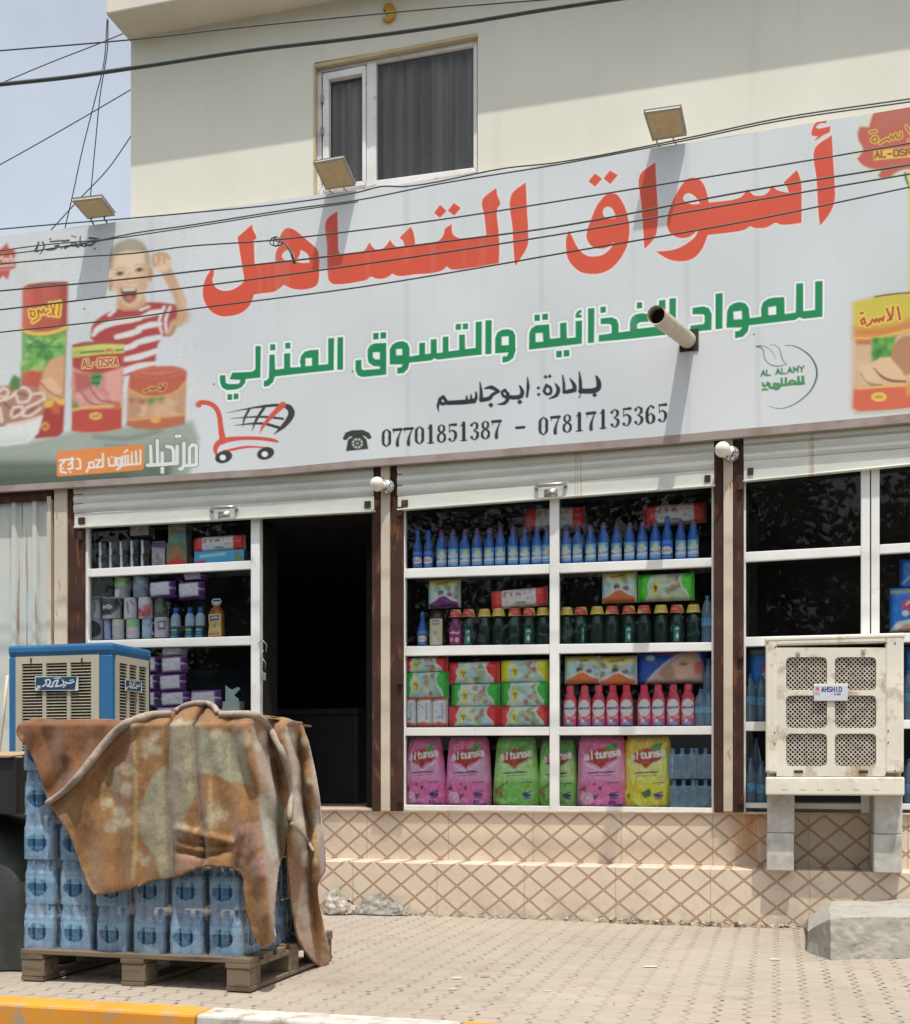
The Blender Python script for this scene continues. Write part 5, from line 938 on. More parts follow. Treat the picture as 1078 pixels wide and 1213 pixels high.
lg = labelgrid(80, 28, paintl, S(196,200,196), 250, 82); m = MB()
m.grid(80, 28, lambda u, v: bp2(204+250*u, 299+84*v-6*u*0, YB-.012), lg); nm = obj("nameplate", m, vmat("printed_badge", .35), BC, solid=.004)
yA, yB_ = YB+.05+(YBB-YB-.08)*.24, YB+.05+(YBB-YB-.08)*.74; zA, zB = bp2(0,322).z, bp2(0,386).z; m = MB(); m.grid(60, 24, lambda u, v: (xR+.010, yA+(yB_-yA)*u, zA+(zB-zA)*v), labelgrid(60, 24, paintl, S(196,200,196), 250, 82)); obj("nameplate", m, vmat("printed_badge_side", .35), BC, solid=.004)
for x in (183, 478): p = bp2(x, 205); m = MB(); m.box(p.x-.004, p.x+.004, YB-.010, YB-.002, p.z-.02, p.z+.012); obj("panel_clip", m, M['black'], BC)
for x, y in ((xL+.03, YB+.03), (xR-.03, YB+.03), (xL+.03, YBB-.03), (xR-.03, YBB-.03)): m = MB(); m.box(x-.02, x+.02, y-.02, y+.02, 0.0, zbb+.01); obj("stand_leg", m, M['steel'], BC)
m = MB(); m.tube([at(9, 800, -.6), at(4, 850, -.6), at(-3, 905, -.6), at(-6, 1010, -.6)], .011, 8); tag(obj("pole", m, M['cream'], None, smooth=True, loc=at(-6,1010,-.6), world=False), "thin pale pole leaning by the tin sheeting left of the blue cooler", "pole")
# ---- broken kerb block of old concrete
m = MB(); prof = []
def ring(pts): return [at_z(x, y, z) for x, y, z in pts]
bk = [(955,1086,.0),(966,1076,.12),(985,1070,.2),(1078,1064,.2),(1180,1058,.2),(1300,1052,.2)]
rows = [[(952,1096,0),(990,1090,-.0),(1040,1085,0),(1110,1080,0),(1200,1074,0),(1300,1070,0)],
        [(958,1086,.09),(985,1069,.195),(1030,1067,.2),(1100,1064,.2),(1200,1060,.2),(1300,1056,.2)],
        [(957,1094,.10),(982,1077,.205),(1030,1076,.205),(1100,1074,.205),(1200,1070,.205),(1300,1066,.205)],
        [(961,1095,.16),(984,1088,.2),(1030,1086,.2),(1100,1086,.2),(1200,1086,.2),(1300,1086,.2)],
        [(957,1108,.09),(978,1106,.12),(1030,1106,.13),(1100,1108,.13),(1200,1110,.13),(1300,1112,.13)],
        [(953,1117,.03),(972,1124,.05),(1030,1131,.05),(1100,1133,.05),(1200,1136,.05),(1300,1140,.05)],
        [(951,1122,-.03),(970,1132,-.03),(1030,1143,-.03),(1100,1146,-.03),(1200,1150,-.03),(1300,1154,-.03)]]
R_ = [ring(r) for r in rows]
ft = [Vector(p) for p in ring([(957,1104,.10),(984,1088,.212),(1030,1086,.215),(1100,1086,.215),(1200,1086,.215),(1300,1086,.215)])]
R_[3] = ft; R_[4] = [Vector((p.x+.01*(i == 0), p.y-.012, .11 if i else .06)) for i, p in enumerate(ft)]; R_[5] = [Vector((p.x, p.y-.02, .04 if i else .02)) for i, p in enumerate(ft)]; R_[6] = [Vector((p.x-.01*(i == 0), p.y-.03, -.03)) for i, p in enumerate(ft)]

def samp(u, v):
    i = min(int(u*5), 4); fu = u*5-i; j = min(int(v*6), 5); fv = v*6-j
    p = R_[j][i].lerp(R_[j][i+1], fu).lerp(R_[j+1][i].lerp(R_[j+1][i+1], fu), fv)
    nz = noise.noise(p*3.2)*.030 + abs(noise.noise(p*11))*.010 + abs(noise.noise(p*30))*.005 - .012*max(0, noise.noise(p*9+Vector((3,1,2)))-.25)*3
    return p + Vector((0.1*nz, -nz, nz*.55))
m.grid(150, 100, samp); e0 = [samp(0, j/20) for j in range(21)]; m.add([*e0, sum(e0, Vector())/21], [(21, j+1, j) for j in range(20)])
tag(obj("kerb_block", m, M['concl'], None, smooth=True, loc=R_[6][2], world=False), "weathered grey concrete block lying on the pavement below the cream cooler", "concrete block")
# ================================================================== pallet of bottled water under a blanket
Cn = at_z(296, 1176, 0.0); YFp = Cn.y; XRp = Cn.x; XLp = xof(24, YFp)
WOOD = worn("pallet_wood", (0.19, 0.14, 0.088), (0.065, 0.048, 0.032), 0.5, 0.7, 10, 0.85, stretch=(0.4, 3, 3), bump=0.4, c2=(0.14, 0.105, 0.072))
PL_ = thing("pallet", "weathered wooden pallet standing on the pavement under the bottled water", "pallet", ((XLp+XRp)/2, YFp, 0))
PD = 1.02; WID = XRp-XLp
for i in range(7):
    m = MB(); y = YFp+ (PD-.10)*i/6; m.box(XLp, XRp, y, y+.10, .128, .150); obj("deck_board", m, WOOD, PL_, bevel=.003)
for x in (XLp, (XLp+XRp)/2-.06, XRp-.12):
    m = MB(); m.box(x, x+.12, YFp, YFp+PD, .104, .1275); obj("bearer_board", m, WOOD, PL_, bevel=.003)
    m = MB(); m.box(x, x+.12, YFp+.005, YFp+PD, .002, .022); obj("runner_board", m, WOOD, PL_, bevel=.003)
    for y in (YFp+.004, YFp+PD/2-.06, YFp+PD-.124):
        m = MB(); m.box(x+.004, x+.124 if x < XRp-.2 else x+.116, y, y+.12, .0225, .1035); obj("block", m, WOOD, PL_, bevel=.004)
# water bottle and shrink-wrapped pack (origin at the pack's base, front towards -y)
def watm(name, c, rough, al):
    b = NB(name); b.base(c); b.b.inputs["Alpha"].default_value = al; b.b.inputs["Coat Weight"].default_value = 0.6; b.b.inputs["Coat Roughness"].default_value = 0.1; return b.set(rough, 0, 0.6)
WB = watm("blue_water_bottle", (0.050, 0.150, 0.265), 0.08, 0.95); WC = plain("bottle_cap_blue", (0.06, 0.20, 0.42), 0.4); WL = plain("bottle_label_blue", (0.17, 0.34, 0.47), 0.4, var=.4, sc=70)
fm = NB("shrink_film"); fm.base(fm.mix(fm.ramp(fm.noise(14, 4), .35, .65), (0.46,0.60,0.73), (0.28,0.45,0.63))); fm.b.inputs["Alpha"].default_value = 0.43; fm.b.inputs["Coat Weight"].default_value = 0.5; fm.b.inputs["Coat Roughness"].default_value = .12; fm.bump(fm.noise(48, 6, .65, stretch=(1,1,.4)), .55, .008); FILM = fm.set(0.13, 0, 0.8)
PWD, PDP, PHT = 0.172, 0.245, 0.2105
bprof = [(.0,.0),(.024,.0),(.0275,.006),(.0275,.028),(.0258,.032),(.0275,.036),(.0275,.058),(.0262,.062),(.0275,.066),(.0278,.112),(.0275,.128),(.022,.152),(.0135,.170),(.0128,.182)]
def bottle_parts(parent, x, y):
    m = MB(); m.lathe(bprof, 14, (x, y, 0), cap=False); b = obj("bottle", m, WB, parent, smooth=True, world=False)
    m = MB(); m.lathe([(.0,.200),(.0135,.1995),(.0152,.196),(.0152,.181),(.0,.181)][::-1], 12, (x, y, 0), cap=False); obj("cap", m, WC, b, smooth=True, world=False)
    m = MB(); m.lathe([(.0282,.096),(.0284,.098),(.0284,.128),(.0276,.130)], 14, (x, y, 0), cap=False); obj("label", m, WL, b, smooth=True, world=False)
def film(seed, front=True, side=False):
    m = MB(); hw, hd = PWD/2-.0015, PDP/2-.0015; n = 112; nz = 40; g = random.Random(seed)
    per = []
    for k in range(n):
        a = 2*math.pi*k/n; c, s = math.cos(a), math.sin(a); e = 0.28
        x = hw*math.copysign(abs(c)**e, c); y = hd*math.copysign(abs(s)**e, s); per.append((x, y))
    # respace evenly along the outline
    L = [0]; 
    for k in range(n): L.append(L[-1]+math.dist(per[k], per[(k+1) % n]))
    pp = []
    for k in range(n):
        t = L[-1]*k/n; j = max(i for i in range(n) if L[i] <= t+1e-9); f = (t-L[j])/max(1e-9, L[j+1]-L[j]); p, q = per[j], per[(j+1) % n]; pp.append((p[0]+(q[0]-p[0])*f, p[1]+(q[1]-p[1])*f))
    vs = []
    for j in range(nz+1):
        z = (PHT-.004)*j/nz
        for x, y in pp:
            onx = abs(y) > hd*.97
            u = (x/(PWD/3)) if onx else (y/(PDP/4)+.5); rib = abs(math.sin(math.pi*(u+.5)))
            k = 1-.035*(1-rib) - (0.0 if z < .138 else (z-.138)/.07*(.17-.10*rib)) - (.09*(1-rib) if z > .15 else 0) ; w_ = noise.noise(Vector((x*30, y*30+seed*7, z*24)))*.0025
            vs.append((x*(k)+w_, y*(1-(1-k)*.75)+w_, .0005+z + (.006*rib if j == nz else 0)))
    fs = []
    def hole(p):
        r = []
        if front and p[1] < -hd*.9: r.append(((p[0]-.004*math.sin(seed))/.052)**2+((p[2]-.080)/.042)**2)
        if side and p[0] > hw*.9: r.append(((p[1])/.070)**2+((p[2]-.080)/.042)**2)
        return min(r) < 1 if r else False
    for j in range(nz):
        for k in range(n):
            f = (j*n+k, j*n+(k+1) % n, (j+1)*n+(k+1) % n, (j+1)*n+k); c = [sum(vs[i][q] for i in f)/4 for q in range(3)]
            if not hole(c): fs.append(f)
    m.add(vs, fs); m.add([(0, 0, PHT-.012)]+vs[nz*n:], [(0, 1+k, 1+(k+1) % n) for k in range(n)]); return m
def make_pack(seed, kind):
    t = thing("water_pack", "shrink-wrapped pack of water bottles", "water pack", (0,0,0), "packs of bottled water on the pallet")
    obj("film", film(seed, kind in ("front", "corner"), kind in ("side", "corner")), FILM, t, smooth=True, world=False)
    fx = [-.0545, 0, .0545]; fy = [-.0885, -.0295, .0295, .0885]
    if kind in ("front", "corner"):
        for x in fx: bottle_parts(t, x, fy[0])
    if kind in ("side", "corner"):
        for y in fy[(1 if kind == "corner" else 0):]: bottle_parts(t, fx[2], y)
    m = MB(); m.box(-PWD/2+.03, PWD/2-(.03 if kind == "front" else .062), -PDP/2+(.062 if kind != "side" else .01), PDP/2-.01, .004, .165); obj("inner_bottles", m, WB, t, world=False)
    return t
protos = {k: [make_pack(11*i+q, k) for q in range(3 if k == "front" else 1)] for i, k in enumerate(("front", "corner", "side"))}
used = set(); X0p = xof(21.5, YFp+.03); PCK = (xof(287.5, YFp+.03)-X0p)/6
rowname = ["bottom row", "second row up", "third row up", "fourth row up", "top row"]
gr = random.Random(5)
for r in range(5):
    for c in range(6):
        # packs wholly hidden under the blanket are not built: only those it leaves in view and those that carry it
        kind = "corner" if c == 5 else "front"; pr = protos[kind]; src = pr[gr.randrange(len(pr))]
        loc = Vector((X0p+PCK*(c+.5)+gr.uniform(-.003,.003), YFp+.035+PDP/2+gr.uniform(-.006,.006), .1505+PHT*r))
        lab = f"blue water pack on the pallet's front, {rowname[r]}, {ORD[c]} from the left"
        if src.name not in used: used.add(src.name); src.location = loc; src["label"] = lab; o = src
        else: o = dup(src, loc, lab)
        o.rotation_euler = (0, 0, gr.uniform(-.02, .02))
    for d in range(1, 3):
        src = protos["side"][0]; loc = Vector((X0p+PCK*5.5+gr.uniform(-.004,.004), YFp+.035+PDP*(d+.5)+gr.uniform(-.003,.003), .1505+PHT*r)); lab = f"blue water pack on the pallet's right side, {rowname[r]}, {ORD[d]} from the front"
        if src.name not in used: used.add(src.name); src.location = loc; src["label"] = lab
        else: dup(src, loc, lab)
for k in protos:
    for p in protos[k]:
        if p.name not in used:
            for ch in list(p.children):
                for c2 in list(ch.children): bpy.data.objects.remove(c2)
                bpy.data.objects.remove(ch)
            bpy.data.objects.remove(p)
# ---- the blanket
ZS = .1505+PHT*5
XSd = X0p+PCK*6; YFr = YFp+.035
KB_ = T(0, 740, 420, 1077.0)
main = [(75,288),(160,289),(250,287),(340,289),(372,291),(420,275),(470,266),(500,262),(530,242),(575,233),(622,244),(648,266),(700,268),(760,270),(840,281),(880,290),(912,300),(930,340),(945,400),(958,460),(968,520),(974,590),(980,650),(986,710),(984,752),(966,784),(972,860),(985,930),(996,1030),(975,1045),(938,1008),(906,960),(892,890),(880,800),(872,700),(872,640),(862,690),(846,740),(838,800),(833,860),(833,925),(835,956),(796,982),(775,950),(752,880),(742,810),(736,760),(702,740),(660,735),(618,736),(580,748),(540,765),(505,772),(470,776),(435,788),(400,801),(365,810),(330,816),(292,820),(270,792),(252,745),(235,700),(212,640),(190,600),(165,565),(148,535),(130,480),(112,430),(85,378),(50,322)]
ridges = [ # polyline, width, height (crop units for width; metres for height): folds of the cloth
 ([(410,320),(418,520),(408,780)], 26, .022), ([(478,300),(470,520),(480,770)], 30, .012), ([(517,290),(515,520),(527,762)], 12, -.030), ([(560,260),(556,480),(570,760)], 26, .022), ([(592,285),(602,480),(622,690)], 11, -.034), ([(645,290),(640,480),(640,730)], 34, .016), ([(690,300),(700,500),(720,730)], 18, -.012),
 ([(745,320),(775,480),(800,760),(815,930)], 24, .030), ([(720,640),(700,700),(690,735)], 22, .02), ([(812,330),(840,500),(846,720)], 16, -.022), ([(860,330),(880,480),(890,600)], 18, .028), ([(905,400),(930,600),(945,900)], 20, -.02), ([(930,380),(955,600),(965,780)], 16, .022),
 ([(250,480),(300,640),(330,800)], 40, .014), ([(330,430),(360,600),(372,800)], 18, -.012), ([(190,300),(200,380),(230,450)], 18, .012), ([(120,300),(150,380),(170,470)], 16, -.010), ([(300,295),(280,380)], 20, .010), ([(420,290),(330,380),(250,460),(160,540)], 22, .014), ([(545,620),(620,640),(700,660)], 10, .012), ([(550,690),(620,706),(690,690)], 10, -.012), ([(555,660),(620,676),(690,668)], 7, -.008)]
def foldd(x, y):
    d = 0.0
    for pts, w, h in ridges:
        ys = [p[1] for p in pts]
        if pts[0][0] > pts[-1][0]+150 or abs(pts[-1][0]-pts[0][0]) > abs(pts[-1][1]-pts[0][1]):   # running sideways
            best = 1e9
            for (ax, ay), (bx, by) in zip(pts, pts[1:]):
                t = max(0, min(1, ((x-ax)*(bx-ax)+(y-ay)*(by-ay))/((bx-ax)**2+(by-ay)**2))); best = min(best, math.hypot(x-ax-t*(bx-ax), y-ay-t*(by-ay)))
            d += h*math.exp(-(best/w)**2)
        else:
            e = max(0, ys[0]-y, y-ys[-1])/60; xx = float(np.interp(y, ys, [p[0] for p in pts])); d += h*math.exp(-((x-xx)/w)**2)*math.exp(-e*e)
    px, py = KB_((x, y)); return d*1.7 + .010*noise.noise(Vector((px*.07, py*.03, 3))) + .0022*noise.noise(Vector((px*.16, py*.10, 9)))
def cloth_at(x, y):
    px, py = KB_((x, y)); dd = ray(px, py); hang = max(0, min(1, (y-300)/500))
    th = math.atan2(x-575, y+60); off = max(.014, .040+foldd(x, y)+.030*hang+.015*math.sin(th*34+1.3*math.sin(y*.006))*min(1, hang*2+.15))
    t1 = (YFr-off-CAMP.y)/dd.y; t2 = (XSd+off*1.1-CAMP.x)/dd.x; k = .05
    m = max(t1, t2); t = m + k*math.log(math.exp((t1-m)/k)+math.exp((t2-m)/k)) - k*.0
    t3 = t
    p = CAMP+dd*t3
    if y < 300 and p.z > ZS-.02: p = p + Vector((0, .10*max(0, (p.z-ZS+.02))/.1, 0))
    return p
pts = [Vector(p) for p in catmull(main, True, 4, .3)]; nb = len(pts)
edges = [(i, (i+1) % nb) for i in range(nb)]
def inside(x, y, P_):
    c = False; n = len(P_)
    for i in range(n):
        (ax, ay), (bx, by) = P_[i-1], P_[i]
        if (ay > y) != (by > y) and x < (bx-ax)*(y-ay)/(by-ay)+ax: c = not c
    return c
PB = [(p.x, p.y) for p in pts]; inn = []; st_ = 6.0
for j in range(int(830/st_)+1):
    for i in range(int(960/st_)+1):
        x, y = 45+i*st_+(st_/2 if j % 2 else 0), 228+j*st_*.98
        if inside(x, y, PB) and min((x-q[0])**2+(y-q[1])**2 for q in PB) > 9: inn.append(Vector((x, y)))
V2, E2, F2, *_ = delaunay_2d_cdt(pts+inn, edges, [list(range(nb))], 1, 1e-4)
vx = np.array([[v.x, v.y] for v in V2]); cb = Canvas(vx[:, 0], vx[:, 1], S(156,108,62,1.0), 7.0)
TAN, GRY, GR2, PNK, DK = S(158,108,64), S(168,152,128), S(190,174,148), S(172,126,106), S(112,68,38)
cb.mottle([S(166,114,68), S(146,98,56), S(176,126,78)], 120, 50, 1000, 230, 1040, 20, 70, .35, 40, 2)
cb.poly([(75,285),(370,288),(300,390),(200,505),(150,540),(50,322)], S(128,76,42), soft=10, alpha=.8)
cb.poly([(470,455),(500,430),(520,460),(528,765),(490,770),(470,700),(440,660),(420,620),(425,540)], S(160,148,124), soft=8)
cb.poly([(518,300),(590,290),(600,450),(590,520),(560,600),(570,640),(525,650),(512,480)], S(164,150,126), soft=9); cb.poly([(598,320),(700,330),(745,380),(765,485),(700,480),(660,455),(600,450)], S(170,162,138), soft=9)
cb.poly([(780,520),(815,505),(860,545),(880,600),(850,690),(825,725),(800,660),(790,590)], S(172,162,140), soft=9); cb.poly([(700,640),(730,605),(790,600),(805,660),(770,690),(715,690)], PNK, soft=7); cb.poly([(530,755),(540,700),(580,690),(610,720),(600,735)], PNK, soft=8); cb.poly([(740,735),(800,690),(812,770),(790,760)], S(178,132,116), soft=7)
for cx, cy, r in ((390,440,22),(350,480,24),(385,500,22),(345,610,26),(380,600,22),(330,540,18),(365,570,20),(350,440,14),(450,370,26),(470,340,18),(440,395,14),(480,380,16),(650,560,24),(640,590,18),(675,580,20),(650,610,14),(740,350,24),(800,340,22),(820,390,18),(780,370,16),(610,320,20),(660,330,16),(535,300,16),(880,470,26),(910,520,22),(900,650,24),(925,700,18),(905,860,26),(930,890,20),(915,600,18),(940,480,14),(880,340,20),(920,360,16),(425,705,18),(445,720,14),(820,545,20),(735,720,16)): cb.ell(cx, cy, r, r*.8, random.Random(cx).choice([GR2, GRY, S(186,172,146)]), cx, 11, .8)
for p in ([(405,300),(415,500),(410,700),(405,770)], [(345,420),(310,500),(315,560)], [(560,600),(580,640),(620,600)], [(640,620),(640,480)], [(940,520),(960,620),(958,720)], [(890,560),(895,700)]): cb.line(p, 9, S(196,172,122), 8, .6)
cb.poly([(930,560),(975,560),(985,630),(960,630)], GRY, soft=6); cb.poly([(965,650),(990,640),(988,750),(965,780)], S(120,66,38), soft=6); cb.poly([(872,650),(900,640),(985,1030),(940,1000),(890,880)], S(138,86,50), soft=8, alpha=.5)
g3 = random.Random(9)
for _ in range(900):
    x, y = g3.uniform(50, 990), g3.uniform(235, 1040); a = g3.uniform(4, 14); cb.line([(x, y), (x+g3.uniform(-2,2), y+a)], 2.5, g3.choice([S(176,140,96), S(118,74,44), S(150,128,98)]), 3, .22, 0)
# worn, frayed left hem
for i in range(120):
    t = i/120; x = np.interp(t, [0,.3,1], [55,150,290]); y = np.interp(t, [0,.3,1], [330,545,818]); cb.ell(x+g3.uniform(-4,8), y, 5, 5, g3.choice([S(196,150,96), S(170,116,66)]), 0, 4, .7)
BK = thing("blanket", "brown and grey flowered plush blanket thrown over the water packs", "blanket", ((XLp+XRp)/2, YFp, ZS))
m = MB(); m.add([cloth_at(v.x, v.y) for v in V2], [tuple(f) for f in F2], np.clip((cb.C.mean(1, keepdims=True)*.16+cb.C*.84)*np.array([[.80,.82,.73]])*(1+.10*rng.standard_normal((len(cb.C),1))), .01, .9).tolist())
BM = vmat("plush_cloth", .95, .1, 0, .35, 190, .16, .25); obj("cloth", m, BM, BK, smooth=True, solid=.011)
m = MB(); xl, xr = cloth_at(80, 292).x, XSd+.02      # the top of the cloth, lying on the packs
top_l = [cloth_at(x, np.interp(x, [p[0] for p in main[:17]], [p[1] for p in main[:17]])+3) for x in np.linspace(80, 840, 60)]
m.grid(59, 14, lambda u, v: top_l[round(u*59)].lerp(Vector((top_l[round(u*59)].x+.03*noise.noise(Vector((u*9, 0, 1))), YFr+.70, ZS+.012+.01*noise.noise(Vector((u*14, v*5, 2))))), v) + Vector((0, 0, .012*math.sin(v*math.pi)*noise.noise(Vector((u*10, v*3, 5)))))
       if top_l[round(u*59)].y < YFr+.6 else top_l[round(u*59)].lerp(Vector((top_l[round(u*59)].x-.05, YFr+.70, ZS)), v), lambda u, v: tuple(c*.6 for c in TAN))
obj("top_cloth", m, BM, BK, smooth=True)
def hemline(pts, w): 
    q = catmull(pts, False, 7, 0); mm = MB(); ww = np.interp(np.linspace(0, 1, len(q)), np.linspace(0, 1, len(w)), w)
    ww = ww*1.25; mm.tube([cloth_at(x, y)+Vector((.3, -1, .25)).normalized()*(.012+.35*r) for (x, y), r in zip(q, ww)], list(ww), 8); return mm
HM = worn("hem_grey", (0.38, 0.31, 0.245), (0.24, 0.18, 0.13), .5, .7, 30, .95)
obj("hem", hemline([(146,545),(200,507),(258,445),(300,392),(360,325),(430,280),(500,270)], [.012,.013,.015,.016,.017,.016,.012]), HM, BK, smooth=True)
obj("hem", hemline([(508,262),(535,244),(576,236),(618,246),(645,270)], [.010,.011,.011,.011,.010]), HM, BK, smooth=True)
obj("hem", hemline([(648,274),(700,274),(760,278),(800,300),(835,345),(868,420),(884,520),(880,595)], [.012,.014,.015,.016,.015,.013,.012,.010]), HM, BK, smooth=True)
obj("hem", hemline([(884,604),(915,635),(940,665),(953,690)], [.008,.010,.009,.006]), HM, BK, smooth=True)
# ---- tarpaulin heap and box at the left edge
TM = worn("dark_tarpaulin", (0.040, 0.047, 0.042), (0.085, 0.09, 0.08), .5, .75, 5, .75, bump=.4)
yt = YFp+.12; cx = xof(-150, yt); rx = xof(22, yt)-cx; zt2 = at(0, 962, yt).z
m = MB()
def heap(u, v):
    a = 2*math.pi*u; h = v; e = .42; c, s = math.cos(a), math.sin(a); R = (1-h**5)**.45 if h < 1 else 0
    f = 1+.05*math.sin(a*9+h*3)*(1-h)+.04*noise.noise(Vector((c*2, s*2, h*3)))
    return (cx+rx*R*f*math.copysign(abs(c)**e, c)*(1-.10*h*(1-h)), yt+.55+.50*R*f*math.copysign(abs(s)**e, s), zt2*h + .0)
m.grid(96, 30, heap); tag(obj("tarpaulin_heap", m, TM, None, smooth=True, loc=(cx, yt, 0), world=False), "goods under a dark grey tarpaulin at the picture's left edge beside the pallet", "tarpaulin")
zb1, zt3 = at(10, 963, yt+.05).z, at(10, 897, yt+.05).z; x1 = xof(19.5, yt+.05)
bx_ = thing("box", "dark box with an open cardboard flap on the tarpaulin heap left of the water packs", "box", (x1-.4, yt+.3, zt2*.985))
m = MB(); z0b = zt2*.985
m.box(x1-.7, x1, yt+.05, yt+.065, z0b, zt3); m.box(x1-.7, x1, yt+.55, yt+.565, z0b, zt3); m.box(x1-.015, x1, yt+.065, yt+.55, z0b, zt3); m.box(x1-.7, x1-.685, yt+.065, yt+.55, z0b, zt3); m.box(x1-.685, x1-.015, yt+.065, yt+.55, z0b, z0b+.02); obj("tray", m, plain("black_plastic", (0.02,0.019,0.018), .5), bx_, bevel=.004)
m = MB(); m.add([(x1-.7, yt+.04, zt3+.004),(x1-.01, yt+.03, zt3+.004),(x1-.01, yt+.32, zt3+.030),(x1-.7, yt+.32, zt3+.035)], [(0,1,2,3)]); obj("flap", m, plain("cardboard", (0.36,0.24,0.14), .9), bx_, solid=.006)
# ---- litter, rubble and a heap of torn plastic by the step
g = random.Random(21); lm = plain("paper_scrap", (0.62, 0.56, 0.48), .9)
for i, (x, y, s, lab) in enumerate([(541,1158,.045,"pale paper scrap on the paving, nearest the pallet"), (575,1156,.05,"brownish paper scrap just right of the pale one on the paving"), (538,1171,.03,"tiny white scrap on the paving closest to the kerb"), (770,1145,.07,"long thin white scrap lying on the paving right of the middle"), (918,1136,.05,"whitish scrap on the paving left of the concrete kerb block"), (648,1174,.03,"small pale speck of paper on the paving below the middle window")]):
    p = at_z(x, y, .003); m = MB(); n = 6
    m.grid(4, 2, lambda u, v: (p.x+s*(u-.5)+.006*noise.noise(Vector((u*3+i,v*3,1))), p.y+s*.45*(v-.5)*(1-.5*abs(u-.5))+.2*s*(u-.5), .004+.010*abs(noise.noise(Vector((u*4,v*4,i))))))
    tag(obj("paper_scrap", m, lm if i != 1 else plain("brown_scrap", (0.3,0.22,0.15), .9), None, solid=.001, loc=p, world=False), lab, "litter")
m = MB()
for i in range(480):
    x = g.uniform(430, 955) if g.random() < .8 else g.uniform(380, 1000); base = at(x, 1085, -.30); s = g.uniform(.004, .018)*(1.5 if x > 700 else 1); yy = -.302-abs(g.gauss(0, .035)); base = base if i < 340 else at_z(g.uniform(330, 1075), g.uniform(1095, 1195), 0); yy = yy if i < 340 else base.y; s = s if i < 340 else g.uniform(.003, .009); q = [Vector((base.x, yy, .0))+Vector((g.uniform(-1,1)*s, g.uniform(-1,1)*s*.8, g.uniform(0, 1.0)*s)) for _ in range(7)]
    o = len(m.v); m.v += [tuple(p) for p in q]; m.f += [(o,o+1,o+2),(o+2,o+1,o+3),(o+3,o+4,o+2),(o+4,o+5,o+6),(o+1,o+5,o+3),(o,o+2,o+6)]
tag(obj("rubble", m, plain("crumbled_mortar", (0.42,0.36,0.28), .95, var=.3, sc=30)), "crumbs of mortar along the foot of the tiled step and over the paving", "rubble", kind="stuff")
for i, (x, y, w, h, lab) in enumerate([(402,1082,.12,.13,"crumpled grey plastic sack against the step, beside the blanket"), (452,1080,.19,.105,"flattened grey mortar lump at the foot of the tiled step")]):
    p = at(x, y, -.335); m = MB(); p.z = 0
    def lump(u, v):
        a, b = 2*math.pi*u, math.pi*.5*v; r = 1+.22*noise.noise(Vector((math.cos(a)*2.2+i*5, math.sin(a)*2.2, v*2.5)))+.13*noise.noise(Vector((math.cos(a)*7+i, math.sin(a)*7, v*7)))
        return (p.x+w*r*math.cos(a)*math.cos(b), p.y+min(.032, (.10 if i == 0 else .05)*r*math.sin(a)*math.cos(b)), h*r*math.sin(b)*(1-.25*math.cos(a)))
    m.grid(60, 24, lump); tag(obj(["plastic_sack","mortar_lump"][i], m, [plain("grey_plastic", (0.34,0.30,0.25), .6, var=.5, sc=22), plain("grey_mortar", (0.30,0.28,0.245), .9, var=.3, sc=20)][i], None, smooth=False, loc=p, world=False), lab, ["sack","mortar"][i])
# ================================================================== goods on the shelves
GK = 1.75
CPET = watm("clear_blue_pet", (0.22, 0.36, 0.50), .07, .62)
PLAS = vmat("printed_plastic", 0.38, 0.45, 0.15); FOIL = vmat("printed_foil", 0.33, 0.5, 0.25, 0.25, 45); PAP = vmat("printed_card", 0.6, 0.3)
def spot(key, px, Y, front=0.0):
    Y = Y-.03; x = xof(px, Y); return Vector((x, Y, zshelf(key, x)+.001))
def hpx(n, px, Y): return n/scale_at(px, Y)
_pl = {}
def pmat(name, c, rough=.35, **k):
    if name not in _pl: _pl[name] = plain(name, tuple(min(.85, v*1.35) for v in c), rough, **k)
    return _pl[name]
def lathe_part(name, prof, mat, par, n=18, sy=1.0, smooth=True):
    m = MB(); m.lathe(prof, n, sy=sy, cap=False); return obj(name, m, mat, par, smooth=smooth, world=False)
def wrap(name, par, rf, z0, z1, span, nu, nv, paint, bgc, W, H, sy=1.0, mat=None):
    m = MB(); g = labelgrid(nu, nv, paint, bgc, W, H)
    def fn(u, v):
        a = math.radians(-90+span*(u-.5)); z = z1+(z0-z1)*v; r = rf(z)+.0012; return (r*math.cos(a), r*math.sin(a)*sy, z)
    m.grid(nu, nv, fn, g); return obj(name, m, mat or PLAS, par, smooth=True, world=False)
def place(src, first, loc, lab, group=None, rz=None, sc=None):
    if first: src.location = loc; src["label"] = lab; o = src; o.rotation_euler = (0,0,rz or 0)
    else: o = dup(src, loc, lab, rz or 0)
    if sc: o.scale = sc
    if group: o["group"] = group
    return o
gs = random.Random(33)
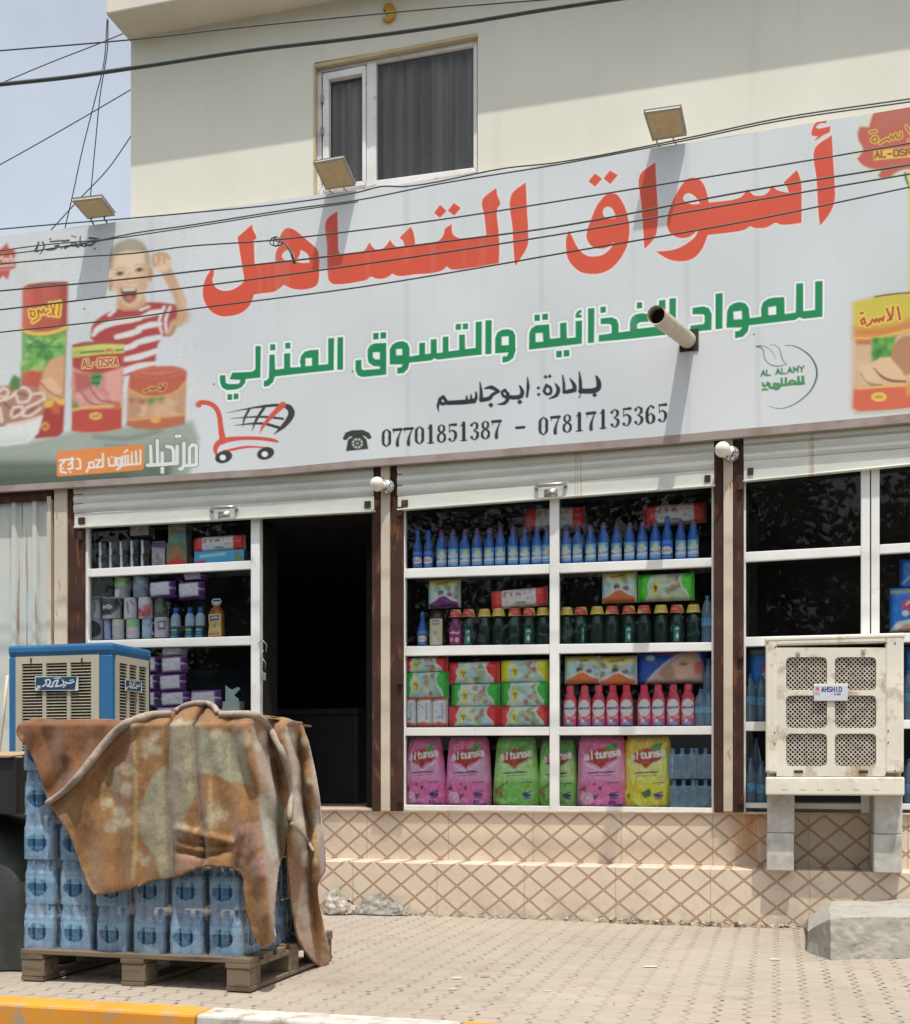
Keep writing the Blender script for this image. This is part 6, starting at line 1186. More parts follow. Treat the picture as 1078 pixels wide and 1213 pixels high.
# ---- blue cleaner bottles
def cleaner(kind):
    t = thing("cleaner_bottle", "blue cleaner bottle", "bottle", (0,0,0), "blue cleaner bottles on the top shelf"); h = .285
    prof = [(0,0),(.034,0),(.037,.008),(.0375,.14),(.0365,.17),(.032,.198),(.0225,.222),(.019,.238)]
    lathe_part("body", prof, pmat("cleaner_blue", (0.025,0.10,0.36), .28), t)
    lathe_part("cap", [(.0185,.236),(.0205,.238),(.0205,.262),(.015,.270),(.013,h),(0,h)] if kind != 1 else [(.0185,.236),(.0195,.238),(.0175,.30),(.010,.312),(0,.312)], pmat("cleaner_cap", (0.14,0.07,0.16), .4) if kind == 0 else pmat("cleaner_cap_blue", (0.03,0.12,0.42), .4), t)
    def p0(c):
        c.poly([(0,0),(60,0),(60,22),(0,30)], S(84,150,205)); c.mottle([S(110,175,215), S(60,120,190)], 10, 0,60,0,60, 5,14,.5,8,3)
        c.ell(30,20,9,8,S(235,200,90)); c.ell(38,14,5,5,S(235,200,90)); c.ell(34,32,22,10,S(225,180,170),-.15); c.line([(8,34),(30,42),(54,28)], 5, S(225,228,232)); c.poly([(0,52),(60,46),(60,62),(0,62)], S(190,205,225)); c.line([(5,70),(55,68)], 4, S(150,180,215))
    def p1(c):
        c.ell(30,44,27,17,S(226,226,228)); c.text("A", 14,38,12,S(190,60,80),4); c.line([(26,40),(30,50),(36,40),(42,50),(48,40)], 4, S(190,60,80)); c.poly([(0,0),(60,0),(60,14),(0,18)], S(70,120,190)); c.line([(5,70),(55,70)], 5, S(90,140,205))
    wrap("label", t, lambda z: .0376, .016, .142, 150, 18, 22, p0 if kind == 0 else p1, S(70,125,190) if kind == 0 else S(52,92,160), 60, 80); return t
c0, c1 = cleaner(0), cleaner(1); f0 = f1 = True
Lx = [494.7,507.9,523.2,537,550.7,565.2,579.8,592.8,607.8,621.9,636,648.5]; Rx = [670.8,684.7,700,715,730.3,746,761,776.2,790.5,806.4,821.3]
for pane, L_ in (("left", Lx), ("right", Rx)):
    for i, px in enumerate(L_):
        k = 1 if (pane == "left" and i < 2) or (pane == "right" and i == 8) else 0
        lab = f"{'oval labelled' if k else 'blue'} cleaner bottle, {ORD[i]} from left in the middle window's top {pane} pane"
        p = spot("b1", px, .12+gs.uniform(-.012,.012))
        if k: place(c1, f1, p, lab, rz=gs.uniform(-.2,.2), sc=(.95,.95,.95) if pane == "left" else (1.02,)*3); f1 = False
        else: place(c0, f0, p, lab, rz=gs.uniform(-.3,.3), sc=(1,1,gs.uniform(.98,1.03))); f0 = False
p = spot("b2", 500.5, .12); place(c1, False, p, "single blue cleaner bottle beside the brown bottle on the middle window's second shelf", rz=.1, sc=(.92,.92,.84))["group"] = "blue cleaner bottles on the second shelf"
# ---- dark shampoo bottles with red and yellow neck tags
def shampoo(kind):
    t = thing("shampoo_bottle", "dark bottle", "bottle", (0,0,0), "dark bottles on the second shelf"); h = .285
    dark = kind != 3
    lathe_part("body", [(0,0),(.046,0),(.050,.008),(.0505,.14),(.046,.172),(.034,.20),(.026,.218),(.025,.225)], pmat("bottle_dark_green", (0.010,0.030,0.024), .12) if dark else pmat("bottle_purple", (0.16,0.03,0.10), .2), t, sy=.72)
    def tagp(c):
        if kind == 0: c.poly([(0,0),(60,0),(60,30),(30,30),(12,10)], S(176,52,52)); c.line([(12,16),(48,14)], 5, S(205,110,96))
        elif kind in (1, 3): c.poly([(0,0),(36,0),(60,30),(0,30)], S(182,56,54)); c.line([(6,14),(28,14)], 5, S(215,140,110)); c.line([(40,6),(58,22)], 3, S(190,120,50))
        else: c.line([(10,10),(50,10)], 4, S(168,120,60)); c.line([(12,18),(46,18)], 3, S(180,110,60))
    wrap("neck_tag", t, lambda z: .037+.010*max(0, (.262-z)/.04), .215, .268, 170, 14, 8, tagp, S(222,176,84), 60, 30, sy=.8)
    lathe_part("cap", [(.036,.216),(.0375,.262),(.034,.272),(0,.273)], pmat("cap_red", (0.32,0.05,0.05), .4) if kind in (0,1,3) else pmat("cap_mustard", (0.50,0.33,0.10), .45), t, sy=.8)
    if kind != 2:
        def lp(c):
            if kind == 3: c.text("I", 20,12,12,S(220,190,200),3); c.line([(10,18),(26,14),(40,20),(50,14)], 6, S(225,200,210)); c.ell(16,50,7,11,S(215,150,180)); c.ell(40,52,8,12,S(225,170,195)); return
            c.line([(12,16),(24,12),(30,20),(42,10),(50,16)], 6, S(205,225,218)); c.ell(18,50,7,11,S(190,215,205)); c.ell(18,40,3,6,S(190,215,205)); c.poly([(34,64),(38,50),(46,50),(50,64)], S(215,230,224)); c.ell(42,42,4,5,S(215,230,224))
        wrap("label", t, lambda z: .0506, .018, .125, 120 if kind != 1 else 100, 18, 20, lp, S(36,112,104) if kind != 3 else S(138,36,92), 60, 74, sy=.72)
    return t
sh = [shampoo(k) for k in range(4)]; fs_ = [True]*4
seqL = [(540,3),(555.5,1),(574,2),(590.7,2),(610,0),(626.9,1),(643.6,2)]; seqR = [(671.3,2),(688.4,1),(707.5,2),(725,0),(745,1),(763,0),(783,2),(802,1),(821.6,2)]
turn = {574:2.5, 590.7:2.8, 610:2.6, 671.3:2.4, 688.4:1.2, 707.5:2.9, 725:2.8, 783:1.3, 555.5:.6, 626.9:.5}
for pane, L_ in (("left", seqL), ("right", seqR)):
    for i, (px, k) in enumerate(L_):
        nm = {0:"dark bottle with plain red neck tag",1:"dark bottle with red and yellow neck tag",2:"dark bottle with yellow neck tag",3:"purple bottle with red and yellow tag"}[k]
        lab = f"{nm}, {ORD[i]} in the second shelf's {pane} pane"
        o = place(sh[k], fs_[k], spot("b2", px, .12+gs.uniform(-.006,.006)), lab, sc=(1,1,1.0)); fs_[k] = False
        if px in turn:                                    # these are turned, so that the label does not face the street
            for ch in o.children:
                if ch.name.startswith("label"): ch.rotation_euler = (0,0,turn[px])
        if k == 2: pass
# brown bottle with a peach label
t = thing("soap_bottle", "brown bottle with a peach label beside the purple bottle on the second shelf", "bottle", spot("b2", 517.5, .12))
lathe_part("body", [(0,0),(.054,0),(.058,.01),(.058,.15),(.052,.20),(.042,.235),(.040,.262),(0,.264)], pmat("bottle_brown", (0.045,0.022,0.012), .2), t, sy=.6)
def lp(c): c.poly([(14,4),(46,4),(44,20),(16,20)], S(60,84,130)); c.line([(20,12),(40,12)], 5, S(220,224,230)); c.ell(30,48,4,7,S(120,110,60)); c.mottle([S(225,140,110), S(196,190,180)], 12, 8,52,60,86,3,7,.8,3,2)
wrap("label", t, lambda z: .0582, .014, .205, 105, 14, 24, lp, S(226,178,150), 60, 90, sy=.6)
# ---- softener bottles
t = thing("softener_bottle", "x", "bottle", (0,0,0), "pink softener bottles on the third shelf"); SOF = t
def sc_(a, z):
    if z < .055: return S(48,66,150)
    if z < .105: return S(150+int(40*math.sin(a*6)),60,84)
    return S(222,66,88)
m = MB(); m.lathe([(0,0),(.044,0),(.049,.01),(.049,.03),(.049,.055),(.0495,.056),(.0495,.08),(.0495,.104),(.049,.106),(.0485,.14),(.045,.18),(.038,.215),(.029,.24),(.026,.248)], 24, sy=.62, cap=False, colf=sc_); obj("body", m, PLAS, t, smooth=True, world=False)
lathe_part("cap", [(.0255,.246),(.027,.250),(.0255,.285),(.021,.293),(0,.294)], pmat("cap_pink", (0.62,0.05,0.09), .4), t, sy=.75)
def lp(c):
    c.ell(30,42,26,38,S(236,234,238)); c.line([(8,46),(12,36),(14,46),(20,38),(24,46),(30,38),(36,46),(42,38),(48,46),(52,32)], 6, S(40,60,120)); c.mottle([S(226,96,110), S(235,150,150), S(205,60,84)], 14, 6,54,76,98,4,8,.9,2,5); c.mottle([S(90,150,220), S(190,215,240)], 8, 14,46,100,116,4,8,.85,3,6)
wrap("label", t, lambda z: .0496-.02*max(0, z-.12), .012, .195, 120, 20, 34, lp, S(196,62,92), 60, 120, sy=.63)
for i, px in enumerate([675.4,692.7,709.4,726,742.2,763.2,779.9,797.9,815.1]):
    place(t, i == 0, spot("b3", px, .12), f"pink and blue softener bottle, {ORD[i]} from the left on the third shelf's right pane", rz=gs.uniform(-.12,.12))
# ---- big clear water bottles of the right-hand columns
def bigw(n=1):
    t = thing("water_bottle", "x", "water bottle", (0,0,0), "tall water bottles in the windows")
    lathe_part("body", [(0,0),(.036,0),(.041,.01)]+[(.041-.002*(k % 2), .03+.02*k) for k in range(9)]+[(.040,.23),(.026,.285),(.014,.305),(.0135,.315)], CPET, t)
    lathe_part("cap", [(.0135,.312),(.0155,.313),(.0155,.333),(0,.334)], pmat("cap_water", (0.05,0.16,0.40), .4), t); 
    lathe_part("label", [(.0415,.12),(.0418,.122),(.0418,.175),(.0415,.177)], pmat("water_label", (0.12,0.30,0.50), .4, var=.4, sc=50), t); return t
bw = bigw(); fb = True
for key, px, Y, sc, lab in [("b2", 838, .10, .98, "tall water bottle at the right end of the middle window's second shelf"), ("b3", 839.5, .17, 1.42, "taller rear water bottle at the right end of the middle window's third shelf"), ("b3", 830, .10, .76, "short water bottle beside the last softener on the third shelf, left one"), ("b3", 839.5, .10, .76, "short water bottle at the far right of the third shelf"),
    ("c3", 888.5, .10, .98, "tall water bottle by the left edge of the right window's lower shelf"), ("c3", 902, .13, .95, "tall water bottle close behind the cream cooler's left edge, lower shelf"), ("c4", 888.5, .10, 1.08, "tall water bottle on the floor of the right window, by the frame"), ("c4", 902, .12, 1.02, "tall water bottle on the right window's floor, nearest the cream cooler"),
    ("c4", 895, .24, 1.5, "tall rear water bottle on the right window's floor behind two others"), ("c3", 895, .26, 1.25, "rear water bottle on the right window's lower shelf behind two others"), ("c3", 1076, .10, .98, "water bottle right of the cream cooler on the lower shelf"), ("c4", 1077, .10, 1.05, "water bottle right of the cream cooler on the window floor")]:
    place(bw, fb, spot(key, px, Y), lab, rz=gs.uniform(0,3), sc=(1.0 if sc > .8 else .95, 1.0, sc)); fb = False
# water packs on the window floor
def mini(w, n, h):
    t = thing("water_pack", "x", "water pack", (0,0,0), "packs of water on the middle window's floor")
    m = MB(); m.box(-w/2, w/2, -.06, .06, .001, h*.80); obj("film", m, FILM, t, bevel=.012, world=False)
    for i in range(n):
        x = -w/2+w*(i+.5)/n; r = w/n*.46; m = MB(); m.lathe([(0,.002),(r,.003),(r,h*.35),(r*.94,h*.38),(r,h*.41),(r,h*.68),(r*.5,h*.86),(r*.45,h*.93)], 14, (x,-.035,0), cap=False); b = obj("bottle", m, CPET, t, smooth=True, world=False)
        m = MB(); m.lathe([(r*.5,h*.92),(r*.5,h*.985),(0,h*.99)], 10, (x,-.035,0), cap=False); obj("cap", m, pmat("cap_water", (0.05,0.16,0.40), .4), b, smooth=True, world=False)
    return t
mw = mini(.19, 3, .215)
zf = SH["b4"][0].z
for i, (px, Y, z, lab) in enumerate([(810, .10, 0, "lower water pack beside the yellow bag on the window floor"), (808.5, .10, .216, "upper water pack beside the yellow bag on the window floor"), (836, .13, 0, "lower water pack in the right corner of the middle window's floor"), (836, .13, .216, "upper water pack in the right corner of the middle window's floor")]):
    p = spot("b4", px, Y); p.z += z; place(mw, i == 0, p, lab, rz=gs.uniform(-.05,.05))
# ---- soft packs
def pillow(name, par, w, h, d, nu, nv, paint, bgc, W, H, mat=FOIL, wf=None, p=5.0, q=.5, crk=.004, seed=0, cx=0.0, flat=False):
    g = labelgrid(nu, nv, paint, bgc, W, H); m = MB()
    def mk(sgn):
        def fn(u, v):
            s, t = 2*u-1, 2*v-1; f = wf(v) if wf else 1.0
            pr = max(0, (1-abs(s)**p)*(1-abs(t)**(p if t < 0 or not flat else 14)))**q
            nz = crk*(noise.noise(Vector((s*3.1+seed, t*3.3, sgn)))+.6*noise.noise(Vector((s*8+seed, t*8, 2+sgn))))
            return (cx+s*w/2*f*(1-.03*(1-abs(t)**4)*0), sgn*(d/2*pr+nz*(.3+pr)), h*(1-v)+.3*nz*(1-abs(t)))
        return fn
    m.grid(nu, nv, mk(-1), g); n0 = len(m.v); m.grid(nu, nv, mk(1), g)
    m.f = m.f[:nu*nv] + [f[::-1] for f in m.f[nu*nv:]]
    return obj(name, m, mat, par, smooth=True, world=False)
def diaper(col, col2, seed=0):
    def p(c):
        c.mottle([S(150,180,196), S(178,190,176), S(120,150,110), S(196,190,170)], 26, 20, 80, 0, 45, 4, 10, .7, 5, seed+2)
        c.mottle([S(150,80,80), S(110,140,70), S(170,150,120)], 10, 52, 78, 6, 40, 3, 6, .8, 3, seed+5)
        L_ = [(0,0),(24,0),(26,8),(20,20),(22,32),(14,45),(0,45)]; R_ = [(100,0),(82,0),(76,10),(78,22),(88,34),(90,45),(100,45)]
        c.poly(L_, col, soft=1.5); c.poly(R_, col, soft=1.5); c.line(L_[1:6], 1.8, S(226,228,224)); c.line(R_[1:6], 1.8, S(226,228,224)); c.poly([(0,0),(10,0),(8,45),(0,45)], col2, soft=6, alpha=.6)
        c.ell(32,24,6,12,S(224,190,60),.15); c.line([(29,24),(32,20),(33,30),(36,22)], 2.5, S(70,60,50)); c.line([(40,6),(60,4)], 2, S(225,230,230), alpha=.7)
    return p
def wavep(col, seed=0):
    def p(c):
        c.poly([(0,0),(45,0),(45,10),(0,12)], S(196,184,120), soft=2); c.ell(22,7,13,4,S(205,170,60),-.1); c.line([(14,7),(30,6)], 2, S(90,70,40)); c.mottle([S(150,190,215), S(110,150,120), S(205,190,150), S(120,110,90)], 20, 2, 43, 10, 24, 2, 5, .8, 2, seed+1)
        c.ell(20,18,4,3.4,S(70,56,52)); c.ell(32,20,4,3,S(130,80,110)); c.poly([(0,30),(10,27),(18,22),(26,21),(34,26),(45,29),(45,35),(0,35)], col, soft=1); c.line([(0,30),(10,27),(18,22),(26,21),(34,26),(45,29)], 1.6, S(225,226,224)); c.line([(1,0),(1,35)], 1.5, S(214,216,214)); c.line([(44,0),(44,35)], 1.5, S(214,216,214))
    return p
def rollp(c):
    c.poly([(0,0),(15,0),(14,21),(0,21)], S(192,46,44)); c.poly([(65,0),(52,0),(53,21),(65,21)], S(192,46,44)); c.mottle([S(150,70,76), S(176,110,110), S(120,60,66)], 14, 17, 50, 5, 15, 1.2, 2.6, .8, 1.5, 4); c.line([(18,4),(50,3)], 1.5, S(150,90,90)); c.line([(30,17),(40,17)], 2, S(90,60,60))
RED_, GRN_, YEL_ = S(200,44,46), S(52,160,58), S(222,190,30)
def pack(key, x0, x1, y0, y1, paint, bgc, W, H, lab, cat, Y=.13, d=.14, dz=None, nu=36, nv=20, group=None, name="soft_pack", seed=0, rz=0.0, grp=None, mat=FOIL, p=5.0, tilt=0.0):
    Y = Y-.03; px = (x0+x1)/2; loc = Vector((xof(px, Y), Y, at(px, y1, Y-d*.3).z)); w = 1.04*(x1-x0)/scale_at(px, Y)
    h = 1.03*(at(px, y0, Y-d*.3).z-loc.z)
    t = thing(name, lab, cat, loc, grp); o = pillow("wrapper", t, w, h, d, nu, nv, paint, bgc, W, H, mat, seed=seed, p=p); t.rotation_euler = (0, tilt, rz); return t
G3 = "soft packs on the third shelf"
for x0, x1, y0, y1, a, b, lab, sd in [(478,493,825.5,862,None,None,"",0)][:0] + [
    (479,531,778,796.5,RED_,S(150,40,40),"red soft pack lying on the green one at the left end of the third shelf",1), (479,532,796,827,GRN_,S(30,110,40),"green soft pack between a red pack and three white packs",2),
    (532,592,784,810,RED_,S(150,40,40),"red soft pack, topmost of its stack beside the yellow pack",3), (535,592.5,810,837,GRN_,S(30,110,40),"green soft pack in the middle of the stack left of the window bar's neighbour stack",4), (532,592,836.5,861,RED_,S(150,40,40),"red soft pack at the bottom of the stack right of three white packs",5),
    (594,651,781.5,808.5,YEL_,S(190,150,20),"yellow soft pack on top of its stack on the third shelf",6), (594,651,808,837,GRN_,S(30,110,40),"green soft pack right under the yellow pack",7), (592,651,836.5,861,RED_,S(150,40,40),"red soft pack at the bottom under the yellow pack's stack",8)]:
    pack("b3", x0, x1, y0, y1, diaper(a, b, sd), S(150,172,172), 100, 45, lab, "soft pack", seed=sd, grp=G3)
bpy.data.objects[-1] if False else None
for i, (x0, x1) in enumerate(((478.5,493.5),(494.5,512.5),(512.8,531))):
    def wp(c): c.poly([(0,0),(30,0),(30,9),(0,12)], S(200,92,70), soft=2); c.poly([(0,70),(15,64),(30,70),(30,80),(0,80)], S(196,88,66), soft=2); c.mottle([S(120,130,150), S(150,160,170), S(90,110,140)], 10, 6, 24, 18, 62, 1.5, 3.5, .7, 2, i+3); c.line([(22,16),(22,60)], 3, S(110,130,170))
    pack("b3", x0, x1, 826.5, 862, wp, S(206,208,206), 30, 80, f"narrow white and red pack under the green pack, {ORD[i]} of three", "soft pack", nu=16, nv=30, d=.10, name="tissue_pack", seed=i+20, grp="white packs on the third shelf")
for x0, x1, y0, y1, key, col, lab, sd in [(669.5,711,777.5,809.5,"b3",S(222,104,52),"orange waved picture pack above the first softener bottles",1), (711,754,777.5,811,"b3",S(222,104,52),"orange waved picture pack beside the blue baby pack",2), (714,754,677,713.5,"b2",S(220,100,52),"orange waved picture pack lying on dark bottles beside the green pack",3), (508,546,686,719.5,"b2",S(96,44,110),"purple waved picture pack lying on the brown bottle",4)]:
    pack(key, x0, x1, y0, y1, wavep(col, sd), S(160,180,180), 45, 35, lab, "picture pack", nu=30, nv=24, d=.12, name="picture_pack", seed=sd+40, Y=.15)
pack("b2", 757, 821, 679.5, 711.5, diaper(S(66,180,36), S(40,130,20), 9), S(165,176,150), 100, 45, "bright green soft pack lying on dark bottles under the top shelf", "soft pack", Y=.14, d=.12, nu=40, nv=22, seed=55)
def babyp(c): c.poly([(10,35),(30,20),(52,4),(70,0),(76,16),(76,35)], S(176,150,140), soft=1.5); c.line([(10,35),(28,19),(52,3),(66,0)], 1.8, S(214,216,220)); c.ell(36,24,9,8,S(150,116,100),soft=3); c.ell(55,18,12,13,S(196,156,140),soft=3); c.ell(54,15,5,2,S(120,84,76)); c.poly([(66,14),(76,12),(74,26),(66,26)], S(190,90,84), soft=2); c.ell(16,8,5,3,S(150,180,220)); c.poly([(20,0),(60,0),(50,5),(30,5)], S(150,60,70), soft=2, alpha=.6)
pack("b3", 757, 835, 772, 810, babyp, S(32,72,156), 80, 36, "blue nappy pack with a baby picture behind the softener bottles", "nappy pack", Y=.22, d=.14, nu=40, nv=22, name="nappy_pack", seed=60)
for x0, x1, y0, y1, key, lab, tl in [(583,649,697.5,719,"b2","white roll with red ends lying on dark bottles on the second shelf",-.05), (622,692,601,626,"b1","white roll with red ends hanging behind the window's middle bar, top shelf",0), (764,835,597,621,"b1","white roll with red ends at the right of the top shelf behind blue bottles",-.03), (229,293,635,652.5,"a1","white roll with red ends lying on a blue pack in the left window",-.02)]:
    Y = .15 if key != "b1" else .27
    pack(key, x0, x1, y0, y1, rollp, S(214,208,204), 65, 21, lab, "roll", Y=Y, d=.12, nu=40, nv=14, name="wrapped_roll", seed=70+int(x0), tilt=tl, p=7)
# ---- washing powder bags
def bagp(base, light, dark, kind):
    def p(c):
        c.poly([(-5,-5),(65,-5),(65,30),(-5,22)], dark, soft=14, alpha=.55); c.poly([(6,32),(30,40),(56,26),(60,60),(4,60)], light, soft=10, alpha=.7)
        c.ell(31,27,20,10.5,S(160,52,46),-.14); c.poly([(14,30),(30,44),(46,27)], S(160,52,46), soft=2); c.poly([(34,16),(42,10),(52,9),(48,18),(38,20)], S(60,130,56)); c.line([(12,38),(30,46),(50,34)], 1.2, S(230,232,230))
        c.text("altunsa", 9.5, 22.5, 9.5, S(230,228,228), 2.2, slope=-.14, wid=.50, gap=.19)
        c.line([(15,50),(26,49)], 1.9, S(52,50,96)); c.line([(28,49),(45,48)], 1.9, S(52,50,96)); c.line([(18,54),(43,52)], 1.0, S(110,90,130)); c.line([(38,63),(52,62)], 1.2, S(60,54,100))
        if kind == 'p':
            c.ell(13,84,8,8,S(232,176,196)); c.ell(13,84,5,5,S(222,140,170)); c.ell(14,83,2.5,2.5,S(236,190,206)); c.poly([(2,74),(10,66),(12,74)], S(120,70,70)); c.poly([(20,80),(28,78),(22,88)], S(110,70,90)); c.poly([(26,68),(32,68),(29,75)], S(90,50,90)); c.ell(22,65,2,2,S(160,50,90)); c.poly([(0,92),(8,94),(2,98)], S(96,70,80)); c.line([(24,92),(40,82),(58,80)], 1, S(240,150,200))
        elif kind == 'g': c.mottle([S(120,96,60), S(146,112,70), S(110,130,60)], 12, 2, 14, 66, 96, 2, 5, .85, 2, 8); c.line([(10,70),(20,62)], 2, S(120,90,60))
        else: c.poly([(24,76),(34,70),(36,80),(28,84)], S(52,110,50)); c.poly([(4,80),(8,76),(9,86)], S(52,110,50)); c.poly([(30,100),(60,84),(60,100)], S(226,170,30), soft=5, alpha=.6)
        c.ell(45,80,6,2.5,S(54,56,128)); c.line([(40,78),(50,75)], 1.6, S(54,56,128)); c.line([(41,84),(49,84)], 1.6, S(54,56,128))
        if kind == 'p': c.text("9", 40, 88, 8, S(54,50,126), 1.9); c.text("kg", 47, 90, 6, S(54,50,126), 1.4, wid=.5, gap=.15)
        for x0, y0, x1, y1 in ((8,92,30,86),(34,96,54,90),(44,40,56,60),(6,60,14,46)): c.line([(x0,y0),(x1,y1)], 1, light, 1.5, .6)
    return p
GK = 1.4
PK = (S(222,112,164), S(236,166,200), S(150,66,98)); GN = (S(122,182,92), S(180,214,146), S(72,122,58)); YW = (S(226,200,66), S(240,224,124), S(170,144,56))
for i, (x0, x1, y0, col, kd, lab, tw) in enumerate([(477,531,873,PK,'p',"pink washing powder bag at the left end of the window floor",.72), (528,584,873,PK,'p',"pink washing powder bag between another pink bag and a green bag",.86), (584,640,873,GN,'g',"green washing powder bag right of the two pink bags",.80), (637,686,876,GN,'g',"green washing powder bag half hidden behind the window's middle bar",.8), (684,743,872,PK,'p',"pink washing powder bag between a green and the yellow bag",.92), (740,796,872,YW,'y',"yellow washing powder bag beside the water packs",.94)]):
    Y = .13 if i != 3 else .17; px = (x0+x1)/2; w = (x1-x0)/scale_at(px, Y); loc = Vector((xof(px, Y), Y, SH["b4"][0].z+.002)); h = at(px, y0, Y).z-loc.z
    t = thing("powder_bag", lab, "bag", loc, "washing powder bags"); lean = (1-tw)*.25
    pillow("bag", t, w, h, .17, 60, 90, bagp(col[0], col[1], col[2], kd), col[0], 60, 100, FOIL, wf=lambda v, tw=tw: (tw+(1-tw)*min(1, v*1.35)**.8)*(1-.09*max(0, (v-.90)/.10)**2)*(1-.10*max(0, (.07-v)/.07)), p=3.2, q=.5, crk=.016, seed=i*3.7, flat=True); t.rotation_euler = (0.03, 0, gs.uniform(-.1,.1))
GK = 1.75
# ---- left window, upper shelf: black and white boxes
m = MB(); BW = thing("striped_box", "x", "box", (0,0,0), "black and white boxes on the left window's upper shelf"); w = .068; h = .107
def bwp(c): c.poly([(0,0),(8,0),(9,50),(11,50),(11,100),(0,100)], S(196,196,190)); c.line([(14,10),(14,90)], 2, S(70,70,72)); c.ell(24,30,4,12,S(64,62,60))
m.grid(12, 18, lambda u, v: (-w/2+w*u, -.04, h*(1-v)), labelgrid(12, 18, bwp, S(40,40,42), 34, 100)); obj("front", m, PAP, BW, world=False)
m = MB(); m.box(-w/2, w/2, -.0395, .05, 0, h); obj("carton", m, pmat("box_dark", (0.03,0.03,0.032), .5), BW, world=False)
i = 0
for k in range(6):
    for r in range(2):
        px = 112.5+k*12.4; p = spot("a1", px, .12); p.z += r*(h+.001)
        place(BW, i == 0, p, f"black box with a white edge, {'upper' if r else 'lower'} layer, {ORD[k]} from the left in the left window", rz=gs.uniform(-.1,.1)); i += 1
def card(x0, x1, y0, y1, key, paint, bgc, W, H, lab, cat, name, Y=.13, d=.10, nu=20, nv=24):
    px = (x0+x1)/2; X = xof(px, Y); w = (x1-x0)/scale_at(px, Y); z0 = at(px, y1, Y-d/2).z; h = at(px, y0, Y-d/2).z-z0
    t = thing(name, lab, cat, (X, Y, z0)); m = MB(); m.grid(nu, nv, lambda u, v: (-w/2+w*u, -d/2-.0015, h*(1-v)), labelgrid(nu, nv, paint, bgc, W, H)); obj("printed_front", m, PAP, t, world=False)
    m = MB(); m.box(-w/2, w/2, -d/2, d/2, 0.0005, h); obj("carton", m, pmat("card_"+name+str(int(x0)), tuple(c*.7 for c in bgc), .6), t, bevel=.003, world=False); return t
card(200,226,643,669,"a1",lambda c: (c.mottle([S(110,130,80), S(150,110,70), S(90,110,90)], 14, 0,30,0,22,3,6,.8,3,2), c.poly([(0,30),(15,20),(30,28),(30,34),(0,34)], S(176,64,56))), S(120,112,84), 30, 34, "brownish food carton at the bottom of a stack of two in the left window", "carton", "food_carton")
card(202,225,621,643,"a1",lambda c: (c.mottle([S(120,150,140), S(96,130,120), S(150,150,110)], 14, 0,30,0,30,3,6,.8,3,7), c.line([(4,8),(26,8)], 4, S(170,130,70))), S(104,132,124), 30, 30, "greenish food carton standing on the brownish one in the left window", "carton", "food_carton")
card(183,200,641,670,"a1",lambda c: (c.poly([(0,0),(30,0),(30,18),(0,14)], S(84,72,110), soft=2), c.mottle([S(170,160,168), S(120,110,120)], 10, 2,28,22,58,3,6,.7,3,2)), S(150,142,146), 30, 60, "small purple and white pack beside the black boxes", "pack", "purple_carton")
card(157,181,623,634,"a1",lambda c: c.mottle([S(176,120,120), S(190,170,160), S(130,110,110)], 10, 0,30,0,14,2,5,.8,3,4), S(170,150,146), 30, 14, "pale pinkish pack lying on top of the black boxes", "pack", "flat_pack", nu=18, nv=8)
card(231,295,652,668,"a1",lambda c: (c.poly([(0,4),(66,0),(66,16),(0,16)], S(74,150,200)), c.line([(10,6),(50,4)], 3, S(150,200,225)), c.poly([(62,0),(80,8),(80,16),(66,16)], S(110,130,100)), c.poly([(0,11),(18,10),(18,16),(0,16)], S(150,70,110))), S(74,140,190), 80, 16, "flat light blue pack under the white roll in the left window", "pack", "flat_pack", nu=40, nv=12)
# printed mugs
def mug(x0, x1, y0, y1, paint, bgc, lab, sd, handle=0):
    Y = .12; px = (x0+x1)/2; sc = scale_at(px, Y); r = (x1-x0)/sc/2; z0 = at(px, y1, Y).z; h = at(px, y0, Y).z-z0
    t = thing("mug", lab, "mug", (xof(px, Y), Y, z0), "printed mugs in the left window")
    lathe_part("body", [(0,0),(r*.94,0),(r*.97,.004),(r*.97,h-.003),(r*.93,h),(r*.88,h-.004),(r*.86,.01),(0,.009)], pmat("mug_glaze", (0.42,0.41,0.42), .2), t, n=24)
    wrap("print", t, lambda z: r*.97, .004, h-.004, 178, 22, 22, paint, bgc, 40, 40, mat=PLAS)
    if handle:
        m = MB(); m.tube([(handle*r*.9, -.2*r, h*.8), (handle*r*1.35, -.25*r, h*.72), (handle*r*1.45, -.25*r, h*.45), (handle*r*1.25, -.2*r, h*.22), (handle*r*.9, -.2*r, h*.2)], .006, 8); obj("handle", m, pmat("mug_glaze", (0.42,0.41,0.42), .2), t, smooth=True, world=False)
dk = S(46,48,52)
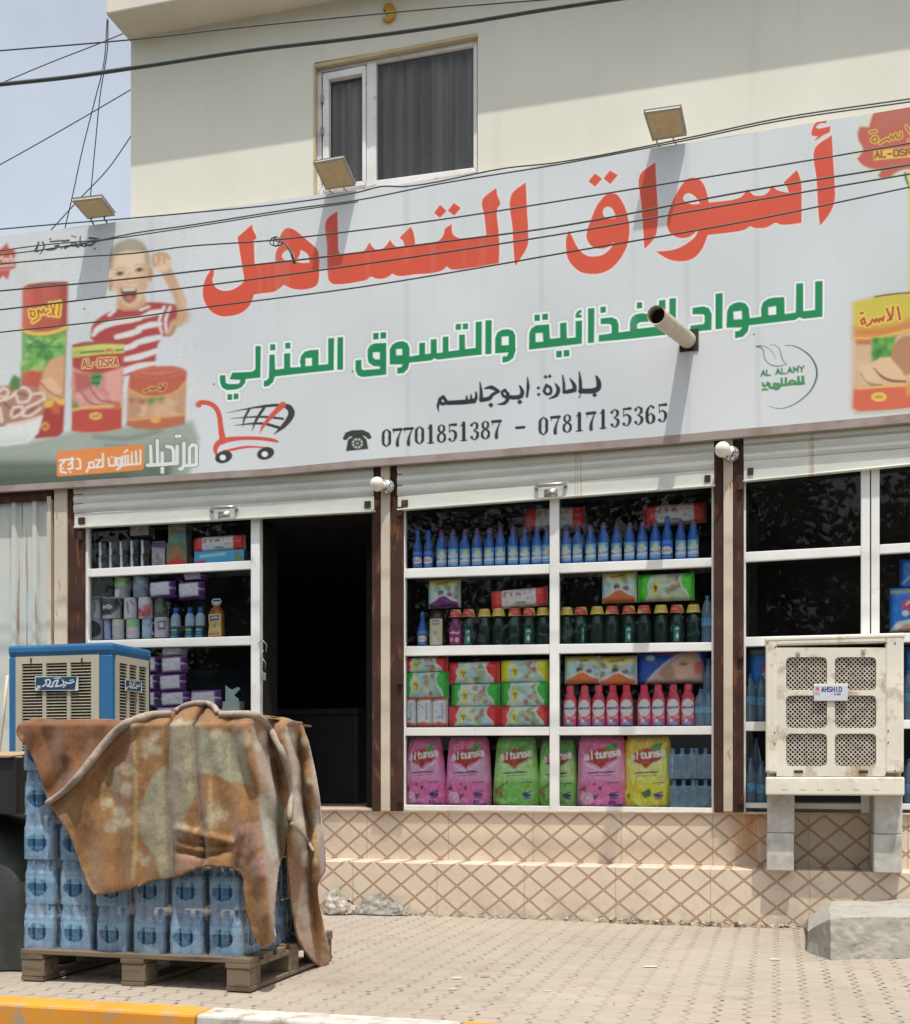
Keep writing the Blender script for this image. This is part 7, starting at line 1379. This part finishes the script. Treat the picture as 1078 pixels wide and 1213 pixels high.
mugs = [(104,123,734,759,lambda c: (c.ell(18,20,18,18,dk), c.ell(20,18,5,8,S(80,82,88))), S(150,152,160),"dark patterned mug at the left end of the bottom mug row",0),
 (123.5,132,735,758.5,lambda c: c.mottle([S(120,140,190), S(160,170,200)], 8,0,40,0,40,4,8,.8,3,1), S(140,150,190),"narrow bluish mug second in the bottom mug row",0),
 (133,147.5,734,758,lambda c: (c.poly([(0,0),(40,0),(40,12),(0,12)], S(206,198,170)), c.line([(10,20),(8,32),(14,36)], 3, dk)), S(176,168,172),"cream topped mug third in the bottom mug row",0),
 (150,166,734,757.5,lambda c: (c.poly([(0,0),(40,0),(40,16),(0,18)], S(130,180,120)), c.ell(20,28,8,5,S(206,160,170))), S(196,180,184),"green and pink mug fourth in the bottom mug row",0),
 (168.5,181,733,757,lambda c: c.mottle([S(130,160,190), S(90,120,150), S(180,190,200)], 10,0,40,0,40,4,9,.8,4,6), S(140,164,190),"light blue mug fifth in the bottom mug row",0),
 (183,201.5,732,756,lambda c: (c.poly([(18,8),(32,6),(32,24),(20,26)], S(90,84,96)), c.poly([(21,11),(29,10),(29,20),(22,21)], S(190,186,196))), S(170,160,176),"mauve mug with a small square picture at the right of the bottom mug row",-1),
 (104.5,121,709.5,734,lambda c: c.line([(26,8),(27,16),(25,28)], 3, S(90,88,92)), S(178,174,178),"pale mug at the left end of the second mug row",0),
 (121.5,144.5,709,734,lambda c: (c.poly([(0,0),(34,0),(40,14),(26,34),(8,34),(0,20)], S(52,54,58), soft=3), c.ell(22,18,4,4,S(200,200,200)), c.ell(22,18,2,2,dk), c.line([(12,16),(14,22),(16,16)], 3, S(200,200,200))), S(160,158,160),"pale mug with a large black patch in the second mug row",0),
 (147,163,708.5,734,lambda c: (c.line([(20,10),(22,30)], 3, S(96,94,98)), c.line([(26,6),(32,14)], 3, S(130,128,130))), S(180,176,180),"pale mug with thin grey lines, third in the second row",0),
 (164,181.5,708,733.5,lambda c: (c.poly([(0,0),(40,0),(40,12),(0,14)], S(190,184,190)), c.mottle([S(176,70,84), S(200,110,120), S(150,50,60)], 12,6,36,16,34,4,7,.9,3,3)), S(176,168,172),"mug with red fruit print in the second mug row",0),
 (183,200,708,733,lambda c: c.mottle([S(70,76,64), S(90,88,70), S(40,44,40)], 14,0,40,0,40,4,9,.8,4,2), S(58,62,54),"dark green mug at the right of the second mug row",0),
 (136,155,684.5,709.5,lambda c: (c.poly([(0,0),(40,0),(40,16),(0,20)], S(140,170,110), soft=3), c.poly([(2,24),(22,24),(20,40),(2,40)], S(190,186,190), soft=2)), S(134,128,136),"green and grey mug on the top mug row, left one",0),
 (158,177,683.5,708.5,lambda c: c.poly([(10,0),(40,0),(40,22),(26,16)], S(150,160,176), soft=3), S(110,122,136),"grey blue mug on the top mug row, right one",0),
 (105,134,684,709.5,lambda c: c.mottle([S(40,50,46), S(56,64,58)], 8,0,40,0,40,6,12,.6,6,4), S(36,46,42),"wide dark green mug at the left of the top mug row",0)]
for i, (x0, x1, y0, y1, pt, bgc, lab, hd) in enumerate(mugs): mug(x0, x1, y0, y1, pt, bgc, lab, i, hd)
# spray bottles, oil jug
t = thing("conditioner_bottle", "x", "bottle", (0,0,0), "pale blue bottles in the left window")
def cc(a, z): return S(26,78,104) if z < .052 else (S(20,60,80) if z < .10 else S(176,200,216))
m = MB(); m.lathe([(0,0),(.036,0),(.038,.006),(.038,.05),(.038,.053),(.038,.075),(.038,.098),(.038,.101),(.038,.16),(.033,.182),(.022,.197),(.019,.20)], 22, cap=False, colf=cc); obj("body", m, PLAS, t, smooth=True, world=False)
lathe_part("cap", [(.019,.198),(.0205,.20),(.019,.238),(.012,.246),(0,.247)], pmat("cap_royal", (0.03,0.10,0.42), .4), t)
wrap("label", t, lambda z: .0382, .006, .095, 110, 14, 14, lambda c: (c.line([(8,12),(32,12)], 4, S(190,190,120)), c.line([(10,22),(30,22)], 3, S(90,150,170)), c.line([(6,34),(34,34)], 6, S(60,130,160))), S(24,72,96), 40, 40)
for i, px in enumerate((208.4, 225.2, 237.5)): place(t, i == 0, spot("a2", px, .11), "pale blue bottle with a dark label, "+("standing alone beside the mugs", "middle one of three in the left window", "nearest the amber oil jug")[i])
t = thing("oil_jug", "amber liquid soap jug with a clear handle and orange label in the left window", "jug", spot("a2", 256.5, .12))
lathe_part("body", [(0,0),(.062,0),(.069,.008),(.069,.05),(.063,.10),(.066,.15),(.064,.19),(.048,.225),(.028,.245),(.024,.255)], pmat("amber_liquid", (0.30,0.095,0.02), .12), t, n=24, sy=.6)
lathe_part("cap", [(.024,.252),(.030,.255),(.029,.285),(0,.287)], pmat("clear_grip", (0.5,0.5,0.48), .2), t, sy=.7); m = MB(); m.tube([(-.03,0,.262),(-.038,0,.285),(-.028,0,.303),(.028,0,.303),(.038,0,.285),(.03,0,.262)], .0055, 8); obj("handle", m, pmat("clear_grip", (0.5,0.5,0.48), .2), t, smooth=True, world=False)
wrap("label", t, lambda z: .069-.006*math.exp(-((z-.10)/.03)**2), .012, .185, 100, 18, 28, lambda c: (c.poly([(6,6),(34,4),(32,20),(8,22)], S(60,70,130)), c.line([(12,13),(28,12)], 4, S(226,226,232)), c.line([(24,30),(22,44)], 3, S(90,110,50)), c.ell(20,38,5,4,S(110,130,60)), c.line([(8,64),(32,62)], 6, S(150,70,60)), c.mottle([S(206,120,60)], 4, 6,34,56,70,4,7,.7,3,2)), S(220,164,110), 40, 72, sy=.62)
# purple packs
def purp(c): 
    c.poly([(8,6),(62,4),(64,30),(10,32)], S(206,196,206), soft=2); c.line([(0,18),(8,18)], 2, S(226,220,226)); c.line([(64,16),(72,16)], 3, S(226,220,226)); c.mottle([S(236,232,236), S(180,164,182)], 10, 10,60,6,28,2,5,.7,2,3); c.line([(20,12),(34,20),(44,10),(54,22)], 1.5, S(160,140,166)); c.line([(2,3),(70,2)], 1.2, S(150,100,160))
pk = [("a2",178,209,688,708,"purple and white pack above the mugs and the lone blue bottle",.12), ("a2",212,243,689,709.5,"purple and white pack above the two blue bottles",.12), ("a2",219,245,677,688,"purple and white pack, topmost of the pile above the amber jug",.16),
 ("a3",192,222,777.5,797.5,"purple pack uppermost in the front pile beside the blue cooler",.12), ("a3",189.5,221,798.5,818.5,"purple pack second down in the front pile beside the blue cooler",.12), ("a3",191,225.5,819,837,"purple pack third down in the front pile beside the blue cooler",.12), ("a3",226,263,817.5,839,"purple pack standing right of the pile, beside the tissue box",.12),
 ("a3",193,221,766,777,"greyish white pack on the very top of the purple pile",.16), ("a3",186,224,837,852,"purple pack at the bottom of the front pile above the blanket",.12), ("a3",226,262,839,852,"purple pack lowest beside the pile, right over the blanket",.12),
 ("a3",166,191,777.5,797.5,"purple pack partly behind the blue cooler, uppermost",.17), ("a3",164,189,798.5,818.5,"purple pack partly behind the blue cooler, middle one",.17), ("a3",166,190,819,838,"purple pack partly behind the blue cooler, lowest",.17)]
for i, (key, x0, x1, y0, y1, lab, Y) in enumerate(pk): pack(key, x0, x1, y0, y1, purp, S(98,52,118) if i != 7 else S(150,146,150), 72, 36, lab, "pack", Y=Y, d=.13, nu=30, nv=16, name="purple_pack", seed=80+i, grp="purple packs in the left window")
# pile of clear wrapped goods behind the purple packs, tissue box
t = thing("tissue_box", "pale green tissue box with its torn lid standing up in the left window", "tissue box", (xof(276, .1), .1, at(276, 848, .1).z)); k = 1/scale_at(276, .1)
m = MB(); m.box(-11*k, 11*k, -.04, .05, 0, 17*k); obj("carton", m, pmat("pale_green_card", (0.40,0.47,0.44), .7), t, bevel=.003, world=False)
m = MB(); plate(m, [(-9,-17),(-9,-36),(-3,-32),(0,-31),(7,-34),(10,-32),(2,-24),(8,-20),(8,-17)], [], lambda x, y: Vector((x*k, -.01, -y*k)), Vector((0,.004,0))); obj("torn_lid", m, pmat("pale_green_card", (0.40,0.47,0.44), .7), t, world=False)
# ---- right window: blue bags
def blueb(c): c.poly([(0,0),(40,0),(40,60),(0,60)], S(36,104,184), soft=1); c.ell(30,24,13,8,S(204,60,72),-.2); c.line([(23,24),(28,20),(32,27),(38,20)], 2.5, S(236,228,230)); c.poly([(0,60),(10,48),(40,42),(40,60)], S(206,206,210), soft=2); c.poly([(8,60),(20,50),(40,50),(40,60)], S(176,140,120), soft=3); c.ell(22,36,5,4,S(205,215,228)); c.poly([(0,4),(40,2),(40,8),(0,9)], S(140,150,120), soft=2)
pack("c2", 1055, 1085, 697, 748, blueb, S(36,104,184), 40, 60, "blue bag with a red oval at the right picture edge, above the cream cooler", "nappy pack", Y=.12, d=.12, nu=28, nv=36, name="nappy_pack", seed=101)
pack("c2", 1067, 1095, 662, 697, lambda c: c.line([(4,50),(30,20)], 4, S(110,150,200)), S(40,92,160), 40, 60, "blue pack at the right picture edge standing behind the red oval bag", "nappy pack", Y=.15, d=.12, nu=20, nv=24, name="nappy_pack", seed=102)
pack("c3", 887, 925, 768, 824, blueb, S(36,104,184), 40, 60, "blue bag half hidden by the cream cooler in the right window", "nappy pack", Y=.20, d=.12, nu=28, nv=36, name="nappy_pack", seed=103)
pack("c3", 1072, 1100, 768, 850, lambda c: c.poly([(0,40),(40,30),(40,60),(0,60)], S(170,180,196), soft=3), S(44,96,160), 40, 60, "blue pack right of the cream cooler on the lower shelf", "nappy pack", Y=.2, d=.12, nu=20, nv=24, name="nappy_pack", seed=104)
# padlock and keys at the door edge
c_ = at(309, 772, -.03); t = thing("padlock", "small padlock with hanging keys on the white door bar", "padlock", c_)
m = MB(); m.tube([at(306,762,-.032), at(311,758,-.04), at(316,764,-.04), at(315,772,-.036)], .004, 6); obj("shackle", m, M['chrome'], t, smooth=True)
m = MB(); m.pxq([(309,797),(314.5,797),(314.5,806),(309,806)], -.045, -.03); obj("lock_body", m, M['chrome'], t, bevel=.004)
m = MB(); m.tube([at(312,770,-.036), at(308,780,-.04), at(312,797,-.04)], .003, 6); m.tube([at(310,778,-.038), at(315,786,-.04), at(314,792,-.04)], .003, 6); obj("key_chain", m, M['steel'], t, smooth=True)
# a fridge far inside the dark doorway
fx, fz = xof(370, 1.6), ZW+.004; t = thing("chest_freezer", "dim chest freezer standing far inside the dark doorway", "freezer", (fx, 1.6, fz))
m = MB(); m.box(fx-.42, fx+.42, 1.6, 2.2, fz, fz+.78); obj("chest", m, pmat("freezer_side", (0.03,0.033,0.036), .4), t, bevel=.02); m = MB(); m.box(fx-.43, fx+.43, 1.59, 2.21, fz+.781, fz+.84); obj("lid", m, pmat("freezer_lid", (0.04,0.045,0.05), .15), t, bevel=.015)
# ================================================================== across the street: trees mirrored in the shop windows
LEAF = plain("tree_leaves", (0.055, 0.085, 0.032), 0.6, var=.5, sc=1.5); BARK = plain("tree_bark", (0.10, 0.075, 0.05), .9, var=.3, sc=8)
def street_tree(seed):
    g = random.Random(seed); t = thing("street_tree", "x", "tree", (0,0,0), "trees across the street, mirrored in the shop windows")
    m = MB(); m.tube([(0,0,-.16),(.05,.02,1.2),(-.04,.05,2.4),(.1,0,3.6),(.05,.1,5.5)], [.24,.19,.16,.12,.05], 10)
    for k in range(7):
        a = g.uniform(0, 6.28); z = g.uniform(2, 4); L_ = g.uniform(1.5, 2.6); m.tube([(0,0,z),(L_*.5*math.cos(a),L_*.5*math.sin(a),z+.9),(L_*math.cos(a),L_*math.sin(a),z+1.7)], [.09,.06,.02], 6)
    obj("trunk", m, BARK, t, smooth=True, world=False)
    m = MB(); cl = [(g.gauss(0,1.35), g.gauss(0,1.35), g.uniform(2.6, 7.4), g.uniform(.5,1.15)) for _ in range(46)]
    for i in range(5200):
        cx, cy, cz, r = g.choice(cl); d = Vector((g.gauss(0,1), g.gauss(0,1), g.gauss(0,.8))).normalized()*r*g.random()**.4; p = Vector((cx,cy,cz))+d; s = g.uniform(.06,.15); a = Vector((g.gauss(0,1),g.gauss(0,1),g.gauss(0,1))).normalized()*s; b = a.orthogonal().normalized()*s*.6
        o = len(m.v); m.v += [tuple(p+a), tuple(p+b), tuple(p-a), tuple(p-b)]; m.f.append((o,o+1,o+2,o+3))
    obj("crown", m, LEAF, t, world=False); return t
tA, tB2 = street_tree(3), street_tree(8); ua = ub = True
for i, (x, y, s, lab) in enumerate([(-21.5, -26, 1.45, "tree across the street beyond the left end of the shop, outermost"), (-17.3, -28, 1.4, "tree across the street opposite the tin sheeting"), (-13, -27, 1.4, "tree across the street, opposite the left window"), (-8.6, -28, 1.45, "tall tree across the street opposite the blue cooler"), (-4.5, -27, 1.35, "tree across the street opposite the doorway"), (-.5, -30, 1.35, "tallest tree across the street opposite the middle window"), (3.6, -27.5, 1.35, "tree across the street opposite the window bar of the middle window"), (8.0, -28, 1.4, "tree across the street opposite the cream cooler"), (13.5, -28, 1.45, "tree across the street, farthest to the right of the shop")]):
    src, first = (tA, ua) if i % 2 == 0 else (tB2, ub)
    if i % 2 == 0: ua = False
    else: ub = False
    place(src, first, Vector((x, y, 0)), lab, rz=i*1.3, sc=(s, s, s*(1.0+.05*(i % 3))))
